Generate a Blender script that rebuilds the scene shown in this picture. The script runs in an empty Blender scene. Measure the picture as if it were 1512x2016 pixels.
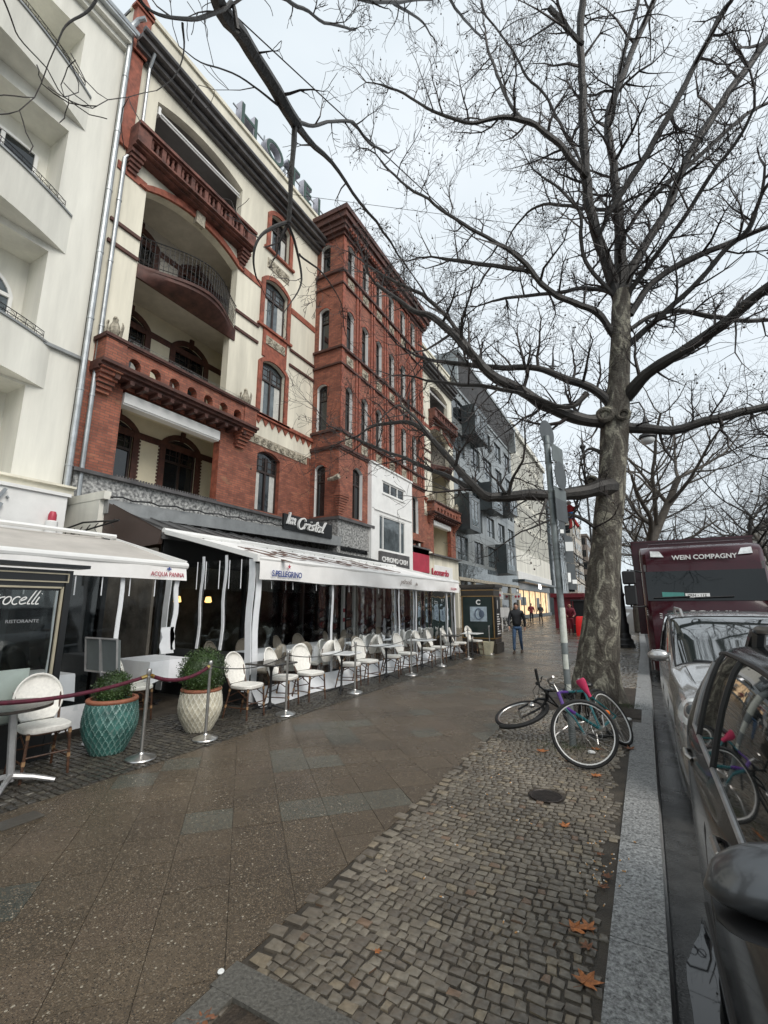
import bpy, math, random
from mathutils import Vector, Matrix, noise
R = math.radians
PI = math.pi
sc = bpy.context.scene
COL = sc.collection
# ------------------------------------------------------------ camera, sky, sun, exposure
cam = bpy.data.objects.new('camera', bpy.data.cameras.new('camera'))
COL.objects.link(cam); sc.camera = cam
cam.location = (0, 0, 1.7)
cam.rotation_euler = (R(90) + math.atan(182 / 893.), 0, math.atan(499 / 911.4))
cam.data.lens = 893 / 2016 * 36
cam.data.sensor_width = 36
cam.data.clip_start = 0.05; cam.data.clip_end = 3000
sc.view_settings.view_transform = 'Standard'
sc.view_settings.look = 'None'
sc.view_settings.exposure = 0.78
sc.view_settings.gamma = 1
SUN_EL, SUN_AZ = R(40), R(112)          # azimuth measured from +Y towards +X
w = bpy.data.worlds.new('World'); sc.world = w; w.use_nodes = True
nt = w.node_tree; nt.nodes.clear()
out = nt.nodes.new('ShaderNodeOutputWorld'); bg = nt.nodes.new('ShaderNodeBackground')
sky = nt.nodes.new('ShaderNodeTexSky'); sky.sky_type = 'NISHITA'; sky.sun_disc = False
sky.sun_elevation = SUN_EL; sky.sun_rotation = SUN_AZ
tc = nt.nodes.new('ShaderNodeTexCoord')
nz = nt.nodes.new('ShaderNodeTexNoise'); nz.inputs['Scale'].default_value = 2.2; nz.inputs['Detail'].default_value = 4
mp = nt.nodes.new('ShaderNodeMapping'); mp.inputs['Scale'].default_value = (1, 1, 2.5)
nt.links.new(tc.outputs['Generated'], mp.inputs[0]); nt.links.new(mp.outputs[0], nz.inputs['Vector'])
cr = nt.nodes.new('ShaderNodeValToRGB')
cr.color_ramp.elements[0].position = 0.25; cr.color_ramp.elements[0].color = (4.6, 5.15, 5.5, 1)
cr.color_ramp.elements[1].position = 0.8; cr.color_ramp.elements[1].color = (5.9, 6.25, 6.5, 1)
nt.links.new(nz.outputs[0], cr.inputs[0])
mx = nt.nodes.new('ShaderNodeMix'); mx.data_type = 'RGBA'; mx.inputs[0].default_value = 0.93
nt.links.new(sky.outputs[0], mx.inputs[6]); nt.links.new(cr.outputs[0], mx.inputs[7])
bg.inputs['Strength'].default_value = 0.1
nt.links.new(mx.outputs[2], bg.inputs[0]); nt.links.new(bg.outputs[0], out.inputs[0])
sd = bpy.data.lights.new('sun', 'SUN'); sd.energy = 1.5; sd.angle = R(40); sd.color = (1, 0.94, 0.87)
so = bpy.data.objects.new('sun', sd); COL.objects.link(so)
dv = Vector((math.sin(SUN_AZ) * math.cos(SUN_EL), math.cos(SUN_AZ) * math.cos(SUN_EL), math.sin(SUN_EL)))
so.rotation_euler = dv.to_track_quat('Z', 'Y').to_euler(); so.location = (20, -10, 40)

# ------------------------------------------------------------ helpers
def tag(o, label=None, cat=None, group=None, kind=None):
    if label: o['label'] = label
    if cat: o['category'] = cat
    if group: o['group'] = group
    if kind: o['kind'] = kind
    return o
def thing(name, label, cat, loc=(0, 0, 0), group=None, rz=0):
    o = bpy.data.objects.new(name, None); COL.objects.link(o)
    o.location = loc; o.rotation_euler = (0, 0, rz); o.empty_display_size = .2
    return tag(o, label, cat, group)
def wl(o):
    v = Vector((0, 0, 0))
    while o is not None: v += o.location; o = o.parent
    return v
def dup(o, parent=None):
    c = o.copy(); COL.objects.link(c)
    if parent: c.parent = parent
    for ch in list(o.children): dup(ch, c)
    return c
def basis(a, b):
    d = (b - a); L = d.length
    if L < 1e-9: return Vector((1, 0, 0)), Vector((0, 1, 0)), Vector((0, 0, 1)), 0
    d /= L
    u = d.cross(Vector((0, 0, 1)) if abs(d.z) < .95 else Vector((1, 0, 0))).normalized()
    return u, d.cross(u).normalized(), d, L
class MB:
    def __init__(s): s.v = []; s.f = []; s.m = []
    def add(s, vs, fs, m=0):
        n = len(s.v); s.v.extend([tuple(p) for p in vs])
        for f in fs: s.f.append([i + n for i in f]); s.m.append(m)
        return s
    def box(s, x0, x1, y0, y1, z0, z1, m=0):
        return s.hexa([(x0, y0, z0), (x1, y0, z0), (x1, y1, z0), (x0, y1, z0), (x0, y0, z1), (x1, y0, z1), (x1, y1, z1), (x0, y1, z1)], m)
    def hexa(s, p, m=0):
        return s.add(p, [(0, 3, 2, 1), (4, 5, 6, 7), (0, 1, 5, 4), (1, 2, 6, 5), (2, 3, 7, 6), (3, 0, 4, 7)], m)
    def bev(s, x0, x1, y0, y1, z0, z1, b, m=0):     # box with chamfered vertical and top edges
        a = [(x0 + b, y0), (x1 - b, y0), (x1, y0 + b), (x1, y1 - b), (x1 - b, y1), (x0 + b, y1), (x0, y1 - b), (x0, y0 + b)]
        cx, cy = (x0 + x1) / 2, (y0 + y1) / 2
        def sh(k): return [(cx + (x - cx) * (1 - 2 * k / max(x1 - x0, 1e-6)), cy + (y - cy) * (1 - 2 * k / max(y1 - y0, 1e-6))) for x, y in a]
        L = [(sh(b), z0), (a, z0 + b), (a, z1 - b), (sh(b), z1)]
        return s.rings([[(x, y, z) for x, y in r] for r, z in L], True, m)
    def rings(s, rs, cap=True, m=0, closed=True):
        n = len(rs[0]); vs = [p for r in rs for p in r]; fs = []
        for k in range(len(rs) - 1):
            for i in range(n if closed else n - 1):
                j = (i + 1) % n; fs.append((k * n + i, k * n + j, (k + 1) * n + j, (k + 1) * n + i))
        if cap: fs.append(tuple(range(n))[::-1]); fs.append(tuple((len(rs) - 1) * n + i for i in range(n)))
        return s.add(vs, fs, m)
    def tube(s, pts, rad, n=8, cap=True, m=0, close=False):
        pts = [Vector(p) for p in pts]; N = len(pts)
        if not hasattr(rad, '__len__'): rad = [rad] * N
        rs = []; u = None
        for i in range(N):
            a = pts[(i - 1) % N] if (close or i > 0) else pts[i]; b = pts[(i + 1) % N] if (close or i < N - 1) else pts[i]
            d = (b - a)
            if d.length < 1e-9: d = Vector((0, 0, 1))
            d.normalize()
            if u is None: u = d.cross(Vector((0, 0, 1)) if abs(d.z) < .9 else Vector((1, 0, 0)))
            u = u - d * u.dot(d)
            if u.length < 1e-6: u = d.orthogonal()
            u.normalize(); w_ = d.cross(u)
            rs.append([pts[i] + (u * math.cos(2 * PI * k / n) + w_ * math.sin(2 * PI * k / n)) * rad[i] for k in range(n)])
        if close: rs.append(rs[0]); cap = False
        return s.rings(rs, cap, m)
    def lathe(s, prof, c=(0, 0, 0), n=24, m=0, cap=True):
        rs = [[(c[0] + r * math.cos(2 * PI * k / n), c[1] + r * math.sin(2 * PI * k / n), c[2] + z) for k in range(n)] for r, z in prof]
        return s.rings(rs, cap, m)
    def bar(s, a, b, w_, h, m=0):       # square bar between two points
        a, b = Vector(a), Vector(b); u, v, d, L = basis(a, b)
        q = [(-1, -1), (1, -1), (1, 1), (-1, 1)]
        return s.rings([[p + u * x * w_ / 2 + v * y * h / 2 for x, y in q] for p in (a, b)], True, m)
    def ball(s, c, r, n=10, k=6, m=0):
        if not hasattr(r, '__len__'): r = (r, r, r)
        rs = []
        for i in range(k + 1):
            t = PI * i / k; q = max(math.sin(t), .02)
            rs.append([(c[0] + r[0] * q * math.cos(2 * PI * j / n), c[1] + r[1] * q * math.sin(2 * PI * j / n), c[2] - r[2] * math.cos(t)) for j in range(n)])
        return s.rings(rs, True, m)
    def xf(s, M, i0=0):
        for i in range(i0, len(s.v)): s.v[i] = tuple(M @ Vector(s.v[i]))
        return s
    def build(s, name, mats, parent=None, smooth=30, world=True):
        me = bpy.data.meshes.new(name)
        vs = s.v
        if parent is not None and world:
            o_ = wl(parent); vs = [(x - o_.x, y - o_.y, z - o_.z) for x, y, z in vs]
        me.from_pydata(vs, [], s.f)
        if not isinstance(mats, (list, tuple)): mats = [mats]
        for q in mats: me.materials.append(q)
        if len(mats) > 1: me.polygons.foreach_set('material_index', s.m)
        if smooth:
            me.polygons.foreach_set('use_smooth', [True] * len(s.f))
            me.set_sharp_from_angle(angle=R(smooth))
        me.update()
        o = bpy.data.objects.new(name, me); COL.objects.link(o)
        if parent is not None: o.parent = parent
        return o
def own(o, label, cat, group=None, kind=None):     # single-mesh thing: move its origin to its base
    xs = [v.co for v in o.data.vertices]
    c = Vector((sum(p.x for p in xs) / len(xs), sum(p.y for p in xs) / len(xs), min(p.z for p in xs)))
    o.data.transform(Matrix.Translation(-c)); o.location = c
    return tag(o, label, cat, group, kind)

# ------------------------------------------------------------ materials
MATS = {}
def nn(t, typ, **kw):
    n = t.nodes.new(typ)
    for k, v in kw.items(): n.inputs[k].default_value = v
    return n
def mat(name, col, rough=.6, metal=0, var=.12, vs=3., bump=0, bs=40., spec=.5, emit=None, es=0, alpha=1, trans=0, coat=0, streak=0, col2=None, isl=0, rvar=0):
    m = bpy.data.materials.new(name); m.use_nodes = True; t = m.node_tree; p = t.nodes['Principled BSDF']; L = t.links.new
    p.inputs['Roughness'].default_value = rough; p.inputs['Metallic'].default_value = metal
    p.inputs['Specular IOR Level'].default_value = spec; p.inputs['Coat Weight'].default_value = coat; p.inputs['Coat Roughness'].default_value = .04
    p.inputs['Alpha'].default_value = alpha; p.inputs['Transmission Weight'].default_value = trans
    tc = t.nodes.new('ShaderNodeTexCoord'); geo = t.nodes.new('ShaderNodeNewGeometry')
    n1 = nn(t, 'ShaderNodeTexNoise', Scale=vs, Detail=6., Roughness=.65); L(geo.outputs['Position'] if streak == 2 else tc.outputs['Object'], n1.inputs['Vector'])
    if streak:
        mp = t.nodes.new('ShaderNodeMapping'); mp.inputs['Scale'].default_value = (1, 1, .12)
        L(tc.outputs['Object'], mp.inputs[0]); L(mp.outputs[0], n1.inputs['Vector'])
    rm = t.nodes.new('ShaderNodeMapRange'); rm.inputs[1].default_value = .3; rm.inputs[2].default_value = .7
    L(n1.outputs[0], rm.inputs[0])
    c = [x for x in col]; c2 = col2 or [x * (1 - var * 2) for x in col]; c1 = c if col2 else [min(x * (1 + var), 1) for x in col]
    mx = t.nodes.new('ShaderNodeMix'); mx.data_type = 'RGBA'; L(rm.outputs[0], mx.inputs[0])
    mx.inputs[6].default_value = (*c2, 1); mx.inputs[7].default_value = (*c1, 1); last = mx.outputs[2]
    if isl:
        hs = t.nodes.new('ShaderNodeHueSaturation'); mr = t.nodes.new('ShaderNodeMapRange')
        mr.inputs[3].default_value = 1 - isl; mr.inputs[4].default_value = 1 + isl
        L(geo.outputs['Random Per Island'], mr.inputs[0]); L(mr.outputs[0], hs.inputs['Value']); L(last, hs.inputs['Color']); last = hs.outputs[0]
    L(last, p.inputs['Base Color'])
    if rvar:
        r2 = t.nodes.new('ShaderNodeMapRange'); r2.inputs[1].default_value = .35; r2.inputs[2].default_value = .65
        r2.inputs[3].default_value = rough - rvar; r2.inputs[4].default_value = rough + rvar
        n3 = nn(t, 'ShaderNodeTexNoise', Scale=vs * .37, Detail=4.); L(tc.outputs['Object'], n3.inputs['Vector'])
        L(n3.outputs[0], r2.inputs[0]); L(r2.outputs[0], p.inputs['Roughness'])
    if bump:
        n2 = nn(t, 'ShaderNodeTexNoise', Scale=bs, Detail=5.); L(tc.outputs['Object'], n2.inputs['Vector'])
        b = nn(t, 'ShaderNodeBump', Strength=bump, Distance=.02); L(n2.outputs[0], b.inputs['Height']); L(b.outputs[0], p.inputs['Normal'])
    if emit: p.inputs['Emission Color'].default_value = (*emit, 1); p.inputs['Emission Strength'].default_value = es
    MATS[name] = m; return m
def brick(name, c1, c2, mortar, dirt=.25):
    m = mat(name, c1, .75, var=.2, vs=1.2); t = m.node_tree; p = t.nodes['Principled BSDF']; L = t.links.new
    geo = t.nodes.new('ShaderNodeNewGeometry'); sx = t.nodes.new('ShaderNodeSeparateXYZ'); L(geo.outputs['Position'], sx.inputs[0])
    ad = t.nodes.new('ShaderNodeMath'); ad.operation = 'ADD'; L(sx.outputs[0], ad.inputs[0]); L(sx.outputs[1], ad.inputs[1])
    cb = t.nodes.new('ShaderNodeCombineXYZ'); L(ad.outputs[0], cb.inputs[0]); L(sx.outputs[2], cb.inputs[1])
    bt = t.nodes.new('ShaderNodeTexBrick'); L(cb.outputs[0], bt.inputs['Vector'])
    for k, v in (('Scale', 1.), ('Brick Width', .25), ('Row Height', .078), ('Mortar Size', .007), ('Mortar Smooth', .2), ('Bias', -.1)): bt.inputs[k].default_value = v
    bt.inputs['Color1'].default_value = (*c1, 1); bt.inputs['Color2'].default_value = (*c2, 1); bt.inputs['Mortar'].default_value = (*mortar, 1)
    n1 = nn(t, 'ShaderNodeTexNoise', Scale=1.7, Detail=7., Roughness=.7); L(cb.outputs[0], n1.inputs['Vector'])
    rm = t.nodes.new('ShaderNodeMapRange'); rm.inputs[1].default_value = .35; rm.inputs[2].default_value = .7; rm.inputs[3].default_value = 1 - dirt; rm.inputs[4].default_value = 1.15
    L(n1.outputs[0], rm.inputs[0])
    hs = t.nodes.new('ShaderNodeHueSaturation'); L(rm.outputs[0], hs.inputs['Value']); L(bt.outputs[0], hs.inputs['Color'])
    # patches of paler replaced brick
    n3 = nn(t, 'ShaderNodeTexNoise', Scale=.9, Detail=3.); mp = t.nodes.new('ShaderNodeMapping'); mp.inputs['Scale'].default_value = (1, 3.5, 1); L(cb.outputs[0], mp.inputs[0]); L(mp.outputs[0], n3.inputs['Vector'])
    r3 = t.nodes.new('ShaderNodeMapRange'); r3.inputs[1].default_value = .62; r3.inputs[2].default_value = .7; r3.inputs[4].default_value = .5; L(n3.outputs[0], r3.inputs[0])
    mx = t.nodes.new('ShaderNodeMix'); mx.data_type = 'RGBA'; L(r3.outputs[0], mx.inputs[0]); L(hs.outputs[0], mx.inputs[6]); mx.inputs[7].default_value = (.34, .19, .11, 1)
    L(mx.outputs[2], p.inputs['Base Color'])
    b = nn(t, 'ShaderNodeBump', Strength=.6, Distance=.006); L(bt.outputs['Fac'], b.inputs['Height']); b.invert = True; L(b.outputs[0], p.inputs['Normal'])
    return m
M = {}
M['brick'] = brick('red_brick', (.37, .122, .072), (.225, .07, .045), (.12, .085, .065), .42)
M['brickdark'] = mat('brown_terracotta', (.085, .032, .023), .65, var=.3, vs=4, bump=.25, bs=30)
M['brickplain'] = mat('red_terracotta', (.29, .085, .05), .7, var=.3, vs=5, bump=.2, bs=35)
M['cream'] = mat('cream_plaster', (.71, .675, .56), .85, var=.15, vs=1.1, bump=.12, bs=60, streak=1)
M['creamin'] = mat('loggia_plaster', (.72, .67, .52), .85, var=.06, vs=1.5, bump=.1, bs=50)
M['white'] = mat('white_plaster', (.74, .73, .66), .85, var=.13, vs=.9, bump=.1, bs=60, streak=1)
M['trimwhite'] = mat('white_paint', (.78, .78, .76), .5, var=.05, vs=2)
M['sand'] = mat('weathered_sandstone', (.42, .38, .30), .85, var=.35, vs=9, bump=.7, bs=14)
M['roofdark'] = mat('dark_cornice', (.095, .09, .09), .45, var=.25, vs=3, bump=.15)
M['zinc'] = mat('zinc_sheet', (.30, .31, .31), .42, metal=.35, var=.12, vs=2.5, rvar=.1)
M['zincroof'] = mat('zinc_roof', (.13, .13, .13), .4, metal=.3, var=.25, vs=2)
M['pipe'] = mat('zinc_pipe', (.42, .44, .45), .35, metal=.7, var=.15, vs=3)
M['wood'] = mat('dark_window_wood', (.035, .022, .018), .45, var=.2, vs=6)
M['iron'] = mat('black_iron', (.015, .015, .016), .5, var=.1, vs=6)
M['brownpanel'] = mat('brown_panel', (.075, .05, .042), .5, var=.08, vs=1.5)
M['greypanel'] = mat('grey_metal_panel', (.25, .27, .27), .35, metal=.25, var=.18, vs=.6, rvar=.08)
M['darkpanel'] = mat('dark_metal_panel', (.055, .066, .07), .3, metal=.3, var=.15, vs=.8)
M['stoneclad'] = None
def stoneclad():
    m = mat('grey_granite_cladding', (.27, .27, .26), .35, var=.1, vs=2); t = m.node_tree; p = t.nodes['Principled BSDF']; L = t.links.new
    tc = t.nodes.new('ShaderNodeTexCoord'); v = nn(t, 'ShaderNodeTexVoronoi', Scale=24.); n = nn(t, 'ShaderNodeTexNoise', Scale=12., Detail=8.)
    L(tc.outputs['Object'], v.inputs['Vector']); L(tc.outputs['Object'], n.inputs['Vector'])
    mx = t.nodes.new('ShaderNodeMix'); mx.data_type = 'RGBA'; mx.blend_type = 'MULTIPLY'; mx.inputs[0].default_value = .8
    r = t.nodes.new('ShaderNodeValToRGB'); r.color_ramp.elements[0].color = (.10, .10, .10, 1); r.color_ramp.elements[1].color = (.5, .5, .48, 1); r.color_ramp.elements[0].position = .35; r.color_ramp.elements[1].position = .65
    L(n.outputs[0], r.inputs[0]); bw = t.nodes.new('ShaderNodeRGBToBW'); L(v.outputs['Color'], bw.inputs[0])
    r2 = t.nodes.new('ShaderNodeMapRange'); r2.inputs[3].default_value = .45; r2.inputs[4].default_value = 1.3; L(bw.outputs[0], r2.inputs[0])
    L(r.outputs[0], mx.inputs[6]); L(r2.outputs[0], mx.inputs[7]); L(mx.outputs[2], p.inputs['Base Color'])
    return m
M['stoneclad'] = stoneclad()
def glassmat(name, col=(.012, .016, .018), rough=.04, amt=.02, sc_=1.2):
    m = mat(name, col, rough, var=.3, vs=2, spec=.8); t = m.node_tree; p = t.nodes['Principled BSDF']; L = t.links.new
    tc = t.nodes.new('ShaderNodeTexCoord'); n = nn(t, 'ShaderNodeTexNoise', Scale=sc_, Detail=1.); L(tc.outputs['Object'], n.inputs['Vector'])
    b = nn(t, 'ShaderNodeBump', Strength=.5, Distance=amt); L(n.outputs[0], b.inputs['Height']); L(b.outputs[0], p.inputs['Normal'])
    return m
M['glass'] = glassmat('window_glass')
M['glassbright'] = glassmat('reflecting_window_glass', (.10, .12, .13), .03)
M['curtain'] = mat('curtain', (.5, .5, .47), .9, var=.1, vs=8)
def film(name, tint, a, rough, ior=1.35):
    m = bpy.data.materials.new(name); m.use_nodes = True; t = m.node_tree; t.nodes.clear(); L = t.links.new
    o = t.nodes.new('ShaderNodeOutputMaterial'); tr = t.nodes.new('ShaderNodeBsdfTransparent'); tr.inputs[0].default_value = (*tint, 1)
    gl = t.nodes.new('ShaderNodeBsdfGlossy'); gl.inputs['Roughness'].default_value = rough; gl.inputs[0].default_value = (.9, .93, .95, 1)
    mx = t.nodes.new('ShaderNodeMixShader'); fr = t.nodes.new('ShaderNodeFresnel'); fr.inputs[0].default_value = ior
    tc = t.nodes.new('ShaderNodeTexCoord'); n = nn(t, 'ShaderNodeTexNoise', Scale=1.3, Detail=1.5); mp = t.nodes.new('ShaderNodeMapping'); mp.inputs['Scale'].default_value = (1, 1, 2.5); mp.inputs['Rotation'].default_value = (.5, 0, 0)
    L(tc.outputs['Object'], mp.inputs[0]); L(mp.outputs[0], n.inputs['Vector'])
    b = nn(t, 'ShaderNodeBump', Strength=.45, Distance=a); L(n.outputs[0], b.inputs['Height']); L(b.outputs[0], gl.inputs['Normal']); L(b.outputs[0], fr.inputs['Normal'])
    L(fr.outputs[0], mx.inputs[0]); L(tr.outputs[0], mx.inputs[1]); L(gl.outputs[0], mx.inputs[2]); L(mx.outputs[0], o.inputs[0]); return m
M['film'] = film('clear_plastic_sheet', (.9, .92, .92), .07, .07, 1.2)
M['pane'] = film('clear_glass', (.9, .93, .92), .003, .02)
M['fabric'] = mat('white_awning_fabric', (.86, .85, .83), .75, var=.06, vs=1.5, bump=.1, bs=8)
M['fabricgrey'] = mat('beige_awning_fabric', (.50, .47, .43), .8, var=.1, vs=1.5)
M['pvc'] = mat('white_pvc', (.76, .78, .80), .45, var=.08, vs=3, bump=.25, bs=5)
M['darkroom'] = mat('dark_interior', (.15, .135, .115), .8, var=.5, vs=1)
M['red'] = mat('red_sign_paint', (.42, .03, .06), .4); M['black'] = mat('black_paint', (.012, .013, .014), .35); M['blue'] = mat('blue_print', (.03, .06, .25), .5)
M['brownink'] = mat('brown_print', (.16, .10, .08), .7); M['warm'] = mat('lit_lamp_shade', (1, .7, .3), .5, emit=(1, .55, .18), es=2.2)
M['green'] = mat('dark_green_letters', (.02, .06, .045), .4)
# ------------------------------------------------------------ text and lettering
def text(s, size, M4, mtl, parent=None, name='lettering', ext=.004, shear=0, bold=0, sx=1, align='LEFT'):
    c = bpy.data.curves.new(name, 'FONT'); c.body = s; c.size = size; c.extrude = ext; c.shear = shear; c.offset = bold; c.align_x = align; c.resolution_u = 4
    o = bpy.data.objects.new(name, c); COL.objects.link(o)
    dg = bpy.context.evaluated_depsgraph_get(); me = bpy.data.meshes.new_from_object(o.evaluated_get(dg))
    bpy.data.objects.remove(o)
    me.transform(M4 @ Matrix.Diagonal((sx, 1, 1, 1)))
    if parent is not None: me.transform(Matrix.Translation(-wl(parent)))
    me.materials.clear(); me.materials.append(mtl)
    o = bpy.data.objects.new(name, me); COL.objects.link(o)
    if parent is not None: o.parent = parent
    return o
def frm(o, x, y):          # text frame: origin, reading direction, up direction
    x = Vector(x).normalized(); y = Vector(y); y = (y - x * y.dot(x)).normalized(); z = x.cross(y)
    m = Matrix((x, y, z)).transposed().to_4x4(); m.translation = Vector(o); return m
EAST = lambda p: frm(p, (0, 1, 0), (0, 0, 1))          # faces the road (+X)
SOUTH = lambda p: frm(p, (1, 0, 0), (0, 0, 1))         # faces the camera end of the street (-Y)
def arc(cx, cy, rx, ry, a0, a1, n=8): return [(cx + rx * math.cos(R(a0 + (a1 - a0) * i / n)), cy + ry * math.sin(R(a0 + (a1 - a0) * i / n))) for i in range(n + 1)]
GL = {'p': (.75, [[(.1, 1), (-.1, -.9)], [(.02, .6), (.2, .9), (.45, .95), (.6, .7), (.45, .2), (.2, .05), (0, .2)]]),
 'e': (.68, [[(.05, .45), (.4, .6), (.55, .85), (.35, 1), (.1, .75), (.05, .3), (.25, 0), (.68, .2)]]),
 't': (.5, [[(.35, 1.7), (.15, .4), (.2, .02), (.5, .1)], [(-.05, 1.1), (.6, 1.2)]]),
 'r': (.6, [[(.12, 1), (.02, 0)], [(.05, .4), (.25, .9), (.6, .95)]]),
 'o': (.72, [arc(.32, .5, .3, .5, 80, 440, 12)]), 'c': (.62, [arc(.36, .5, .32, .5, 50, 310, 10)]),
 'l': (.38, [[(.4, 1.95), (.15, .5), (.12, .05), (.4, .1)]]), 'i': (.36, [[(.18, 1), (.08, .2), (.18, 0), (.4, .12)], [(.27, 1.4), (.3, 1.45)]]),
 'I': (.5, [[(.05, 1.6), (.25, 1.75), (.15, 0)]]), 'm': (1.05, [[(.1, 1), (0, 0)], [(.02, .5), (.3, 1), (.42, .9), (.38, 0)], [(.4, .5), (.68, 1), (.8, .9), (.75, .1), (.95, .1)]]),
 'C': (.95, [arc(.5, .8, .5, .95, 30, 330, 12)]), 's': (.6, [[(.55, .9), (.3, 1), (.12, .75), (.5, .35), (.35, 0), (.0, .1)]]),
 'a': (.75, [arc(.3, .5, .3, .5, 30, 390, 10), [(.6, 1), (.55, .2), (.75, .05)]]), '.': (.35, [[(.1, 0), (.15, .05)]]), 'd': (.75, [arc(.3, .5, .3, .5, 30, 390, 10), [(.72, 1.9), (.58, .1), (.75, .05)]]), ' ': (.5, [])}
def script(s, h, M4, mtl, parent, wdt=.1, name='lettering', slant=.25, depth=.3, sx=1.):
    b = MB(); x = 0
    for ch in s:
        adv, st = GL[ch]
        for pl in st:
            for _ in range(2):
                q = [pl[0]]
                for a, c in zip(pl, pl[1:]): q += [(a[0] * .75 + c[0] * .25, a[1] * .75 + c[1] * .25), (a[0] * .25 + c[0] * .75, a[1] * .25 + c[1] * .75)]
                pl = q + [pl[-1]]
            P = [Vector(((x + a + slant * c) * h * sx, c * h, 0)) for a, c in pl]
            for z in (0,):
                n = len(b.v); L, Rr = [], []
                for i, p in enumerate(P):
                    d = (P[min(i + 1, len(P) - 1)] - P[max(i - 1, 0)])
                    if d.length < 1e-9: d = Vector((1, 0, 0))
                    d.normalize(); q = Vector((-d.y, d.x, 0)) * wdt * h
                    L.append((p + q)); Rr.append((p - q))
                rs = [[a, c, c + Vector((0, 0, depth * h)), a + Vector((0, 0, depth * h))] for a, c in zip(L, Rr)]
                b.rings(rs, True)
        x += adv
    b.xf(M4)
    return b.build(name, mtl, parent, smooth=0)
# ------------------------------------------------------------ walls with openings
def FX(X): return lambda s, z, d: (X + d, s, z)
def FY(Y): return lambda s, z, d: (s, Y - d, z)
def fbox(b, fr, s0, s1, z0, z1, d0, d1, m=0):
    return b.hexa([fr(s0, z0, d0), fr(s1, z0, d0), fr(s1, z0, d1), fr(s0, z0, d1), fr(s0, z1, d0), fr(s1, z1, d0), fr(s1, z1, d1), fr(s0, z1, d1)], m)
def arch(a, c, zs, r, n=10):     # points of a segmental arch from (a,zs) to (c,zs) with rise r
    if r <= 0: return [(a, zs), (c, zs)]
    hw = (c - a) / 2; rad = (hw * hw + r * r) / (2 * r); cz = zs + r - rad; t = math.asin(min(1, hw / rad))
    return [((a + c) / 2 + rad * math.sin(-t + 2 * t * i / n), cz + rad * math.cos(-t + 2 * t * i / n)) for i in range(n + 1)]
def wall(b, fr, s0, s1, z0, z1, holes, m=0, mr=0, depth=.25):
    ss = sorted({s0, s1} | {h[0] for h in holes} | {h[1] for h in holes}); zz = sorted({z0, z1} | {h[2] for h in holes} | {h[3] for h in holes})
    ss = [q for q in ss if s0 <= q <= s1]; zz = [q for q in zz if z0 <= q <= z1]
    for a, c in zip(ss, ss[1:]):
        for e, g in zip(zz, zz[1:]):
            ms, mz = (a + c) / 2, (e + g) / 2
            if any(h[0] < ms < h[1] and h[2] < mz < h[3] for h in holes): continue
            b.add([fr(a, e, 0), fr(c, e, 0), fr(c, g, 0), fr(a, g, 0)], [(0, 1, 2, 3)], m)
    for h in holes:
        a, c, e, g = h[:4]; r = h[4] if len(h) > 4 else 0; zs = g - r
        A = arch(a, c, zs, r)
        b.add([fr(a, e, 0), fr(a, zs, 0), fr(a, zs, -depth), fr(a, e, -depth)], [(0, 1, 2, 3)], mr)
        b.add([fr(c, e, 0), fr(c, zs, 0), fr(c, zs, -depth), fr(c, e, -depth)], [(3, 2, 1, 0)], mr)
        b.add([fr(a, e, 0), fr(c, e, 0), fr(c, e, -depth), fr(a, e, -depth)], [(0, 1, 2, 3)], mr)
        for p, q in zip(A, A[1:]):
            b.add([fr(p[0], p[1], 0), fr(q[0], q[1], 0), fr(q[0], q[1], -depth), fr(p[0], p[1], -depth)], [(0, 1, 2, 3)], mr)
            if r > 0: b.add([fr(p[0], p[1], 0), fr(q[0], q[1], 0), fr(q[0], g, 0), fr(p[0], g, 0)], [(0, 1, 2, 3)], m)
def archband(b, fr, a, c, zs, r, wd, d0, d1, m=0):   # thick band following an arch
    A = arch(a, c, zs, r); O = arch(a - wd, c + wd, zs, r + wd)
    rs = [[fr(*p, d0), fr(*p, d1), fr(*q, d1), fr(*q, d0)] for p, q in zip(A, O)]
    b.rings(rs, True, m)
def surround(b, fr, a, c, e, g, r, wd=.2, pr=.05, m=0, teeth=False):
    fbox(b, fr, a - wd, a, e, g - r, -.02, pr, m); fbox(b, fr, c, c + wd, e, g - r, -.02, pr, m)
    archband(b, fr, a, c, g - r + .002, r, wd, -.02, pr, m)
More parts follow.
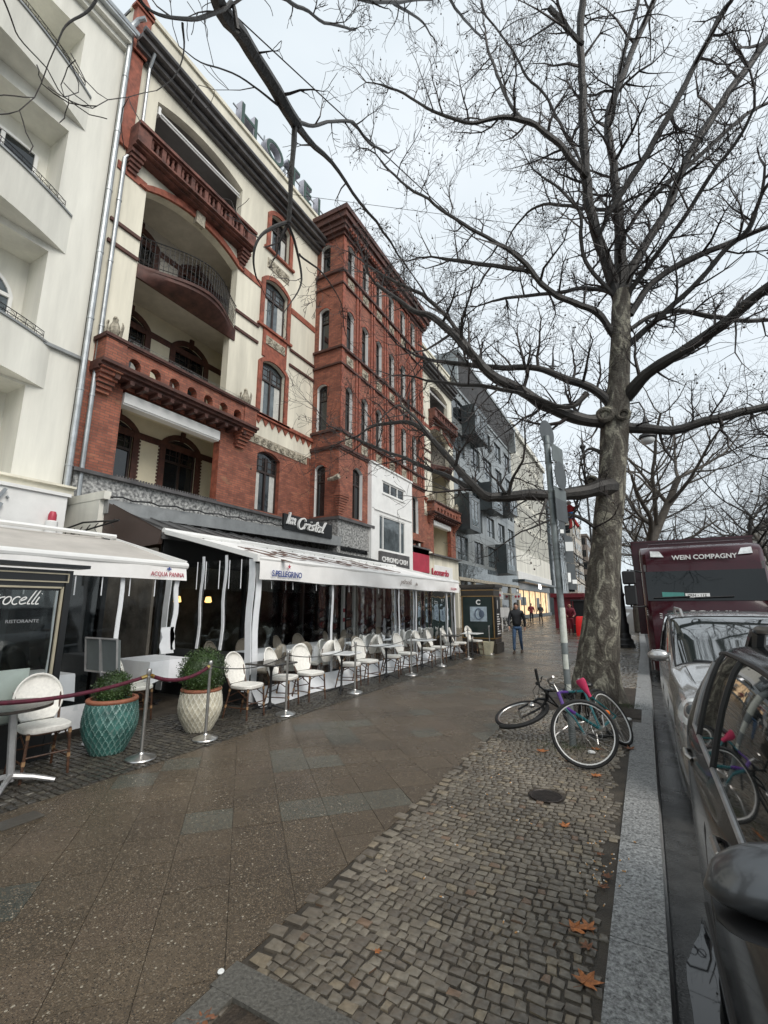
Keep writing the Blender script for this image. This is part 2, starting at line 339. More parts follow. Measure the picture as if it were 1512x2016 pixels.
def window(parent, fr, a, c, e, g, r=0, inset=.2, tr=.66, mull=1, grid=True, fm=None, gm=None, fw=.07, nm='window', curt=0):
    fm = fm or M['wood']; gm = gm or M['glass']; d0, d1 = -inset - .03, -inset + .04; zs = g - r
    b = MB()
    fbox(b, fr, a, a + fw, e, zs, d0, d1); fbox(b, fr, c - fw, c, e, zs, d0, d1); fbox(b, fr, a + fw, c - fw, e, e + fw, d0, d1)
    if r > 0:
        A = arch(a, c, zs, r); O = arch(a + fw, c - fw, zs, max(r - fw, .01))
        b.rings([[fr(*p, d0), fr(*p, d1), fr(*q, d1), fr(*q, d0)] for p, q in zip(A, O)], True)
    else: fbox(b, fr, a + fw, c - fw, g - fw, g, d0, d1)
    zt = e + (g - e) * tr; w_ = c - a
    if tr: fbox(b, fr, a + fw, c - fw, zt, zt + fw * 1.1, d0 + .01, d1 + .015)
    for k in range(mull):
        s = a + w_ * (k + 1) / (mull + 1); fbox(b, fr, s - fw * .55, s + fw * .55, e + fw, zs if r else g - fw, d0 + .012, d1 + .01)
    if grid and tr:
        n = 4 if mull else 2
        for k in range(1, n + 1):
            s = a + w_ * k / (n + 1); fbox(b, fr, s - .012, s + .012, zt + fw, zs, -inset - .01, -inset + .02)
        for k in (1, 2):
            z = zt + (g - zt) * k / 3.2; fbox(b, fr, a + fw, c - fw, z - .012, z + .012, -inset - .012, -inset + .018)
    o = b.build(nm, fm, parent, smooth=0)
    A = arch(a, c, zs, r); pts = [fr(a, e, -inset)] + [fr(c, e, -inset)] + [fr(*p, -inset) for p in A[::-1]]
    MB().add(pts, [tuple(range(len(pts)))]).build('glass', gm, o, smooth=0)
    if curt:
        q = MB(); zc = zt if tr else g; ww = w_ * .28
        for s in ((a + fw, a + ww), (c - ww, c - fw)):
            n = 8; P = [(s[0] + (s[1] - s[0]) * i / n, .012 * (i % 2)) for i in range(n + 1)]
            for p, t_ in zip(P, P[1:]): q.add([fr(p[0], e + fw, -inset + .004 + p[1]), fr(t_[0], e + fw, -inset + .004 + t_[1]), fr(t_[0], zc, -inset + .004 + t_[1]), fr(p[0], zc, -inset + .004 + p[1])], [(0, 1, 2, 3)])
        q.build('curtain', M['curtain'], o, smooth=0)
    return o
def relief(b, fr, s0, s1, z0, z1, seed=1, m=0):    # scrolled stone ornament panel
    fbox(b, fr, s0, s1, z0, z1, 0, .03, m); rn = random.Random(seed); n = max(1, int((s1 - s0) / (z1 - z0) + .5)); hw = (s1 - s0) / n
    for k in range(n):
        cs = s0 + hw * (k + .5); cz = (z0 + z1) / 2; rr = min(hw, z1 - z0) * .4; P = []
        for i in range(22):
            t = i / 21 * 3.6 * PI; q = rr * (1 - i / 24); P.append(fr(cs + q * math.cos(t + k * PI), cz + q * math.sin(t + k * PI), .045))
        b.tube(P, rr * .16, 5, m=m)
        for j in range(4): b.ball(fr(cs + rn.uniform(-.45, .45) * hw, cz + rn.uniform(-.4, .4) * (z1 - z0), .04), rr * rn.uniform(.12, .25), 6, 4, m)

# ============================================================ red brick and cream hotel
hotel = thing('hotel_building', 'red brick and cream hotel with loggias, brick bay tower and rooftop letters', 'building', (-13, 15, 0))
F0 = FX(-12.0)
WIN = [(12.0, 13.25, 5.12, 7.5, .22), (11.95, 13.3, 8.92, 11.25, .24), (11.87, 13.25, 12.62, 14.85, .24), (12.0, 13.2, 16.2, 18.05, .24)]
MIR = 39.35                                            # the right-hand bay mirrors the left one
LOG = [(6.78, 10.22, 5.05, 7.6, 0), (6.74, 10.3, 8.0, 11.6, 0), (6.74, 10.44, 11.62, 14.62, .5), (6.76, 10.4, 15.2, 17.95, .36)]
def bay(mir):
    f = (lambda y: MIR - y) if mir else (lambda y: y)
    def S(a, c): a, c = f(a), f(c); return min(a, c), max(a, c)
    F = F0; ya, yb = S(5.78, 15.2)
    b = MB(); H = []
    for a, c, e, g, r in LOG: H.append((*S(a, c), e, g, r))
    for a, c, e, g, r in WIN: H.append((*S(a, c), e, g, r))
    lowH = [h for h in H if h[2] < 7.9 and h[3] < 7.9]; upH = [h for h in H if h[3] > 8]
    wall(b, F, ya, yb, 4.0, 7.98, lowH, 0, 2, .3); wall(b, F, ya, yb, 7.98, 18.5, upH, 1, 1, .3)
    b.build('wall', [M['brick'], M['cream'], M['brickplain']], hotel, smooth=0)
    # rooms of the loggias
    for i, (a, c, e, g, r) in enumerate(LOG):
        q = MB(); a, c = (6.5, 11.6); A, C = S(a, c); lo, hi = e - .02, g + .15
        bw = [] if i == 3 else [(*S(7.15, 8.3), e + .0 if i == 0 else e + .85 * (i < 2), 7.42 if i == 0 else (11.1 if i == 1 else 14.3), .25), (*S(9.45, 10.72), e + .05 if i == 0 else e + .85 * (i < 2), 7.42 if i == 0 else (11.1 if i == 1 else 14.3), .25)]
        wall(q, FX(-13.8), A, C, lo, hi, bw, 0, 0, .12)
        for s in (A, C): q.add([(-13.8, s, lo), (-12.3, s, lo), (-12.3, s, hi), (-13.8, s, hi)], [(0, 1, 2, 3)])
        for z in (lo, hi): q.add([(-13.8, A, z), (-12.28, A, z), (-12.28, C, z), (-13.8, C, z)], [(0, 1, 2, 3)])
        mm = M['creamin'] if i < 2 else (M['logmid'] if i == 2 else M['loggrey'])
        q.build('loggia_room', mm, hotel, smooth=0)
        q = MB()
        for h in bw:
            surround(q, FX(-13.8), *h[:5], wd=.2, pr=.05); fbox(q, FX(-13.8), (h[0] + h[1]) / 2 - .08, (h[0] + h[1]) / 2 + .08, h[3] - .02, h[3] + .34, -.01, .08)
            if i == 0:
                for k in range(18):
                    z = h[2] + .05 + k * .12
                    if z < h[3] - .35: fbox(q, FX(-13.8), h[0] - .25, h[0] - .2, z, z + .06, -.01, .045); fbox(q, FX(-13.8), h[1] + .2, h[1] + .25, z, z + .06, -.01, .045)
        if bw:
            fbox(q, FX(-13.8), A, C, bw[0][3] - .42, bw[0][3] - .2, -.01, .035)
            q.build('window_surround', M['brickdark'], hotel, smooth=0)
            for h in bw: window(hotel, FX(-13.8), *h[:5], inset=.08, tr=.62, mull=1, curt=(i == 1))
    # plain windows of the side bay, brick surrounds
    q = MB()
    for i, (a, c, e, g, r) in enumerate(WIN):
        A, C = S(a, c); window(hotel, F, A, C, e, g, r, inset=.2, tr=.64, curt=1, gm=M['glassbright'] if i in (1, 2) else M['glass'])
        if i: surround(q, F, A, C, e - .1, g, r, wd=.2, pr=.06); fbox(q, F, A - .3, C + .3, e - .14, e - .04, .0, .12)
    A, C = S(11.9, 13.3); fbox(q, F, A, C, 11.3, 12.5, -.01, .05)
    q.build('brick_trim', M['brickplain'], hotel, smooth=0); q = MB()
    for (s0, s1) in ((5.82, 6.72), (10.46, 15.18)):     # string courses
        a, c = S(s0, s1)
        for z0, z1, d in ((11.62, 11.72, .07), (12.32, 12.42, .07), (14.1, 14.36, .04)):
            if s0 > 6:
                m0, m1 = S(11.65, 13.5)
                for u, v in (((a, m0), (m1, c)) if not mir else ((a, m0), (m1, c))):
                    if abs(u - v) > .05: q = MB(); fbox(q, F, min(u, v), max(u, v), z0, z1, -.01, d); q.build('string_course', M['brickdark'] if z0 < 14 else M['brickplain'], hotel, smooth=0)
            else: q = MB(); fbox(q, F, a, c, z0, z1, -.01, d); q.build('string_course', M['brickdark'] if z0 < 14 else M['brickplain'], hotel, smooth=0)
    a, c = S(11.35, 15.18); q = MB()
    fbox(q, F, a, c, 8.72, 8.86, -.01, .12)
    for k in range(10):
        s = a + (c - a) * (k + .5) / 10; q.add([F(s - .17, 8.72, .05), F(s + .17, 8.72, .05), F(s, 8.45, .05), F(s - .17, 8.72, -.01), F(s + .17, 8.72, -.01), F(s, 8.45, -.01)], [(0, 1, 2), (0, 3, 5, 2), (1, 4, 5, 2)])
    q.build('zigzag_band', M['brickplain'], hotel, smooth=0)
    q = MB(); a, c = S(6.74, 10.44); archband(q, F, a, c, 14.12, .5, .26, -.01, .09)
    q.build('brick_arch', M['brickplain'], hotel, smooth=0)
    for u, v, z0, z1, d, sd_ in ((11.35, 14.9, 7.62, 7.96, -12, 3), (12.05, 13.15, 11.86, 12.22, -11.95, 4), (11.95, 13.25, 15.3, 15.75, -12, 5)):
        q = MB(); relief(q, FX(d), *S(u, v), z0, z1, sd_); q.build('stone_relief', M['sand'], hotel)
    q = MB(); a, c = S(8.42, 8.76); fbox(q, F, a, c, 14.4, 14.86, -.01, .16); q.build('keystone', M['sand'], hotel, smooth=0)
    # balcony parapet with seven arched openings
    q = MB(); FP = FX(-11.5); a, c = S(6.45, 10.75)
    hs = [(y - .17, y + .17, 8.02, 8.32, .15) for y in [a + .28 + k * (c - a - .56) / 6 for k in range(7)]]
    wall(q, FP, a, c, 7.95, 8.56, hs, 0, 0, .25)
    q.add([FP(a, 7.95, -.25), FP(c, 7.95, -.25), FP(c, 7.95, 0), FP(a, 7.95, 0)], [(0, 1, 2, 3)])
    for s0, s1 in ((5.9, 6.45), (10.75, 11.32)):
        u, v = S(s0, s1); fbox(q, F, u, v, 7.95, 8.6, -.01, .54)
        for k in range(6): fbox(q, F, u + .02 * k, v - .02 * k, 7.74 - .11 * k, 7.84 - .11 * k, -.01, .5 - .075 * k)
        for k in range(5): fbox(q, F, u + .05, v - .05, 7.73 - .11 * k, 7.76 - .11 * k, -.01, .3 - .05 * k)
    q.build('parapet', M['brick'], hotel, smooth=0)
    q = MB(); u, v = S(5.84, 11.4)
    for z0, z1, d in ((8.6, 8.68, .6), (8.56, 8.6, .56), (7.86, 7.95, .62), (7.78, 7.86, .52), (7.7, 7.78, .4)): fbox(q, F, u, v, z0, z1, -.02, d)
    for k in range(12): s = u + .5 + (v - u - 1) * k / 11; fbox(q, F, s - .06, s + .06, 7.58, 7.7, 0, .45)
    q.build('parapet_ledge', M['brickdark'], hotel, smooth=0)
    q = MB(); a, c = S(6.5, 10.7)
    for k in range(44):
        s = a + (c - a) * k / 43
        for t in (-.5, 0, .5): q.tube([F(s, 8.68, .5), F(s + .03 * t, 8.8, .5 + .1 * t)], .004, 3)
    q.tube([F(a, 8.7, .5), F(c, 8.7, .5)], .01, 4); q.tube([F(a, 8.82, .5), F(c, 8.82, .5)], .006, 4)
    q.build('bird_spikes', M['pipe'], hotel)
    # awning cassette of the first loggia, ledge below it
    q = MB(); a, c = S(6.82, 10.18); fbox(q, F, a, c, 7.2, 7.5, -.35, .04); fbox(q, F, a, c, 7.16, 7.2, -.3, .0)
    q.build('awning_box', M['trimwhite'], hotel, smooth=0)
    # curved balcony
    q = MB(); a, c = S(6.74, 10.5); n = 24; prof = ((11.12, .05), (11.2, .45), (11.28, .75), (11.36, .95), (11.46, .97), (11.47, 1.04), (11.56, 1.06), (11.57, 1.0))
    def bl(t): return .78 * math.sin(PI * t) ** 1.3
    rs = [[F(a + (c - a) * i / n, z, bl(i / n) * k + .05) for z, k in prof] + [F(a + (c - a) * i / n, 11.57, -.02), F(a + (c - a) * i / n, 11.12, -.02)] for i in range(n + 1)]
    q.rings(rs, True); q.build('balcony_slab', M['brickdark'], hotel)
    q = MB()
    def rp(t, z): return F(a + .03 + (c - a - .06) * t, z, bl(t) + .03)
    for z, r_ in ((11.66, .012), (12.52, .02), (12.42, .008)): q.tube([rp(i / n, z) for i in range(n + 1)], r_, 5)
    for k in range(33): q.tube([rp(k / 32, 11.6), rp(k / 32, 12.52)], .009, 4)
    for k in range(16):
        t0 = (k + .5) / 16
        for z0, rr in ((11.88, .1), (12.2, .1), (12.04, .06)):
            q.tube([rp(t0 + rr * math.cos(j * PI / 5) / (c - a), z0 + rr * math.sin(j * PI / 5)) for j in range(10)], .006, 3, close=True)
    q.build('balcony_railing', M['iron'], hotel)
    # top balcony with balusters
    q = MB(); u, v = S(6.0, 10.75)
    for z0, z1, d in ((14.84, 14.9, .3), (14.9, 14.97, .45), (14.97, 15.04, .56), (15.56, 15.66, .6), (15.5, 15.56, .52)): fbox(q, F, u, v, z0, z1, -.02, d)
    for s0, s1 in ((6.0, 6.42), (10.33, 10.75)):
        x0, x1 = S(s0, s1); fbox(q, F, x0, x1, 15.04, 15.5, .1, .54)
        for k in range(5): fbox(q, F, x0 + .02 * k, x1 - .02 * k, 14.72 - .12 * k, 14.83 - .12 * k, -.01, .34 - .06 * k)
    a, c = S(6.42, 10.33)
    for k in range(22):
        s = a + (c - a) * (k + .5) / 22
        if k % 3 == 2: fbox(q, F, s - .07, s + .07, 15.04, 15.5, .3, .5)
        else: q.lathe([(.05, 0), (.05, .06), (.03, .1), (.06, .22), (.03, .36), (.05, .4), (.05, .46)], F(s, 15.04, .42), 8)
    q.build('top_balustrade', M['balus'], hotel)
    q = MB(); a, c = S(6.8, 10.36); q.tube([F(a, 17.42, -.15), F(c, 17.42, -.15)], .045, 8); q.tube([F(a, 17.25, -.1), F(c, 17.25, -.1)], .025, 8); fbox(q, F, a + .02, a + .1, 17.2, 17.5, -.2, -.02)
    q.build('awning_rod', M['trimwhite'], hotel)
    # cornice, gutter and attic
    q = MB()
    for z0, z1, d in ((18.3, 18.42, .15), (18.42, 18.56, .3), (18.6, 18.78, .5)): fbox(q, F, ya, yb, z0, z1, -.1, d)
    q.tube([F(ya, 18.86, .55), F(yb, 18.86, .55)], .09, 8)
    q.build('cornice', M['roofdark'], hotel, smooth=0)
    q = MB(); fbox(q, F, ya, yb, 18.8, 20.25, -.3, .02); fbox(q, F, ya - .05, yb, 20.25, 20.4, -.35, .1)
    q.build('attic', M['cream'], hotel, smooth=0)
    q = MB(); fbox(q, F, ya, yb, 20.38, 20.5, -6, -.1); q.build('roof', M['roofdark'], hotel, smooth=0)
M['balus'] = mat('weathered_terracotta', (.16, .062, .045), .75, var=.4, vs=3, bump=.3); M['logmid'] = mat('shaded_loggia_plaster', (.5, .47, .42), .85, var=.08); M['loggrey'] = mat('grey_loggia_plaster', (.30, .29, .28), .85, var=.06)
bay(False); bay(True)
q = MB(); q.box(-26, -14.1, 5.8, 33.6, 0, 20.4); q.box(-26, -13.82, 5.8, 5.9, 0, 20.4); q.box(-14.1, -12.02, 5.79, 6.3, 4, 20.3); q.build('rear_block', M['cream'], hotel, smooth=0)
# tower
q = MB(); T = FX(-10.5); TS = FY(15.2)
cols = [15.92, 17.27, 18.65, 20.05, 21.46, 22.84]
th = []; sh = [(-11.74, -11.2, 5.35, 7.62, .16), (-11.74, -11.2, 9.2, 11.38, .16), (-11.74, -11.2, 13.12, 15.22, .16), (-11.74, -11.22, 17.15, 18.62, .16)]
for z0, z1 in ((9.2, 11.3), (13.1, 15.1), (17.1, 18.62)):
    for y in cols: th.append((y - .3, y + .26, z0, z1, .16))
th += [(16.3, 17.12, 5.38, 7.72, .2), (22.5, 23.25, 5.6, 7.72, .2)]
wall(q, T, 15.2, 24.15, 5.2, 18.8, th, 0, 1, .28); wall(q, TS, -12, -10.5, 5.2, 18.8, sh, 0, 1, .28)
wall(q, FY(24.15), -12, -10.5, 5.2, 18.8, [], 0, 1)
q.build('tower_wall', [M['brick'], M['trimwhite']], hotel, smooth=0)
for h in th: window(hotel, T, *h, inset=.2, tr=.66, mull=0 if h[1] - h[0] < .7 else 1, fw=.055, grid=True)
for h in sh: window(hotel, TS, *h, inset=.2, tr=.66, mull=0, fw=.055)
q = MB()
for z0, z1, d in ((9.02, 9.12, .12), (8.3, 8.4, .1), (8.22, 8.3, .05), (12.94, 13.04, .12), (12.16, 12.24, .09), (16.86, 16.98, .12), (16.2, 16.28, .09), (18.78, 18.95, .12), (18.95, 19.15, .24), (19.15, 19.4, .3), (19.4, 19.7, .42), (19.7, 19.95, .5)):
    q.box(-12.02, -10.5 + d, 15.2 - d, 24.15 + d, z0, z1)
q.build('tower_ledges', M['brickdark'], hotel, smooth=0)
q = MB(); q.box(-14, -10.1, 14.85, 24.6, 19.95, 20.1); q.build('tower_roof', M['roofdark'], hotel, smooth=0)
q = MB()
pil = [15.2] + [(a + b_) / 2 for a, b_ in zip(cols, cols[1:])] + [23.55]
for y in pil[1:]:
    for z0, z1 in ((8.42, 12.14), (12.26, 16.18), (16.3, 18.76)):
        fbox(q, T, y - .2, y - .07, z0, z1, -.01, .06); fbox(q, T, y + .05, y + .18, z0, z1, -.01, .06)
for z0, z1 in ((8.42, 12.14), (12.26, 16.18), (16.3, 18.76)):
    fbox(q, T, 15.2, 15.4, z0, z1, -.01, .05); fbox(q, T, 23.9, 24.15, z0, z1, -.01, .05)
for k in range(40): fbox(q, T, 15.3 + k * .222, 15.4 + k * .222, 19.0, 19.14, .2, .34)
for h in th: 
    if h[2] > 8: archband(q, T, h[0], h[1], h[3] - h[4] + .005, h[4], .09, -.01, .04)
for h in sh: archband(q, TS, h[0], h[1], h[3] - h[4] + .005, h[4], .09, -.01, .04)
q.build('pilasters', M['brickplain'], hotel, smooth=0)
for y in cols:
    for z in (8.5, 12.35, 16.35): q = MB(); relief(q, T, y - .28, y + .24, z, z + .42, int(y * 7 + z)); q.build('tower_relief', M['sand'], hotel)
# broken bracket at the tower corner
q = MB()
for k in range(9): q.box(-10.52, -10.5 + .03 + .03 * k, 15.2 - .02 - .03 * k, 15.5 + .02 * k, 5.3 + .1 * k, 5.395 + .1 * k)
for k in range(6): q.box(-10.52, -10.26 - .03 * k, 15.0 + .03 * k, 15.62 - .03 * k, 6.2 + .09 * k, 6.285 + .09 * k)
q.build('corner_bracket', M['brick'], hotel, smooth=0)
q = MB(); q.tube([(-10.9, 15.05, 6.85), (-10.6, 15.0, 6.85), (-10.35, 15.0, 6.92)], [.08, .1, .12], 8); q.build('stone_stub', M['sand'], hotel)
# stone cladding and dark ledge above the ground floor
for a in ((-12.0, -11.9, 5.78, 15.1, 3.0, 4.93), (-12, -10.42, 15.1, 17.85, 3.0, 5.15), (-12, -11.9, 24.2, 28, 3.0, 5.2)): q = MB(); q.box(*a); q.build('stone_cladding', M['stoneclad'], hotel, smooth=0)
for a in ((-12.05, -11.75, 5.7, 15.0, 4.93, 5.02), (-12.05, -10.28, 15.0, 17.9, 5.12, 5.24), (-12.05, -11.75, 24.15, 28, 5.2, 5.3), (-12.05, -11.55, 28, 33.6, 4.95, 5.05)): q = MB(); q.box(*a); q.build('stone_ledge', M['roofdark'], hotel, smooth=0)
q = MB()
for k in range(40): q.box(-11.9, -11.86, 6.8 + k * .085, 6.84 + k * .085, 5.02, 5.1)
q.build('low_railing', M['roofdark'], hotel, smooth=0)
# ground floor: shops
q = MB()
q.box(-12.3, -12.02, 5.8, 33.6, 2.7, 3.9); q.box(-12.3, -11.9, 24.2, 28.6, 3.5, 5.2); q.box(-12.3, -11.85, 28.6, 33.6, 3.3, 4.95)
for y in (24.3, 28.4, 33.2): q.box(-12.3, -11.82, y, y + .35, 0, 3.6)
q.build('shop_fascia', M['trimwhite2'] if 'trimwhite2' in M else M['cream'], hotel, smooth=0)
q = MB(); q.box(-12.3, -12.1, 17.8, 33.5, .3, 3.3); q.build('shop_glass', M['glass'], hotel, smooth=0)
q = MB(); q.box(-12.3, -12.05, 18, 20.5, 0, 3.2); [q.box(-12.08, -12.03, 18, 20.5, .2 + k * .12, .27 + k * .12) for k in range(24)]; q.build('roller_shutter', M['zinc'], hotel, smooth=0)
q = MB(); q.box(-11.9, -11.84, 25.15, 27.9, 3.72, 4.88); q.build('red_sign_panel', M['red'], hotel, smooth=0)
q = MB(); q.box(-11.85, -11.82, 28.7, 32.2, 3.45, 4.35); q.build('shop_sign_panel', M['trimwhite'], hotel, smooth=0)
text('Leonardo', .62, EAST((-11.81, 28.25, 3.66)), M['red'], hotel, 'shop_lettering', .03, bold=.012, sx=1.28)
# pale infill with a high window and a large window, on the tower front
q = MB(); B = FX(-10.3)
wall(q, B, 17.65, 21.95, 6.1, 8.25, [(18.7, 21.05, 7.02, 7.58)], 0, 0, .12); wall(q, FX(-10.32), 17.65, 21.95, 2.9, 6.1, [(18.4, 21.15, 4.22, 5.88)], 0, 0, .12)
q.box(-10.52, -10.29, 17.6, 17.66, 3, 8.28); q.box(-10.52, -10.29, 21.94, 22.0, 3, 8.28); q.box(-10.52, -10.24, 17.58, 22.02, 8.25, 8.33); q.box(-10.33, -10.27, 17.9, 21.9, 6.05, 6.12)
q.build('white_infill', M['trimwhite'], hotel, smooth=0)
window(hotel, FX(-10.33), 18.7, 21.05, 7.02, 7.58, 0, .03, tr=0, mull=2, grid=False, fm=M['trimwhite'], fw=.05)
window(hotel, FX(-10.35), 18.4, 21.15, 4.22, 5.88, 0, .03, tr=0, mull=0, grid=False, fm=M['trimwhite'], gm=M['glassbright'], fw=.05)
q = MB(); fbox(q, FX(-10.36), 18.75, 18.81, 4.27, 5.83, -.02, .04); fbox(q, FX(-10.36), 20.6, 20.66, 4.27, 5.83, -.02, .04); fbox(q, FX(-10.3), 18.6, 21.15, 6.94, 7.0, 0, .04); fbox(q, FX(-10.3), 18.6, 21.15, 7.6, 7.66, 0, .04); q.build('window_bars', M['trimwhite'], hotel, smooth=0)
q = MB(); q.box(-10.34, -10.2, 18.3, 21.4, 3.45, 4.14); q.build('shop_sign_board', M['roofdark'], hotel, smooth=0)
text('CHRONO CASH', .34, EAST((-10.19, 18.42, 3.66)), M['trimwhite'], hotel, 'shop_lettering', .02, bold=.006, sx=1.1)
text('KURFÜRSTENDAMM 75', .26, EAST((-10.38, 15.3, 3.86)), M['black'], hotel, 'address_lettering', .03, bold=.004, sx=.78)
M['letterside'] = mat('grey_letter_side', (.42, .42, .47), .5)
# rooftop letters and their rack
q = MB()
for y in (10.4, 11.9, 13.3, 14.6, 15.8): q.bar((-12.6, y, 20.4), (-12.6, y, 22.2), .05, .05); q.bar((-12.6, y, 21.9), (-13.6, y, 20.45), .04, .04)
for z in (21.15, 21.9): q.bar((-12.6, 10.1, z), (-12.6, 16.4, z), .05, .05)
q.build('letter_rack', M['pipe'], hotel, smooth=0)
for ch, y in zip('HOTEL', (10.25, 11.75, 13.2, 14.3, 15.45)):
    text(ch, 1.5, EAST((-12.52, y, 21.1)), M['letterside'], hotel, 'rooftop_letter', .16, bold=.03)
    text(ch, 1.5, EAST((-12.34, y, 21.1)), M['green'], hotel, 'letter_front', .01, bold=.0)
# downpipes
q = MB()
for y, x, r_, zt in ((5.62, -11.82, .075, 19), (5.95, -11.9, .06, 14.5)):
    q.tube([(x, y, 3.9), (x, y, zt)], r_, 10)
    for z in range(5, int(zt), 2): q.tube([(x, y, z), (x, y, z + .05)], r_ + .012, 10)
q.tube([(-11.9, 5.95, 14.5), (-11.9, 6.0, 14.62), (-11.85, 6.2, 14.7), (-11.85, 6.28, 14.9), (-11.85, 6.28, 18.2), (-11.6, 6.25, 18.6)], .05, 8)
q.tube([(-11.82, 5.62, 19), (-11.7, 5.7, 19.25), (-11.5, 5.8, 19.3)], .07, 8)
q.build('downpipes', M['pipe'], hotel)
q = MB(); q.box(-12, -11.9, 5.72, 6.1, 14.9, 18.3); q.box(-12, -11.8, 5.68, 6.15, 18.3, 19.9); q.box(-12, -11.75, 5.6, 6.2, 19.9, 20.0); q.add([(-12, 5.6, 20), (-11.7, 5.6, 20), (-11.7, 6.2, 20), (-12, 6.2, 20), (-11.85, 5.9, 20.6)], [(0, 1, 4), (1, 2, 4), (2, 3, 4), (3, 0, 4)])
q.build('gable_pier', M['brickplain'], hotel, smooth=0)
# zinc canopy roof of the glazed restaurant front
q = MB()
def cz(y): return 4.06 + (y - 5.85) * .038
P = [(-10.4, 5.85), (-10.4, 15.3)]
q.hexa([(-10.6, 5.85, cz(5.85) - .32), (-10.4, 5.85, cz(5.85) - .32), (-10.4, 15.35, cz(15.35) - .38), (-10.6, 15.35, cz(15.35) - .38), (-10.6, 5.85, cz(5.85)), (-10.4, 5.85, cz(5.85)), (-10.4, 15.35, cz(15.35)), (-10.6, 15.35, cz(15.35))])
q.add([(-12, 5.85, cz(5.85) + .1), (-10.4, 5.85, cz(5.85)), (-10.4, 15.35, cz(15.35)), (-12, 15.35, cz(15.35) + .1)], [(0, 1, 2, 3)])
q.build('canopy_fascia', M['zinc'], hotel, smooth=0)
q = MB(); a = (-10.38, 5.9, 3.78); b_ = (-10.38, 17.6, 3.7); c = (-8.4, 17.6, 3.15); d = (-8.4, 5.9, 3.1)
q.add([a, b_, c, d, *[(p[0], p[1], p[2] - .08) for p in (a, b_, c, d)]], [(0, 1, 2, 3), (4, 7, 6, 5), (3, 2, 6, 7), (0, 3, 7, 4), (1, 5, 6, 2)])
for k in range(24):
    t = k / 23; p0 = Vector(a).lerp(Vector(b_), t); p1 = Vector(d).lerp(Vector(c), t); q.bar(p0 + Vector((0, 0, .02)), p1 + Vector((0, 0, .02)), .03, .05)
q.build('canopy_roof', M['zincroof'], hotel, smooth=0)
q = MB(); q.add([(-10.55, 5.88, 3.95), (-10.55, 5.88, 2.82), (-8.5, 5.88, 2.92), (-8.42, 5.88, 3.16), (-10.4, 5.88, 3.98), *[(x, 5.96, z) for x, z in ((-10.55, 3.95), (-10.55, 2.82), (-8.5, 2.92), (-8.42, 3.16), (-10.4, 3.98))]], [(4, 3, 2, 1, 0), (5, 6, 7, 8, 9), (1, 2, 7, 6), (2, 3, 8, 7)])
q.build('canopy_end_panel', M['brownpanel'], hotel, smooth=0)
q = MB(); q.box(-12, -10.56, 5.75, 5.9, 0, 4.2); q.box(-12, -10.4, 5.74, 5.9, 4.06, 4.25); q.build('side_wall', M['white'], hotel, smooth=0)
# string of small bulbs and cable along the fascia
q = MB(); pts = [(-10.36 + .02 * math.sin(i), 5.9 + i * .24, cz(5.9 + i * .24) + .06 + .03 * math.sin(i * 2.1)) for i in range(26)]
q.tube(pts, .02, 5); [q.ball(p, .035, 6, 4) for p in pts[::4]]; q.build('light_string', M['black'], hotel)
q = MB(); q.box(-10.42, -10.34, 11.75, 14.6, 4.24, 4.78); 
cs = q.build('script_sign', M['black'], hotel, smooth=0)
script('Im', .24, EAST((-10.33, 11.82, 4.42)), M['trimwhite'], cs, .09, depth=.35, sx=1.25); script('Cristal', .22, EAST((-10.33, 12.4, 4.36)), M['trimwhite'], cs, .1, depth=.4, sx=1.65)
# dark glazed restaurant front below the canopy
q = MB(); q.box(-8.55, -8.5, 6.0, 17.6, 2.5, 3.1); [q.box(-8.56, -8.48, y, y + .07, 0, 3) for y in (6, 8.3, 10.6, 12.9, 15.2, 17.5)]; q.box(-8.56, -8.46, 6, 17.6, 0, .35)
q.build('restaurant_frame', M['black'], hotel, smooth=0)
q = MB(); q.box(-8.53, -8.51, 6.0, 17.6, .35, 2.5); q.build('restaurant_glass', M['pane'], hotel, smooth=0)
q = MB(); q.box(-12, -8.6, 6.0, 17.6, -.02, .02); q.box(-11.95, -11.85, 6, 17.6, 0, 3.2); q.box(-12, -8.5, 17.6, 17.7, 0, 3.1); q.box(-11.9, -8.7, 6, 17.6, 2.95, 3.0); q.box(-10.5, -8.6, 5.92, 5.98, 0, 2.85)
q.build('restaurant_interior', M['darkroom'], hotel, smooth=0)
for i, (x, y, z) in enumerate(((-10.8, 8.2, 1.75), (-10.9, 9.3, 1.75), (-11, 12.5, 1.9))):
    q = MB(); q.lathe([(.05, 0), (.1, .02), (.07, .16), (.05, .17)], (x, y, z), 12); lamp = q.build('wall_lamp', M['warm'], hotel)

q = MB(); [q.box(-8.5, -8.42, y, y + .12, 0, 2.9) for y in (12.6, 13.25, 16.9)]; q.box(-8.5, -8.42, 12.6, 13.3, 2.3, 2.45); q.build('white_door_frame', M['trimwhite'], hotel, smooth=0)
q = MB(); q.box(-8.5, -8.46, 13.5, 16.8, .1, 2.8); [q.box(-8.46, -8.43, 13.5, 16.8, .15 + k * .1, .21 + k * .1) for k in range(26)]; q.build('roller_shutter', M['fabricgrey'], hotel, smooth=0)
for z in (1.45, 1.15): q = MB(); q.box(-8.42, -8.41, 12.61, 12.71, z, z + .12); q.build('red_notice', M['red'], hotel, smooth=0)
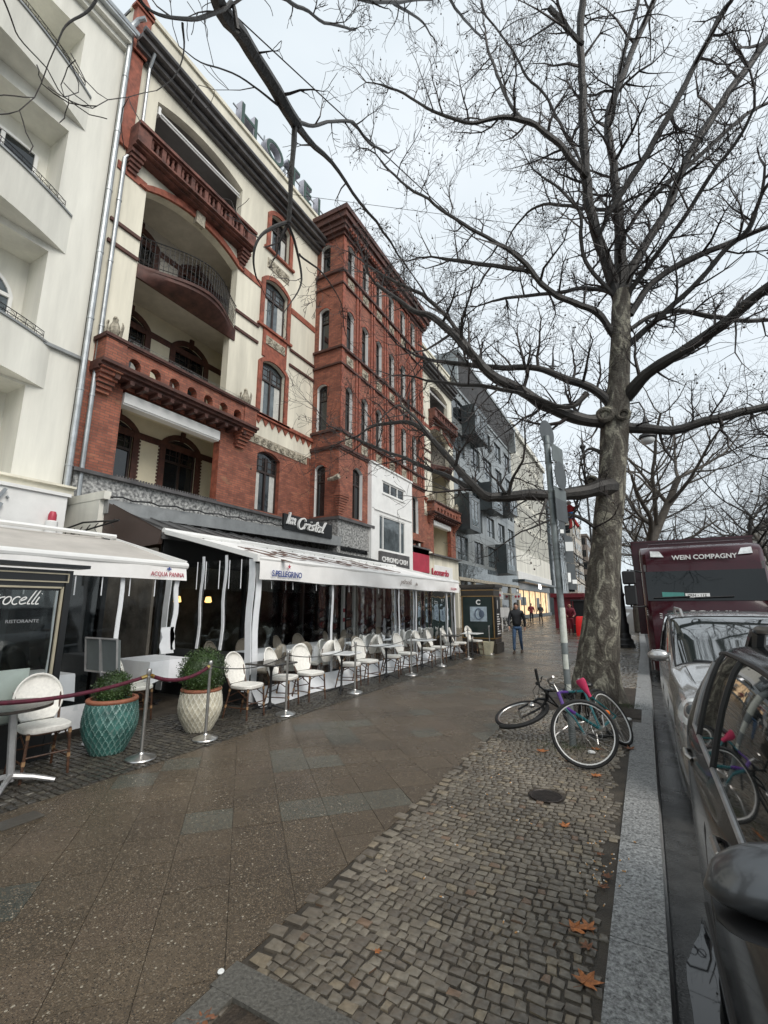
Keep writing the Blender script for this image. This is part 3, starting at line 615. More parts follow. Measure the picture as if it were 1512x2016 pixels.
# eagles on the parapet piers
def eagle(y, lab, fac):
    t = thing('stone_eagle', lab, 'statue', (-11.72, y, 8.68), 'stone birds on the balcony piers')
    b = MB(); b.box(-.16, .16, -.16, .16, 0, .06)
    b.rings([[(r * 1.0 * math.cos(k * PI / 5) + ox, r * .85 * math.sin(k * PI / 5), z) for k in range(10)] for r, z, ox in ((.07, .06, 0), (.12, .14, .02), (.16, .28, .02), (.15, .4, 0), (.1, .5, 0), (.08, .55, .02), (.085, .6, .04), (.06, .66, .05), (.02, .69, .05))])
    b.tube([(.1, 0, .62), (.17, 0, .6), (.19, 0, .56)], [.035, .02, .006], 6)
    for s in (-1, 1):
        b.rings([[(x * .5 + -.02, s * (.12 + yy), z) for x, yy in ((-.1, .0), (.12, .0), (.1, .05), (-.08, .06))] for z in (.12,)] + [[(x * k - .02, s * (.12 + o + yy * .7), z) for x, yy in ((-.1, 0), (.12, 0), (.1, .05), (-.08, .06))] for z, k, o in ((.3, 1, .03), (.48, .9, .05), (.56, .4, .03))])
        b.tube([(.05, s * .06, .1), (.12, s * .07, .03)], [.04, .03], 6)
    b.xf(Matrix.Rotation(fac, 4, 'Z')); o = b.build('bird', M['sand'], t, world=False); return t
eagle(6.2, 'weathered stone eagle on the balcony pier beside the white building downpipe', -.6); eagle(10.98, 'weathered stone bird with raised wings on the pier beside the tall cream-framed window', -.9)
eagle(MIR - 10.98, 'small stone bird on the far balcony pier, next to the brick tower', -.5); eagle(MIR - 6.2, 'small stone bird on the far balcony pier, next to the grey metal building', -.5)

# ============================================================ white building on the left
wb = thing('white_building', 'white plaster building with bowed balconies at the left edge', 'building', (-13, 1, 0))
W0 = FX(-12)
def bow(y): return max(0., .85 * (1 - ((y - 1.5) / 3.42) ** 2))
q = MB(); fl = [(4.5, 6.7), (8.0, 10.3), (11.7, 13.98), (15.5, 17.3)]
ops = [(-1.4, 4.55, a, c, 0) for a, c in fl]
wall(q, W0, -9, 5.6, 4.0, 18.1, ops, 0, 0, .9); q.box(-12.02, -12.0, -9, 5.6, 18.1, 18.2)
for a, c in fl: q.add([(-12.9, -1.4, a), (-12.9, 4.55, a), (-12.9, 4.55, c), (-12.9, -1.4, c)], [(0, 1, 2, 3)])
q.box(-24, -13.6, -9, 5.6, 0, 18.6)
q.build('wall', M['white'], wb, smooth=0)
q = MB()
for z0, z1, d in ((18.05, 18.2, .15), (18.2, 18.4, .3)): q.box(-12.1, -12 + d, -9, 5.6, z0, z1)
q.build('eaves', M['white'], wb, smooth=0)
q = MB(); q.tube([(-11.6, -9, 18.55), (-11.6, 5.7, 18.55)], .1, 8); q.box(-12.3, -11.55, -9, 5.62, 18.4, 18.5); q.build('gutter', M['pipe'], wb)
def bowed(z0, z1, top, ext=False):
    b = MB(); n = 30; ys = [-1.9 + i * 6.82 / n for i in range(n + 1)]
    rs = [[(-12 + bow(y) + .0, y, z0), (-12 + bow(y), y, z1), (-12.1 + bow(y) - .1, y, z1), (-12.25, y, z1), (-12.25, y, z0)] for y in ys]
    b.rings(rs, True); b.build('balcony', M['white'], wb)
    b = MB(); k = 1 if top else 0
    b.rings([[(-12 + bow(y) + .04, y, z1), (-12 + bow(y) + .04, y, z1 + .05), (-12.05 + bow(y), y, z1 + .05), (-12.05 + bow(y), y, z1)] for y in ys], True); b.build('balcony_capping', M['zinc'], wb)
    b = MB()
    for i in range(1, n): b.tube([(-12 + bow(ys[i]), ys[i], z1 + .04), (-12 + bow(ys[i]), ys[i], z1 + .24)], .008, 4)
    for zz in (.13, .24): b.tube([(-12 + bow(y), y, z1 + zz) for y in ys[1:-1]], .012, 4)
    for i in range(1, n - 1):
        ym = (ys[i] + ys[i + 1]) / 2; b.tube([(-12 + bow(ym), ym + .07 * math.cos(j * PI / 4), z1 + .14 + .07 * math.sin(j * PI / 4)) for j in range(8)], .006, 3, close=True)
    b.build('balcony_railing', M['iron'], wb)
bowed(14.37, 15.48, 1); bowed(10.49, 11.6, 0); bowed(6.77, 7.89, 0)
b = MB(); b.box(-12, -11.9, 4.6, 5.6, 7.85, 7.93); b.build('ledge', M['zinc'], wb, smooth=0)
for a, c, g, rr in ((4.5, 6.7, 6.1, .1), (8.0, 10.3, 9.75, .62), (11.7, 13.98, 13.45, .12)):
    for y0, y1 in ((-.9, .6), (2.75, 4.3)): window(wb, FX(-12.84), y0, y1, a + .05, g, rr, .0, tr=.6 if rr > .5 else 0, mull=1, grid=False, fm=M['trimwhite'], gm=M['glassbright'] if a == 8.0 else M['glass'], fw=.08)
b = MB()
for z0, z1, d in ((4.05, 4.2, .35), (4.2, 4.35, .6)): b.box(-12, -12 + d, -9, 5.6, z0, z1)
b.box(-12, -11.3, -9, 5.6, 4.35, 4.4); b.build('ground_floor_cornice', M['cream'], wb, smooth=0)
b = MB(); b.box(-12.2, -10.5, -9, 5.05, 2.7, 3.95); b.box(-12.2, -10.45, -9, 5.1, 3.95, 4.02); b.box(-12.2, -10.6, 4.9, 5.05, 0, 2.8)
b.build('sign_wall', M['trimwhite'], wb, smooth=0)
script('petrocelli', .3, EAST((-10.49, 1.75, 3.3)), M['pipe'], wb, .09, 'wall_lettering', depth=.2, sx=1.25)
b = MB(); b.lathe([(.0, 0), (.11, .0), (.11, .26), (.08, .28)], (-10.36, 4.75, 3.1), 12); o = b.build('alarm_siren', M['trimwhite'], wb)
b = MB(); b.lathe([(.075, 0), (.075, .12), (.05, .19), (.0, .2)], (-10.36, 4.75, 3.38), 12); b.build('red_beacon', M['red'], o)
b = MB(); b.box(-8.6, -8.5, -6, 4.9, 0, 2.7); b.build('restaurant_glass', M['glass'], wb, smooth=0)
b = MB(); [b.box(-8.62, -8.46, y, y + .08, 0, 2.7) for y in (.5, 2, 3.4, 4.85)]; b.box(-8.62, -8.46, -6, 4.9, 2.5, 2.75); b.box(-12, -8.5, 4.8, 4.9, 0, 2.9); b.build('restaurant_frame', M['black'], wb, smooth=0)
# wrought iron bracket between the two buildings
b = MB(); P0, P1 = Vector((-12.0, 5.5, 3.15)), Vector((-9.3, 5.5, 3.42))
b.tube([P0, P1], .02, 5); b.tube([P0 + Vector((0, 0, .16)), P0.lerp(P1, .5) + Vector((0, 0, .2)), P1], .02, 5)
for k in range(9): a = P0.lerp(P1, k / 9); b.tube([a, P0.lerp(P1, (k + .5) / 9) + Vector((0, 0, .16 * (1 - k / 12)))], .012, 4); b.tube([a - Vector((0, 0, .0)), a - Vector((0, 0, .12)) + Vector((.15, 0, 0))], .008, 4)
own(b.build('iron_bracket', M['iron']), 'black wrought iron bracket spanning from white wall to brown panel', 'bracket')
# ============================================================ grey metal building
gb = thing('grey_building', 'modern grey metal-clad building with projecting dark box windows', 'building', (-13, 44, 0))
G0 = FX(-12); rows = [(5.2, 7.15), (8.15, 10.1), (11.2, 13.1), (14.0, 16.1), (17.1, 19.1)]; gcol = [33.95, 38.4, 42.6, 46.8, 51.0]
H = [(y, y + 2.7, a, c) for a, c in rows for y in gcol]
b = MB(); wall(b, G0, 33.6, 54.3, 4.9, 19.9, H, 0, 0, .25); b.box(-24, -12.3, 33.6, 54.3, 0, 20); b.box(-12.3, -12, 33.6, 33.62, 0, 20)
b.build('wall', M['greypanel'], gb, smooth=0)
for y0, y1, a, c in H: window(gb, G0, y0, y1, a, c, 0, .15, tr=.28, mull=1, grid=False, fm=M['darkpanel'], gm=M['glassbright'] if (int(y0 * 3 + a) % 2) else M['glass'], fw=.06)
b = MB()
for z in (7.7, 10.65, 13.55, 16.6): fbox(b, G0, 33.62, 54.3, z - .015, z + .015, 0, .004)
for y in (37.6, 41.9, 46.1, 50.4):
    for z0, z1 in ((4.9, 7.68), (7.72, 10.63), (10.67, 13.53), (13.57, 16.58), (16.62, 19.9)): fbox(b, G0, y - .015, y + .015, z0, z1, 0, .004)
b.build('panel_joints', M['black'], gb, smooth=0)
def gbox(y0, y1, z0, z1, dp=1.2):
    b = MB(); x = -12 + dp; fr = FX(x)
    b.box(-12.01, x - .06, y0, y1, z0, z1); wall(b, fr, y0, y1, z0, z1, [(y0 + .55, y1 - .55, z0 + .35, z1 - .3)], 0, 0, .06)
    for c_ in ((y0, y0 + .02), (y1 - .02, y1)): b.box(x - .06, x, c_[0], c_[1], z0, z1)
    b.box(x - .06, x, y0, y1, z1 - .02, z1); b.box(x - .06, x, y0, y1, z0, z0 + .02)
    o = b.build('box_bay', M['darkpanel'], gb, smooth=0); window(o, fr, y0 + .55, y1 - .55, z0 + .35, z1 - .3, 0, .03, tr=0, mull=1, grid=False, fm=M['zinc'], gm=M['glassbright'], fw=.07)
    MB().add([fr(y0 + .6, z0 + .4, .02), fr(y1 - .6, z0 + .4, .02), fr(y1 - .6, z0 + .95, .02), fr(y0 + .6, z0 + .95, .02)], [(0, 1, 2, 3)]).build('glass_rail', M['pane'], o, smooth=0)
gbox(36.1, 39.9, 16.15, 18.9); gbox(33.65, 36.5, 7.45, 10.35); gbox(40.4, 44.2, 10.3, 12.9); gbox(45.2, 48.9, 4.7, 7.6, 1.1); gbox(47.5, 50.8, 11.2, 13.6)
b = MB(); b.box(-14, -13.2, 33.7, 54.3, 20, 22.6); b.build('recessed_storey', M['glass'], gb, smooth=0)
b = MB(); b.box(-24, -11.2, 33.6, 54.4, 22.6, 22.9); b.box(-13.6, -11.4, 33.62, 33.9, 19.9, 22.6); b.box(-13.6, -11.3, 54.0, 54.4, 19.9, 22.6); b.box(-12.3, -11.9, 33.6, 54.3, 19.9, 20.15); b.build('roof_slab', M['greypanel'], gb, smooth=0)
b = MB(); b.add([(-11.3, 33.9, 22.55), (-11.3, 54, 22.55), (-12.6, 54, 20.2), (-12.6, 33.9, 20.2)], [(0, 1, 2, 3)]); b.build('roof_soffit', M['roofdark'], gb, smooth=0)
b = MB(); b.box(-12.05, -11.9, 34.2, 54.2, 3.8, 4.9); b.build('glass_balustrade', M['glassbright'], gb, smooth=0)
b = MB(); b.box(-12.2, -12, 33.7, 54.3, .3, 3.6)
b.build('shop_glass', M['glass'], gb, smooth=0)
b = MB(); [b.box(-12, -11.85, y, y + .25, 0, 3.7) for y in (33.7, 37.6, 42, 46, 50.2, 54)]; b.box(-12, -11.88, 33.7, 54.3, 2.7, 2.85); b.box(-12, -11.8, 33.7, 54.3, 3.55, 3.8); b.build('shop_pillars', M['sand'], gb, smooth=0)
for y in (43.5, 51.5):
    b = MB(); b.box(-11.9, -11.1, y, y + .12, 2.2, 2.9); b.lathe([(.05, .7), (.14, .9), (.08, 1.1), (.05, 1.15)], (-11.5, y + .06, 2.2), 8); o = b.build('projecting_sign', M['trimwhite'], gb, smooth=0)
    b = MB(); [b.ball((-11.5 + s * .16, y - .01, 2.55), (.12, .01, .14), 8, 5) for s in (-1, 1)]; b.build('sign_emblem', M['red'], o)
M['shoplit'] = mat('lit_shop_interior', (.8, .6, .4), .8, var=.5, vs=1.2, emit=(1, .62, .33), es=.55)
for y in (35, 39.5, 44.5): b = MB(); b.box(-11.99, -11.97, y, y + .9, 1.2, 2.6); b.build('lit_display', M['shoplit'], gb, smooth=0)

# ============================================================ white finned building and those beyond
wf = thing('white_office_building', 'white office building with tall vertical fins and a lit shop', 'building', (-13, 66, 0))
b = MB(); b.box(-24, -12.4, 54.5, 78.5, 0, 24.2); b.box(-12.4, -12.0, 54.5, 78.5, 5.6, 8.2); b.box(-12.4, -11.7, 54.4, 78.6, 23.6, 24.4)
for k in range(41): b.box(-12.4, -12.0, 54.5 + k * .59, 54.5 + k * .59 + .14, 8.2, 23.6)
for z in (11.3, 14.6, 17.8, 21): b.box(-12.4, -12.06, 54.5, 78.5, z, z + .5)
b.build('wall', M['white'], wf, smooth=0)
b = MB(); b.box(-12.42, -12.3, 54.6, 78.4, 8.2, 23.6); b.build('window_strips', M['glassbright'], wf, smooth=0)
b = MB(); b.box(-12.4, -11.2, 54.5, 78.5, 4.3, 4.6); b.box(-12.39, -12.3, 54.5, 78.5, 3.5, 4.3); [b.box(-12.06, -11.9, 54.5 + k * 2.36, 54.7 + k * 2.36, 11.3, 11.5) for k in range(11)]; b.build('canopy', M['darkpanel'], wf, smooth=0)
b = MB(); b.box(-12.4, -11.9, 54.5, 78.5, 4.6, 5.58); b.build('canopy_face', M['trimwhite'], wf, smooth=0)
b = MB(); b.box(-12.45, -12.35, 55, 76, .4, 3.4); b.build('lit_shop', M['shoplit'], wf, smooth=0)
b = MB(); [b.box(-12.35, -12.25, y, y + .15, .2, 3.5) for y in (54.8, 58.5, 62, 66, 70, 74, 78)]; b.box(-12.38, -12.2, 54.5, 78.5, 0, .45); b.box(-12.34, -12.3, 57, 60, 1.6, 2.6); b.box(-12.34, -12.3, 67, 69, 1.0, 2.6); b.build('shop_frame', M['darkpanel'], wf, smooth=0)
M['litwhite'] = mat('lit_sign_white', (.9, .9, .9), .4, emit=(1, 1, 1), es=1.2)
text('Path', .9, EAST((-11.1, 62.5, 3.7)), M['litwhite'], wf, 'lit_lettering', .05, bold=.02)
M['far1'] = mat('dark_curtain_wall', (.11, .13, .14), .25, var=.3, vs=.3); M['far2'] = mat('beige_stone', (.5, .46, .4), .8, var=.1, vs=.2)
M['far3'] = mat('brown_facade', (.23, .19, .16), .8, var=.1, vs=.2)
def block(name, lab, x0, x1, y0, y1, h, mw, step=3.0, wz=1.8, face='both'):
    t = thing(name, lab, 'building', ((x0 + x1) / 2, (y0 + y1) / 2, 0)); b = MB(); b.box(x0, x1, y0, y1, 0, h); b.box(x0 - .3, x1 + .3, y0 - .3, y1 + .3, h, h + .6); b.build('wall', mw, t, smooth=0)
    z = 1.2; xs = x1 if x1 < 0 else x0 - .05; n = 0
    while z + wz < h:
        y = y0 + .7
        while y + 1.6 < min(y1, y0 + 24) and n < 98: b = MB(); b.box(xs, xs + .05, y, y + step * .62, z, z + wz); b.build('window', M['glass'], t, smooth=0); y += step * 1.3; n += 1
        x = x1 - .7 - 1.3 if x1 < 0 else x0 + .7
        for _ in range(4): 
            if n < 98: b = MB(); b.box(x, x + step * .55, y0 - .05, y0, z, z + wz); b.build('window', M['glass'], t, smooth=0); n += 1
            x += -step if x1 < 0 else step
        z += 3.3
    return t
block('office_tower', 'dark glass office block far down the street behind the sign pole', -30, -12.4, 84, 104, 21, M['far1'], 2.0, 2.4)
block('stone_building', 'pale stone building at the far end of the street, left of the big trunk', -30, -11.3, 110, 128, 21, M['far2'], 2.6)
block('far_apartment_building', 'tall grey-beige building farthest along the left side of the street', -30, -10.5, 134, 190, 20, M['far3'], 3)
block('brown_apartment_building', 'brown building across the road behind the red truck', 26, 42, 60, 100, 17, M['far3'], 3)
block('beige_apartment_building', 'beige building across the road, farther away than the brown one', 26, 42, 104, 150, 19, M['far2'], 3)

# ============================================================ ground
def stone_field(name, x0, x1, y0, y1, cell, mtl, z=0, hgt=.008, gap=.18, rot=0, seed=1, skip=None, curve=0):
    rn = random.Random(seed); b = MB(); ny = int((y1 - y0) / cell) + 1
    jit = {}
    for j in range(-1, ny + 1):
        off = rn.random() * cell; yb = y0 + j * cell; x = x0 - off
        while x < x1:
            wd = cell * rn.uniform(.75, 1.35); cxm = x + wd / 2
            ya = yb + curve * math.sin((cxm - x0) * 2.6 + j * .05) * cell * 1.3; hh = cell * rn.uniform(.82, 1.02)
            g = gap * cell * .5
            if x0 - .01 <= cxm <= x1 + .01 and not (skip and skip(cxm, ya + hh / 2)):
                q = [(x + g, ya + g), (x + wd - g, ya + g), (x + wd - g, ya + hh - g), (x + g, ya + hh - g)]
                q = [(a + rn.uniform(-.12, .12) * cell, c + rn.uniform(-.12, .12) * cell) for a, c in q]
                mx_, my_ = sum(a for a, c in q) / 4, sum(c for a, c in q) / 4; zt = z + hgt * rn.uniform(.7, 1.3); tl = rn.uniform(-.003, .003)
                ins = [(mx_ + (a - mx_) * .78, my_ + (c - my_) * .78) for a, c in q]
                b.add([(a, c, z - .01) for a, c in q] + [(a, c, zt - .004) for a, c in q] + [(a, c, zt + tl * (k % 2)) for k, (a, c) in enumerate(ins)],
                      [(0, 1, 5, 4), (1, 2, 6, 5), (2, 3, 7, 6), (3, 0, 4, 7), (4, 5, 9, 8), (5, 6, 10, 9), (6, 7, 11, 10), (7, 4, 8, 11), (8, 9, 10, 11)])
            x += wd
    o = b.build(name, mtl, None, smooth=50); tag(o, kind='structure'); return o
def islandmat(name, stops, rough, rv=.12, bump=.4, bs=90, spk=None, wet=.5, bd=.004):
    m = mat(name, (.2, .2, .2), rough); t = m.node_tree; p = t.nodes['Principled BSDF']; L = t.links.new
    geo = t.nodes.new('ShaderNodeNewGeometry'); r = t.nodes.new('ShaderNodeValToRGB'); r.color_ramp.interpolation = 'CONSTANT'
    e = r.color_ramp.elements
    while len(e) < len(stops): e.new(.5)
    for k, (pos, c) in enumerate(stops): e[k].position = pos; e[k].color = (*c, 1)
    L(geo.outputs['Random Per Island'], r.inputs[0]); last = r.outputs[0]
    n1 = nn(t, 'ShaderNodeTexNoise', Scale=1.1, Detail=6.); L(geo.outputs['Position'], n1.inputs['Vector'])
    n1b = nn(t, 'ShaderNodeTexNoise', Scale=30., Detail=4.); L(geo.outputs['Position'], n1b.inputs['Vector'])
    rm = t.nodes.new('ShaderNodeMapRange'); rm.inputs[1].default_value = .3; rm.inputs[2].default_value = .7; rm.inputs[3].default_value = .62; rm.inputs[4].default_value = 1.2; L(n1.outputs[0], rm.inputs[0])
    rb = t.nodes.new('ShaderNodeMapRange'); rb.inputs[1].default_value = .3; rb.inputs[2].default_value = .7; rb.inputs[3].default_value = .75; rb.inputs[4].default_value = 1.2; L(n1b.outputs[0], rb.inputs[0])
    ml = t.nodes.new('ShaderNodeMath'); ml.operation = 'MULTIPLY'; L(rm.outputs[0], ml.inputs[0]); L(rb.outputs[0], ml.inputs[1])
    hs = t.nodes.new('ShaderNodeHueSaturation'); L(ml.outputs[0], hs.inputs['Value']); L(last, hs.inputs['Color']); last = hs.outputs[0]
    if spk:
        for sc_, thr, col in spk:
            v = nn(t, 'ShaderNodeTexVoronoi', Scale=sc_); L(geo.outputs['Position'], v.inputs['Vector'])
            bw = t.nodes.new('ShaderNodeSeparateColor'); L(v.outputs['Color'], bw.inputs[0])
            c1 = t.nodes.new('ShaderNodeMath'); c1.operation = 'GREATER_THAN'; c1.inputs[1].default_value = thr; L(bw.outputs[0], c1.inputs[0])
            c2 = t.nodes.new('ShaderNodeMath'); c2.operation = 'LESS_THAN'; c2.inputs[1].default_value = .42; L(v.outputs['Distance'], c2.inputs[0])
            c3 = t.nodes.new('ShaderNodeMath'); c3.operation = 'MULTIPLY'; L(c1.outputs[0], c3.inputs[0]); L(c2.outputs[0], c3.inputs[1])
            mx = t.nodes.new('ShaderNodeMix'); mx.data_type = 'RGBA'; L(c3.outputs[0], mx.inputs[0]); L(last, mx.inputs[6]); mx.inputs[7].default_value = (*col, 1); last = mx.outputs[2]
    L(last, p.inputs['Base Color'])
    n2 = nn(t, 'ShaderNodeTexNoise', Scale=.8, Detail=5.); L(geo.outputs['Position'], n2.inputs['Vector'])
    r2 = t.nodes.new('ShaderNodeMapRange'); r2.inputs[1].default_value = .35; r2.inputs[2].default_value = .65; r2.inputs[3].default_value = rough - rv; r2.inputs[4].default_value = rough + rv; L(n2.outputs[0], r2.inputs[0]); L(r2.outputs[0], p.inputs['Roughness'])
    n3 = nn(t, 'ShaderNodeTexNoise', Scale=bs, Detail=4.); L(geo.outputs['Position'], n3.inputs['Vector']); b = nn(t, 'ShaderNodeBump', Strength=bump, Distance=bd); L(n3.outputs[0], b.inputs['Height']); L(b.outputs[0], p.inputs['Normal'])
    return m
M['cobble'] = islandmat('mosaic_stone', [(0, (.158, .136, .106)), (.2, (.188, .163, .128)), (.38, (.142, .121, .096)), (.52, (.21, .183, .142)), (.66, (.168, .145, .114)), (.8, (.125, .107, .085)), (.9, (.235, .195, .138)), (.975, (.18, .12, .08))], .3, .1, .5, 60)
M['cobbledark'] = islandmat('dark_mosaic_stone', [(0, (.06, .055, .045)), (.3, (.08, .072, .06)), (.6, (.05, .046, .04)), (.85, (.1, .09, .07))], .36, .1, .5, 60)
M['grout'] = mat('wet_sand_grout', (.06, .049, .036), .6, var=.3, vs=4, bump=.6, bs=120)
M['slab'] = islandmat('exposed_aggregate_slab', [(0, (.092, .069, .045)), (.3, (.102, .077, .051)), (.55, (.083, .062, .041)), (.78, (.1, .1, .08)), (.86, (.078, .082, .067)), (.91, (.1, .074, .05))], .27, .13, 1., 150,
    spk=[(100, .5, (.17, .128, .085)), (120, .8, (.022, .018, .014)), (85, .9, (.21, .175, .13)), (66, .972, (.36, .32, .25))], bd=.006)
M['granite'] = mat('granite_kerb', (.31, .315, .31), .42, var=.48, vs=60, bump=.5, bs=60, rvar=.1, isl=.12)
M['asphalt'] = mat('wet_asphalt', (.035, .035, .036), .42, var=.25, vs=18, bump=.5, bs=160, rvar=.1)
M['soil'] = mat('wet_soil', (.05, .036, .024), .75, var=.4, vs=12, bump=.9, bs=50)
def sheet(name, x0, x1, y0, y1, z, mtl): return tag(MB().add([(x0, y0, z), (x1, y0, z), (x1, y1, z), (x0, y1, z)], [(0, 1, 2, 3)]).build(name, mtl, None, smooth=0), kind='structure')
sheet('ground', -400, 400, -300, 600, -.16, M['asphalt'])
KX = lambda y: -.06 + .013 * min(max(y, 0), 20)       # road-side edge of the kerb
# base under the pavement
b = MB(); b.add([(-13.9, -12, -.006), (KX(-12) - .02, -12, -.006), (KX(0) - .02, 0, -.006), (KX(20) - .02, 20, -.006), (KX(20) - .02, 200, -.006), (-13.9, 200, -.006)], [(0, 1, 2, 3, 4, 5)])
tag(b.build('pavement_base', M['grout'], None, smooth=0), kind='structure')
# slabs laid on the diagonal
b = MB(); s = .375; rn = random.Random(5); c45, s45 = math.cos(R(45.5)), math.sin(R(45.5))
def clipx(poly, xa, keep):
    o = []
    for p, q in zip(poly, poly[1:] + poly[:1]):
        ip, iq = keep * (p[0] - xa) >= 0, keep * (q[0] - xa) >= 0
        if ip: o.append(p)
        if ip != iq: t = (xa - p[0]) / (q[0] - p[0]); o.append((xa, p[1] + t * (q[1] - p[1])))
    return o
def slabs(xa, xb, ya, yb, s, zz):
    n = int(max(yb - ya, xb - xa) * 1.6 / s) + 4; cx0, cy0 = (xa + xb) / 2, (ya + yb) / 2
    for i in range(-n, n):
        for j in range(-n, n):
            u, v = i * s, j * s; x = cx0 + u * c45 - v * s45; y = cy0 + u * s45 + v * c45
            if not (xa - s < x < xb + s and ya < y < yb): continue
            g = .0019; z = zz + rn.uniform(0, .0015)
            q = [(cx0 + a * c45 - d * s45, cy0 + a * s45 + d * c45) for a, d in ((u + g, v + g), (u + s - g, v + g), (u + s - g, v + s - g), (u + g, v + s - g))]
            q = clipx(q, xa, 1)
            if len(q) > 2: q = clipx(q, xb, -1)
            if len(q) < 3: continue
            m_ = len(q); b.add([(a, c, z) for a, c in q] + [(a, c, z - .006) for a, c in q], [tuple(range(m_))] + [(k, (k + 1) % m_, m_ + (k + 1) % m_, m_ + k)[::-1] for k in range(m_)])
slabs(-4.78, -1.86, -4, 40, .375, -.001); slabs(-4.78, -1.86, 40.01, 62, .7, -.001)
tag(b.build('slab_pavement', M['slab'], None, smooth=0), kind='structure')
b = MB(); slabs(-11.9, -4.82, 17.8, 110, .8, -.002); slabs(-4.78, -1.5, 62, 110, .8, -.002)
tag(b.build('far_pavement', M['slab'], None, smooth=0), kind='structure')
pit = lambda x, y: (-1.72 < x < -.3 and y < 1.86) or (-1.5 < x < -.1 and 8.3 < y < 11.2)
stone_field('mosaic_paving', -1.74, -.31, -.5, 8.2, .060, M['cobble'], 0, .005, .13, seed=3, skip=lambda x, y: pit(x, y) or x > -.35 + .04 * math.sin(y * 3.1) + .03 * math.sin(y * 11) or (x + .89) ** 2 + (y - 4.68) ** 2 < .17 ** 2, curve=1)
stone_field('mosaic_paving', -1.74, -.12, 11.25, 30, .11, M['cobble'], 0, .008, .2, seed=4)
stone_field('mosaic_border', -1.86, -1.75, 1.95, 30, .1, M['cobble'], .001, .009, .2, seed=6)
stone_field('mosaic_terrace', -6.6, -4.8, 1.0, 17.2, .075, M['cobbledark'], 0, .008, .2, seed=8)
sheet('terrace_floor', -13, -6.6, -6, 17.6, -.001, M['grout'])
sheet('tree_pit_soil', -1.5, -.1, 8.3, 11.2, .002, M['soil']); sheet('near_tree_pit_soil', -1.7, -.32, -2, 1.76, -.002, M['soil'])
b = MB(); b.box(-1.86, -.32, 1.76, 1.92, -.05, .016); b.box(-1.84, -1.72, -2, 1.758, -.05, .016); M['edging'] = mat('dark_stone_edging', (.12, .115, .1), .4, var=.3, vs=60, bump=.4, bs=60); tag(b.build('tree_pit_edging', M['edging'], None, smooth=0), kind='structure')
# granite kerb stones
b = MB(); y = -3.; rn = random.Random(9)
while y < 120:
    L_ = rn.uniform(.9, 1.15); xo = KX(y); wd = .27 if not 7.9 < y < 8.6 else .16
    y2 = y + L_; a, c = KX(y), KX(y2)
    b.hexa([(a - wd, y + .004, -.15), (a, y + .004, -.15), (c, y2 - .004, -.15), (c - wd, y2 - .004, -.15), (a - wd, y + .004, .008), (a - .012, y + .004, .008), (c - .012, y2 - .004, .008), (c - wd, y2 - .004, .008)]); y = y2
tag(b.build('kerb', M['granite'], None, smooth=0), kind='structure')
b = MB(); b.add([(KX(-3) + .01, -3, -.154), (KX(-3) + .3, -3, -.154), (KX(0) + .3, 0, -.154), (KX(20) + .3, 20, -.154), (KX(20) + .01, 20, -.154), (KX(0) + .01, 0, -.154)], [(0, 1, 2, 3, 4, 5)])
M['gutter'] = mat('wet_gutter', (.05, .05, .048), .3, var=.4, vs=5, bump=.35, bs=60, rvar=.2); tag(b.build('road_gutter', M['gutter'], None, smooth=0), kind='structure')
M['water'] = mat('puddle_water', (.012, .013, .014), .02, var=.1, vs=2)
b = MB(); rn = random.Random(4)
P = [(.16 + (.1 + .035 * math.sin(3 * t) + rn.uniform(-.02, .02)) * math.cos(t), 2.75 + (.85 + .08 * math.sin(5 * t) + rn.uniform(-.05, .05)) * math.sin(t), -.149) for t in [k * PI / 16 for k in range(32)]]
b.add(P, [tuple(range(32))]); tag(b.build('puddle', M['water'], None, smooth=0), kind='structure')
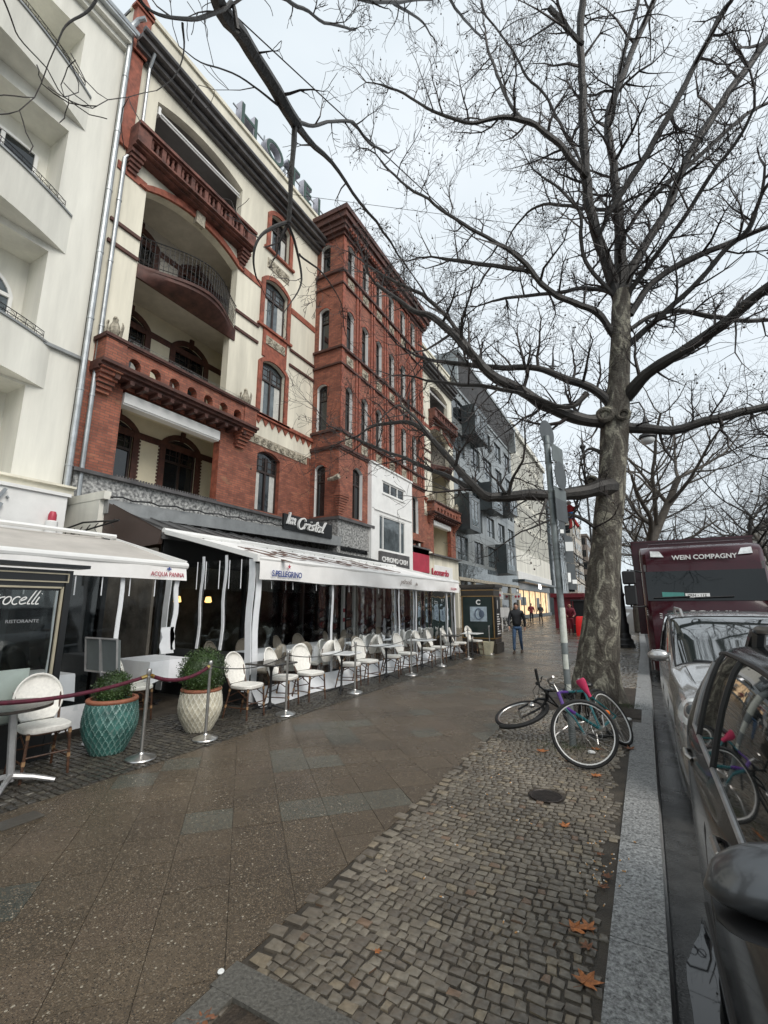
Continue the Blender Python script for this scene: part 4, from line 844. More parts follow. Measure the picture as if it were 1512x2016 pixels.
# far kerb side of the road
b = MB(); b.box(14, 60, -20, 200, -.15, 0); tag(b.build('far_sidewalk', M['granite'], None, smooth=0), kind='structure')
TREE = {
 'trunk': [
  [(-0.86, 9.6, -0.16, 0.547), (-0.82, 9.6, 0.06, 0.475), (-0.77, 9.6, 0.42, 0.393), (-0.68, 9.6, 1.05, 0.34), (-0.58, 9.6, 1.79, 0.301), (-0.46, 9.6, 2.55, 0.276), (-0.3, 9.6, 3.53, 0.255), (-0.18, 9.6, 4.32, 0.248), (-0.06, 9.6, 5.04, 0.27), (-0.01, 9.6, 5.35, 0.252), (0.09, 9.6, 5.98, 0.203), (0.2, 9.6, 6.84, 0.185), (0.29, 9.6, 7.73, 0.177), (0.32, 9.6, 8.02, 0.157)],
 ],
 'main': [
  [(0.28, 9.6, 7.74, 0.136), (0.05, 9.44, 9.11, 0.107), (-0.05, 9.28, 9.54, 0.107), (-0.1, 9.11, 10.56, 0.097), (-0.07, 8.95, 11.31, 0.092), (0.01, 8.79, 12.14, 0.081), (0.09, 8.62, 13.62, 0.076), (0.2, 8.46, 14.38, 0.071), (0.32, 8.3, 15.18, 0.06)],
  [(0.29, 9.6, 7.85, 0.157), (0.44, 9.71, 9.54, 0.109), (0.47, 9.82, 10.41, 0.1), (0.46, 9.94, 12.05, 0.081), (0.48, 10.05, 12.96, 0.078), (0.73, 10.16, 13.62, 0.078), (1.16, 10.28, 14.71, 0.073), (1.77, 10.39, 16, 0.061), (2.09, 10.5, 16.89, 0.05)],
  [(0.45, 9.9, 12.48, 0.035), (0.53, 9.67, 12.28, 0.046), (0.78, 9.43, 13.27, 0.039), (1.24, 9.2, 14.49, 0.033)],
  [(0, 9.2, 9.18, 0.042), (0.47, 9.1, 9.87, 0.062), (1.13, 9, 10.6, 0.06), (1.58, 8.9, 11.25, 0.059), (2.07, 8.8, 11.98, 0.053), (2.44, 8.7, 12.56, 0.043), (2.59, 8.6, 12.6, 0.037)],
  [(0.3, 9.6, 7.9, 0.105), (0.69, 9.77, 8.85, 0.09), (1.36, 9.94, 9.82, 0.085), (1.76, 10.11, 10.94, 0.082), (2.4, 10.29, 11.96, 0.077), (3.03, 10.46, 12.86, 0.077), (3.65, 10.63, 13.69, 0.071), (4.29, 10.8, 14.53, 0.06)],
  [(0.49, 9.9, 9.53, 0.033), (1.05, 10.2, 10.47, 0.051), (1.91, 10.5, 11.17, 0.05), (2.68, 10.8, 11.95, 0.045), (3.22, 11.1, 12.52, 0.04), (3.69, 11.4, 12.85, 0.035)],
  [(0.34, 9.6, 7.83, 0.052), (0.9, 9.36, 8.33, 0.045), (1.46, 9.12, 8.82, 0.038), (1.88, 8.88, 9.29, 0.037), (2.34, 8.64, 9.67, 0.027), (2.54, 8.4, 9.93, 0.021)],
  [(0.43, 9.6, 7.45, 0.072), (0.89, 9.72, 8.13, 0.062), (1.56, 9.84, 8.48, 0.066), (2.34, 9.96, 8.65, 0.054), (2.9, 10.08, 8.84, 0.044), (3.38, 10.2, 8.99, 0.034)],
  [(0.29, 9.6, 6.76, 0.066), (0.96, 9.48, 7.2, 0.054), (1.57, 9.36, 7.57, 0.047), (2, 9.24, 8.01, 0.046), (2.33, 9.12, 8.14, 0.04), (2.43, 9, 8.42, 0.044)],
  [(0.4, 9.6, 7.12, 0.051), (0.85, 9.95, 7.56, 0.047), (1.41, 10.3, 7.66, 0.047), (2.09, 10.65, 7.42, 0.047), (2.89, 11, 7.37, 0.041)],
  [(0.19, 9.6, 5.68, 0.13), (0.49, 9.32, 5.93, 0.111), (1, 9.04, 6.12, 0.096), (1.67, 8.76, 6.27, 0.09), (2.04, 8.48, 6.47, 0.082), (2.4, 8.2, 6.53, 0.069)],
  [(0.05, 9.6, 5.14, 0.12), (0.37, 9.66, 5.02, 0.094), (0.94, 9.72, 4.91, 0.086), (1.72, 9.78, 5.06, 0.079), (2.36, 9.84, 5.14, 0.067), (2.85, 9.9, 5.15, 0.057)],
  [(0.13, 9.6, 7.03, 0.083), (0.04, 9.42, 7.22, 0.077), (-0.15, 9.24, 7.51, 0.072), (-0.57, 9.05, 7.72, 0.067), (-0.97, 8.87, 7.98, 0.063), (-1.31, 8.69, 8.56, 0.058), (-1.66, 8.51, 9.05, 0.048), (-2.13, 8.33, 9.43, 0.043), (-2.58, 8.15, 9.81, 0.039), (-3.14, 7.96, 10.45, 0.034), (-3.75, 7.78, 11.07, 0.029), (-4.24, 7.6, 11.79, 0.024)],
  [(-1.29, 8.8, 8.55, 0.043), (-1.5, 8.58, 8.56, 0.048), (-2.03, 8.35, 8.66, 0.043), (-2.67, 8.12, 8.87, 0.038), (-2.93, 7.9, 8.89, 0.032)],
  [(0.21, 9.6, 7.94, 0.047), (0.04, 9.8, 8.33, 0.049), (-0.44, 10, 8.67, 0.046), (-0.9, 10.2, 8.84, 0.048), (-1.61, 10.4, 9.18, 0.044), (-2.57, 10.6, 9.48, 0.033)],
  [(0.24, 9.6, 7.87, 0.047), (0.1, 9.42, 8.05, 0.047), (-0.27, 9.23, 8.66, 0.042), (-0.33, 9.05, 9.09, 0.037), (-0.21, 8.87, 9.51, 0.031), (-0.58, 8.68, 10.15, 0.032), (-0.88, 8.5, 10.45, 0.021)],
  [(-0.09, 8.9, 10.45, 0.074), (-0.17, 8.67, 10.41, 0.067), (-0.49, 8.43, 10.94, 0.063), (-0.73, 8.2, 11.21, 0.057), (-1.18, 7.97, 11.55, 0.058), (-1.64, 7.73, 11.57, 0.042), (-2.08, 7.5, 11.38, 0.037), (-2.65, 7.27, 11.73, 0.032), (-3.3, 7.03, 12.43, 0.027), (-3.8, 6.8, 12.76, 0.022)],
  [(-1.14, 8.2, 11.75, 0.038), (-1.51, 8.27, 12.66, 0.039), (-1.65, 8.33, 13.57, 0.035), (-1.84, 8.4, 14.54, 0.03)],
  [(-0.12, 8.9, 10.66, 0.027), (-0.39, 8.81, 11.61, 0.033), (-0.55, 8.72, 12.09, 0.028), (-0.7, 8.64, 12.72, 0.028), (-1.09, 8.55, 13.31, 0.029), (-1.16, 8.46, 13.75, 0.023), (-1.5, 8.38, 14.56, 0.023), (-1.85, 8.29, 15.42, 0.024), (-1.87, 8.2, 15.71, 0.018)],
  [(0.11, 8.45, 13.24, 0.053), (0.04, 8.37, 13.23, 0.058), (-0.25, 8.28, 13.91, 0.054), (-0.42, 8.2, 14.28, 0.066)],
  [(0.46, 9.9, 10.23, 0.039), (-0.18, 10.18, 10.8, 0.042), (-0.73, 10.45, 11.43, 0.038), (-1.37, 10.72, 11.99, 0.033), (-1.9, 11, 11.84, 0.028)],
  [(-0.1, 9.6, 5.2, 0.151), (-0.28, 9.4, 5.24, 0.13), (-0.56, 9.2, 5.23, 0.119), (-1.05, 9, 5.46, 0.116), (-1.5, 8.8, 5.8, 0.107), (-1.85, 8.6, 6.02, 0.102), (-2.2, 8.4, 6.28, 0.092), (-2.51, 8.2, 6.68, 0.083), (-2.75, 8, 7.1, 0.072), (-3.19, 7.8, 7.59, 0.068), (-3.46, 7.6, 7.61, 0.052), (-3.92, 7.4, 8.06, 0.042), (-4.16, 7.2, 8.23, 0.032)],
  [(-1.75, 8.1, 5.79, 0.043), (-2.23, 8.13, 6.28, 0.05), (-2.8, 8.16, 7.41, 0.042), (-3.34, 8.19, 8.2, 0.044), (-3.54, 8.21, 8.49, 0.04), (-3.98, 8.24, 8.82, 0.035), (-4.27, 8.27, 9.08, 0.03), (-5.03, 8.3, 9.84, 0.025)],
  [(-0.04, 9.6, 5.41, 0.101), (-0.14, 9.49, 5.66, 0.091), (-0.34, 9.38, 5.9, 0.086), (-0.61, 9.27, 6.05, 0.077), (-1.09, 9.16, 6.39, 0.068), (-1.5, 9.04, 6.54, 0.063), (-2.12, 8.93, 6.65, 0.06), (-2.71, 8.82, 6.81, 0.055), (-3.42, 8.71, 7.03, 0.04), (-3.87, 8.6, 7.25, 0.029)],
  [(-0.49, 9.3, 5.82, 0.071), (-0.52, 9.08, 5.7, 0.064), (-0.74, 8.87, 5.34, 0.034), (-1.44, 8.65, 5.72, 0.04), (-2.1, 8.43, 5.96, 0.041), (-2.8, 8.22, 6.12, 0.036), (-3.38, 8, 6.22, 0.026)],
  [(-0.21, 9.6, 3.9, 0.216), (-0.3, 9.4, 3.88, 0.184), (-0.43, 9.2, 3.84, 0.153), (-0.73, 9, 3.73, 0.124), (-1, 8.8, 3.72, 0.113), (-1.41, 8.6, 3.69, 0.104), (-1.97, 8.4, 3.69, 0.096), (-2.26, 8.2, 3.68, 0.086)],
  [(-2.26, 8.2, 3.68, 0.086), (-2.33, 8.07, 3.68, 0.076), (-2.57, 7.94, 3.99, 0.067), (-3.04, 7.81, 4.67, 0.059), (-3.39, 7.69, 5.1, 0.045), (-3.63, 7.56, 5.22, 0.04), (-4.35, 7.43, 5.23, 0.026), (-4.65, 7.3, 5, 0.015)],
  [(-2.26, 8.2, 3.7, 0.062), (-2.5, 8.14, 3.82, 0.053), (-2.93, 8.09, 4.11, 0.044), (-3.28, 8.03, 4.27, 0.04), (-3.53, 7.97, 4.43, 0.036), (-4.11, 7.91, 4.73, 0.031), (-4.89, 7.86, 5.12, 0.027), (-5.38, 7.8, 5.47, 0.017)],
  [(-3.09, 7.5, 4.73, 0.033), (-3.32, 7.33, 5.15, 0.029), (-3.57, 7.17, 5.41, 0.024), (-3.61, 7, 5.31, 0.014)],
  [(-1.89, 8.2, 3.67, 0.037), (-1.81, 8.1, 3.87, 0.028), (-1.66, 8, 4.06, 0.023), (-1.52, 7.9, 4.2, 0.018)],
  [(-1.94, 8.2, 3.7, 0.033), (-2.12, 8.4, 3.98, 0.024), (-2.31, 8.6, 4.21, 0.02)],
  [(-0.43, 9.6, 2.99, 0.044), (-0.64, 9.35, 3.24, 0.039), (-1.05, 9.1, 3.44, 0.029), (-1.32, 8.85, 3.25, 0.019), (-1.79, 8.6, 3.04, 0.014)],
  [(-0.25, 9.6, 4.54, 0.05), (-0.49, 9.45, 4.75, 0.03), (-0.63, 9.3, 4.62, 0.02), (-0.74, 9.15, 4.23, 0.015), (-0.68, 9, 3.84, 0.014)],
 ],
 'near': [
  [(-2.2, 1.45, 6.01, 0.06), (-2.4, 1.71, 6.29, 0.061), (-2.6, 2.14, 6.63, 0.063), (-2.8, 2.73, 6.99, 0.066), (-3, 3.31, 7.28, 0.072)],
  [(-3, 3.31, 7.28, 0.048), (-3.2, 4.15, 7.76, 0.028), (-3.4, 5.24, 8.25, 0.025), (-3.6, 6.66, 8.71, 0.025), (-3.8, 7.98, 9.08, 0.017)],
  [(-3, 3.29, 7.24, 0.033), (-3.07, 3.34, 6.71, 0.03), (-3.13, 3.43, 6.33, 0.027), (-3.2, 3.48, 6.13, 0.027)],
  [(-3.2, 3.5, 6.16, 0.024), (-3.26, 3.24, 5.88, 0.02), (-3.32, 3.14, 5.7, 0.017), (-3.38, 3.12, 5.51, 0.014), (-3.44, 3.23, 5.35, 0.009), (-3.5, 3.37, 5.34, 0.006)],
  [(-3.2, 3.48, 6.13, 0.018), (-3.25, 3.71, 6.05, 0.016), (-3.3, 3.9, 5.78, 0.013), (-3.35, 3.91, 5.59, 0.01), (-3.4, 3.71, 5.19, 0.006)],
  [(-3.3, 3.82, 6.01, 0.013), (-3.4, 4.49, 6.24, 0.011), (-3.5, 5.02, 6.22, 0.008), (-3.6, 5.24, 5.95, 0.008)],
  [(-3, 3.37, 7.36, 0.024), (-3.08, 3.76, 7.79, 0.023), (-3.16, 4.24, 8.48, 0.025), (-3.24, 4.96, 9.32, 0.025), (-3.32, 5.5, 9.49, 0.022), (-3.4, 6.29, 10.2, 0.019)],
  [(-2.4, 1.91, 6.27, 0.021), (-2.38, 1.83, 6.49, 0.018), (-2.37, 1.74, 6.2, 0.016), (-2.35, 1.49, 5.72, 0.013), (-2.33, 1.31, 5.45, 0.01), (-2.32, 1.17, 5.34, 0.008), (-2.3, 1.09, 5.35, 0.006)],
  [(-2.35, 1.42, 5.6, 0.009), (-2.4, 1.49, 5.49, 0.005), (-2.45, 1.49, 5.3, 0.004), (-2.5, 1.39, 5.08, 0.003)],
  [(-2.9, 3, 7.07, 0.014), (-2.85, 2.51, 6.75, 0.01), (-2.8, 2.17, 6.46, 0.007), (-2.75, 1.88, 6.11, 0.006), (-2.7, 1.62, 5.93, 0.004)],
  [(-2.4, 0.93, 5.11, 0.009), (-2.43, 0.91, 5.01, 0.007), (-2.47, 0.84, 4.87, 0.006), (-2.5, 0.83, 4.74, 0.004)],
  [(-2.6, 2.21, 7.34, 0.024), (-2.7, 2.7, 8.12, 0.022), (-2.8, 3.15, 8.64, 0.018), (-2.9, 3.67, 9.27, 0.017), (-3, 4.55, 10.48, 0.016)],
  [(-2.2, 0.51, 4.34, 0.004), (-2.3, 0.59, 4.39, 0.004), (-2.4, 0.66, 4.42, 0.003), (-2.5, 0.81, 4.51, 0.003)],
  [(-2.8, 4.84, 11.7, 0.029), (-2.87, 5.71, 12.62, 0.028), (-2.93, 7.08, 14.29, 0.022), (-3, 7.85, 14.99, 0.018)],
  [(-2.7, 3.6, 9.67, 0.027), (-2.73, 4.42, 10.63, 0.027), (-2.77, 5.72, 12.62, 0.028), (-2.8, 7.73, 15.84, 0.03)],
  [(-2.4, 7.28, 14.9, 0.034), (-2.4, 8.19, 15.64, 0.031), (-2.4, 10.42, 18.03, 0.03)],
 ],
}
def barkmat():
    m = mat('plane_tree_bark', (.2, .18, .14), .75); t = m.node_tree; p = t.nodes['Principled BSDF']; L = t.links.new
    geo = t.nodes.new('ShaderNodeNewGeometry'); mp = t.nodes.new('ShaderNodeMapping'); mp.inputs['Scale'].default_value = (1, 1, .42); L(geo.outputs['Position'], mp.inputs[0])
    n = nn(t, 'ShaderNodeTexNoise', Scale=5.4, Detail=5., Roughness=.6, Distortion=1.3); L(mp.outputs[0], n.inputs['Vector'])
    r = t.nodes.new('ShaderNodeValToRGB'); r.color_ramp.interpolation = 'EASE'; e = r.color_ramp.elements
    while len(e) < 6: e.new(.5)
    for k, (pos, c) in enumerate(((.0, (.032, .025, .018)), (.40, (.055, .045, .034)), (.47, (.09, .079, .062)), (.545, (.11, .10, .08)), (.57, (.24, .225, .175)), (.75, (.31, .295, .235)))): e[k].position = pos; e[k].color = (*c, 1)
    L(n.outputs[0], r.inputs[0]); n2 = nn(t, 'ShaderNodeTexNoise', Scale=30., Detail=6.); L(geo.outputs['Position'], n2.inputs['Vector'])
    hs = t.nodes.new('ShaderNodeHueSaturation'); rm = t.nodes.new('ShaderNodeMapRange'); rm.inputs[1].default_value = .3; rm.inputs[2].default_value = .7; rm.inputs[3].default_value = .65; rm.inputs[4].default_value = 1.25
    L(n2.outputs[0], rm.inputs[0]); L(rm.outputs[0], hs.inputs['Value']); L(r.outputs[0], hs.inputs['Color']); L(hs.outputs[0], p.inputs['Base Color'])
    ad = t.nodes.new('ShaderNodeMath'); ad.operation = 'MULTIPLY_ADD'; L(n2.outputs[0], ad.inputs[0]); ad.inputs[1].default_value = .4; L(n.outputs[0], ad.inputs[2])
    b = nn(t, 'ShaderNodeBump', Strength=.9, Distance=.05); L(ad.outputs[0], b.inputs['Height']); L(b.outputs[0], p.inputs['Normal']); return m
M['bark'] = barkmat(); M['limb'] = mat('wet_dark_bark', (.034, .029, .024), .55, var=.5, vs=5, bump=.5, bs=25, col2=(.011, .010, .009))
M['twig'] = mat('twigs', (.025, .018, .016), .6, var=.3, vs=3); M['seed'] = mat('seed_balls', (.05, .035, .025), .8)
def smooth_line(P, k=2):
    for _ in range(k):
        Q = [P[0]]
        for a, c in zip(P, P[1:]): Q += [a * .75 + c * .25, a * .25 + c * .75]
        P = Q + [P[-1]]
    return P
def limb_mesh(b, pts, n=8, rough=.0, seed=0, k=2):
    P = smooth_line([Vector(p) for p in pts], k) if len(pts) > 2 else [Vector(p) for p in pts]
    if rough:
        Q = []
        for i, p in enumerate(P):
            q = p.copy(); nv = noise.noise_vector(Vector((p[0], p[1], p[2])) * 2.2 + Vector((seed * 9.1, 0, 0))); q[0] += nv[0] * rough * (.3 + p[3]) * 3; q[1] += nv[1] * rough * .5; q[2] += nv[2] * rough * (.3 + p[3]) * 3
            q[3] *= 1 + .12 * noise.noise(Vector(p[:3]) * 5); Q.append(q)
        P = [P[0]] + Q[1:]
    b.tube([p.to_3d() if len(p) == 4 else p for p in P], [max(p[3], .003) for p in P], n); return P
def to3(p): return Vector((p[0], p[1], p[2]))
def twiggy(b, seeds, balls, rn, start, d, L, r, depth, up=.25, zig=.45, leaf=.02):
    n = 4 if depth < 2 else 5; p = start.copy(); d = d.normalized(); P = [p.copy()]; Rr = [r]; step = L / n
    for i in range(n):
        j = Vector((rn.gauss(0, 1), rn.gauss(0, 1), rn.gauss(0, 1))) * zig * .45
        d = (d + j + Vector((0, 0, up * .3))).normalized(); p = p + d * step * rn.uniform(.8, 1.2); P.append(p.copy()); Rr.append(max(r * (1 - .8 * (i + 1) / n), .0034))
        if depth > 0 and (i > 0 or depth > 1):
            for _ in range(2 if depth > 1 else 1 + (rn.random() < .6)):
                q = Vector((rn.gauss(0, 1), rn.gauss(0, 1), rn.gauss(0, 1))); q = (q - d * q.dot(d)).normalized()
                twiggy(b, seeds, balls, rn, p, d * .65 + q * .8, L * rn.uniform(.35, .6), Rr[-1] * .65, depth - 1, up, zig)
    b.tube(P, Rr, 3 if depth < 2 else 4, cap=False)
    if depth == 0 and rn.random() < balls:
        q = p + Vector((rn.uniform(-.02, .02), 0, -rn.uniform(.06, .12))); b.tube([p, q], .002, 3, cap=False); seeds.append(q)
def limbs_to_tree(t, data, trunkpts, seed, dens=1., balls=.12, th_len=1.1, zmin=4.5, rmax=.2):
    rn = random.Random(seed); seeds = []; tw = MB()
    for k, pts in enumerate(data):
        b = MB(); P = limb_mesh(b, pts, 10 if pts[0][3] > .1 else 6, .035, k)
        if pts[-1][3] > .05 and len(pts) < 9 and pts[-1][2] < 9: b.ball(pts[-1][:3], pts[-1][3] * 1.05, 8, 5)
        b.build('branch', M['limb'], t)
        acc = 0
        for a, c in zip(P, P[1:]):
            A, C = to3(a), to3(c); d = C - A; acc += d.length
            sp = .34 / dens
            while acc > sp:
                acc -= sp; r = a[3]
                if r > rmax or A.z < zmin - 1.5: continue
                q = Vector((rn.gauss(0, 1), rn.gauss(0, 1), rn.gauss(0, 1) + .35)); dn = d.normalized(); q = (q - dn * q.dot(dn)).normalized()
                Ln = th_len * rn.uniform(.35, 1.05); twiggy(tw, seeds, balls, rn, A.lerp(C, rn.random()), dn * .45 + q, Ln, min(r * .55, .028 * Ln + .006), 2 if rn.random() < (.55 if th_len > .8 else .2) else 1)
        e = to3(P[-1]); dn = (e - to3(P[-3])).normalized()
        if P[-1][3] < .045: twiggy(tw, seeds, balls, rn, e, dn, th_len * .9, P[-1][3], 2 if th_len > .8 else 1)
    tw.build('crown', M['twig'], t, smooth=0)
    if seeds:
        b = MB()
        for s in seeds: b.ball(s, rn.uniform(.013, .02), 6, 4)
        tag(b.build('seed_balls', M['seed'], t), kind='stuff')
tr = thing('plane_tree', 'big bare plane tree with mottled bark behind the fallen bicycles', 'tree', (-.78, 9.6, 0))
b = MB(); P = smooth_line([Vector(p) for p in TREE['trunk'][0]], 2); rs = []; n = 28
for i, p in enumerate(P):
    z = p[2]; rr = p[3]; ring = []
    for k in range(n):
        a = 2 * PI * k / n; fl = max(0, .9 - z) / .9
        f_ = 1 + .16 * fl * fl * math.cos(a * 5 + 1) + .05 * noise.noise(Vector((math.cos(a) * 1.3, math.sin(a) * 1.3, z * 1.1))) * 2 + .05 * noise.noise(Vector((math.cos(a) * 3, math.sin(a) * 3, z * 3)))
        ring.append((p[0] + rr * f_ * math.cos(a), p[1] + rr * f_ * math.sin(a), p[2]))
    rs.append(ring)
b.rings(rs, True); trunk = b.build('trunk', M['bark'], tr, smooth=80)
for x, y, z, r_ in ((-.55, 9.28, 4.0, .1), (-.2, 9.32, 5.3, .13), (.12, 9.35, 5.25, .1)):
    b = MB(); b.tube([(x + .02 * 0, y - .07, z) if 0 else (x + r_ * math.cos(k * PI / 6), y - .06, z + r_ * .9 * math.sin(k * PI / 6)) for k in range(12)], r_ * .35, 6, close=True); b.ball((x, y, z), (r_ * .9, .06, r_ * .8), 8, 5)
    b.build('branch_scar', M['bark'], tr)
limbs_to_tree(tr, TREE['main'], None, 11, 1.15, .1, 1.35)
# tree behind the viewer whose limbs reach overhead
tn = thing('plane_tree', 'plane tree limb reaching overhead from the top edge, in front of the hotel sign', 'tree', (-1.1, -1.1, 0))
b = MB(); limb_mesh(b, [(-1.1, -1.1, -.02, .42), (-1.1, -1.1, .8, .34), (-1.15, -1.05, 2.5, .3), (-1.3, -.8, 3.8, .26), (-1.6, 0, 4.7, .17), TREE['near'][0][0]], 14, .02, 2)
limb_mesh(b, [(-1.15, -1.05, 2.4, .28), (-1.0, -1.5, 4.5, .24), (-1.2, -1.8, 7.5, .18), (-.9, -1.6, 11, .1)], 12, .03, 5)
for q in TREE['near'][7:]:
    e = q[0]
    if q is not TREE['near'][7] and q is not TREE['near'][8] and q is not TREE['near'][9]: limb_mesh(b, [(-1.25, -1.6, 6 + .1 * len(q), .09), (e[0] * .8 - .3, e[1] * .4 - .6, e[2] + .5, max(e[3] * 1.5, .04)), e], 6, .02, 3)
b.build('trunk', M['bark'], tn, smooth=80)
limbs_to_tree(tn, TREE['near'], None, 23, .55, .01, .55, zmin=0)

def tree(x, y, H, seed, lab, group=None, r0=.33, spread=.5, dens=1, lean=0, leafm=None, name='plane_tree'):
    t = thing(name, lab, 'tree', (x, y, 0), group); rn = random.Random(seed); seeds = []; tw = MB(); tb = MB()
    def grow(p, d, L, r, lv):
        n = 6; P = [(*p, r)]; d = d.normalized(); q = p.copy(); kids = []
        for i in range(n):
            d = (d + Vector((rn.gauss(0, 1), rn.gauss(0, 1), rn.gauss(0, .6))) * .13 + Vector((0, 0, .07))).normalized(); q = q + d * L / n; rr = r * (1 - .55 * (i + 1) / n); P.append((*q, rr))
            if i >= (2 if lv == 0 else 1): kids.append((q.copy(), d.copy(), rr))
        limb_mesh(tb, P, 8 if lv == 0 else 5, .02, seed, 1)
        if lv < 3:
            for c, dd, rr in kids:
                for _ in range((3 if lv == 0 else 2)):
                    if rn.random() > .85: continue
                    w_ = Vector((rn.gauss(0, 1), rn.gauss(0, 1), rn.gauss(0, .5))); w_ = (w_ - dd * w_.dot(dd)).normalized()
                    L2 = L * rn.uniform(.38, .62) if lv else H * rn.uniform(.3, .45)
                    grow(c, dd * .6 + w_ * (spread + .5), L2, rr * .6, lv + 1) if lv < 2 else twiggy(tw, seeds, 0, rn, c, dd * .5 + w_, 1.5 * rn.uniform(.5, 1.1) * dens, .012, 1)
    grow(Vector((x, y, -.02)), Vector((lean, 0, 1)), H * .62, r0, 0)
    tb.build('trunk', M['limb'] if r0 < .3 else M['bark2'], t, smooth=80); tw.build('crown', M['twig'], t, smooth=0); return t
M['bark2'] = mat('grey_bark', (.12, .105, .085), .75, var=.4, vs=4, bump=.5, bs=20, col2=(.05, .043, .036))
tree(.1, 33.2, 17, 3, 'bare plane tree behind the lamp post and left of the red truck', r0=.42, spread=.6)
tree(.3, 47, 16, 8, 'bare plane tree farther down the kerb, second beyond the lamp post', r0=.36, spread=.6)
tree(.2, 61, 16, 14, 'bare plane tree small in the distance, third beyond the lamp post', r0=.34, spread=.6)
tree(-7.2, 88, 15, 21, 'bare dark tree in front of the dark office block at the street end', r0=.28, spread=.6)
tree(12.5, 40, 15, 31, 'bare tree across the road, to the right of the red truck', r0=.3, spread=.6)
tree(13, 58, 16, 37, 'bare tree across the road, farther than the one beside the truck', r0=.3, spread=.6)
tree(3, 80, 15, 41, 'bare tree in the far middle of the avenue beyond the truck', r0=.3, spread=.6)
tree(8.2, 27, 14, 51, 'bare tree with a low spreading crown directly behind the truck roof', r0=.28, spread=.7)
tree(7.2, 47, 15, 57, 'bare tree standing on the median behind the truck, left of the beige block', r0=.28, spread=.7)
tree(18, 48, 15, 63, 'bare tree at the far right edge in front of the brown building', r0=.3, spread=.7)
# ============================================================ terrace: awnings and clear screens
M['chrome'] = mat('brushed_steel', (.55, .54, .52), .28, metal=.95, var=.1, vs=20)
M['alu'] = mat('aluminium', (.5, .5, .5), .4, metal=.7, var=.1, vs=10)
aw = thing('awning', 'long white extended awning over the terrace, lettered on its front flap', 'awning', (-7, 6, 0))
A0, A1, Bx, Bz, Fx, Fz = 5.97, 16.32, -8.45, 3.16, -5.79, 2.5
b = MB(); n = 14
rs = [[(Bx + (Fx - Bx) * k / 6, A0 + (A1 - A0) * i / n, Bz + (Fz - Bz) * k / 6 - .02 * math.sin(PI * k / 6) - .012 * math.sin(i * 1.7)) for k in range(7)] for i in range(n + 1)]
b.rings(rs, False, closed=False); o_ = len(b.v); b.rings([[(x, y, z - .012) for x, y, z in r] for r in rs], False, closed=False)
b.build('canopy', M['fabric'], aw, smooth=60)
b = MB(); b.rings([[(Fx + .03 + .012 * math.sin(i * .9), A0 + (A1 - A0) * i / 40, 2.47), (Fx + .04 + .02 * math.sin(i * .8), A0 + (A1 - A0) * i / 40, 2.3), (Fx + .035 + .03 * math.sin(i * .7), A0 + (A1 - A0) * i / 40, 2.13 + .01 * math.sin(i * .6))] for i in range(41)], False, closed=False)
b.build('valance', M['fabric'], aw, smooth=60)
b = MB(); b.tube([(Fx, A0 - .03, 2.5), (Fx, A1 + .03, 2.5)], .045, 8); b.tube([(Bx, A0 - .03, Bz + .04), (Bx, A1, Bz + .04)], .06, 8)
for y in (A0, A1): b.bar((Bx, y, Bz + .02), (Fx, y, 2.52), .05, .09)
b.tube([(Bx + .05, 8, Bz + .07), (Bx + .05, A1, Bz + .07)], .03, 6); b.box(Fx - .05, Fx + .05, A0 - .08, A0 - .02, 2.44, 2.56)
b.build('awning_frame', M['trimwhite'], aw)
for y, s in ((6.75, 1), ):
    o = text('S.PELLEGRINO', .15, EAST((-5.69, 6.22, 2.2)), M['blue'], aw, 'printed_lettering', .002, bold=.003, sx=.88)
b = MB(); rr = [.055 if k % 2 == 0 else .022 for k in range(10)]; b.add([(-5.69, 6.68 + rr[k] * math.sin(k * PI / 5), 2.395 + rr[k] * math.cos(k * PI / 5)) for k in range(10)], [tuple(range(10))]); b.build('printed_star', M['red'], aw, smooth=0)
script('petrocelli', .075, EAST((-5.7, 11.4, 2.27)), M['brownink'], aw, .09, 'printed_lettering', depth=.02, sx=1.6); text('.de', .13, EAST((-5.7, 12.35, 2.25)), M['brownink'], aw, 'printed_lettering', .002)
text('S.PELLEGRINO', .12, EAST((-5.7, 15.3, 2.2)), M['red'], aw, 'printed_lettering', .002, sx=.8)
sl = Vector((Bx - Fx, 0, Bz - Fz)).normalized()
script('petrocelli', .95, frm((-6.35, 6.7, 2.665), (0, 1, 0), sl), M['brownink'], aw, .05, 'awning_script', depth=.012, sx=1.12, slant=.1)
cu = thing('plastic_screen', 'clear plastic side and front screens with white strips under the long awning', 'screen', (-6, 6, 0))
b = MB(); n = 40
for (p, q) in (((-8.3, 6.02), (-5.92, 6.02)), ((-5.92, 6.02), (-5.92, 16.25)), ((-5.92, 16.25), (-8.3, 16.25))):
    m_ = 12 if p[1] == q[1] else 60; rs = []
    for i in range(m_ + 1):
        t = i / m_; x, y = p[0] + (q[0] - p[0]) * t, p[1] + (q[1] - p[1]) * t; wv = .018 * math.sin(i * 1.9) + .012 * math.sin(i * .7)
        rs.append([((x + wv if p[0] == q[0] else x), (y + wv if p[1] == q[1] else y), z) for z in (.28, .9, 1.5, 2.45 if p[0] == q[0] else 2.5)])
    b.rings(rs, False, closed=False)
b.build('clear_sheet', M['film'], cu, smooth=80)
b = MB()
def strip(x, y, w_, z0, z1, along='y', sw=.02):
    rs = []
    for k in range(9):
        z = z0 + (z1 - z0) * k / 8; o = sw * math.sin(k * 1.3 + y * 3)
        rs.append([(x + .012, y + o, z), (x + .012, y + w_ + o, z), (x - .004, y + w_ + o, z), (x - .004, y + o, z)] if along == 'y' else [(x + o, y - .012, z), (x + w_ + o, y - .012, z), (x + w_ + o, y + .004, z), (x + o, y + .004, z)])
    b.rings(rs, True)
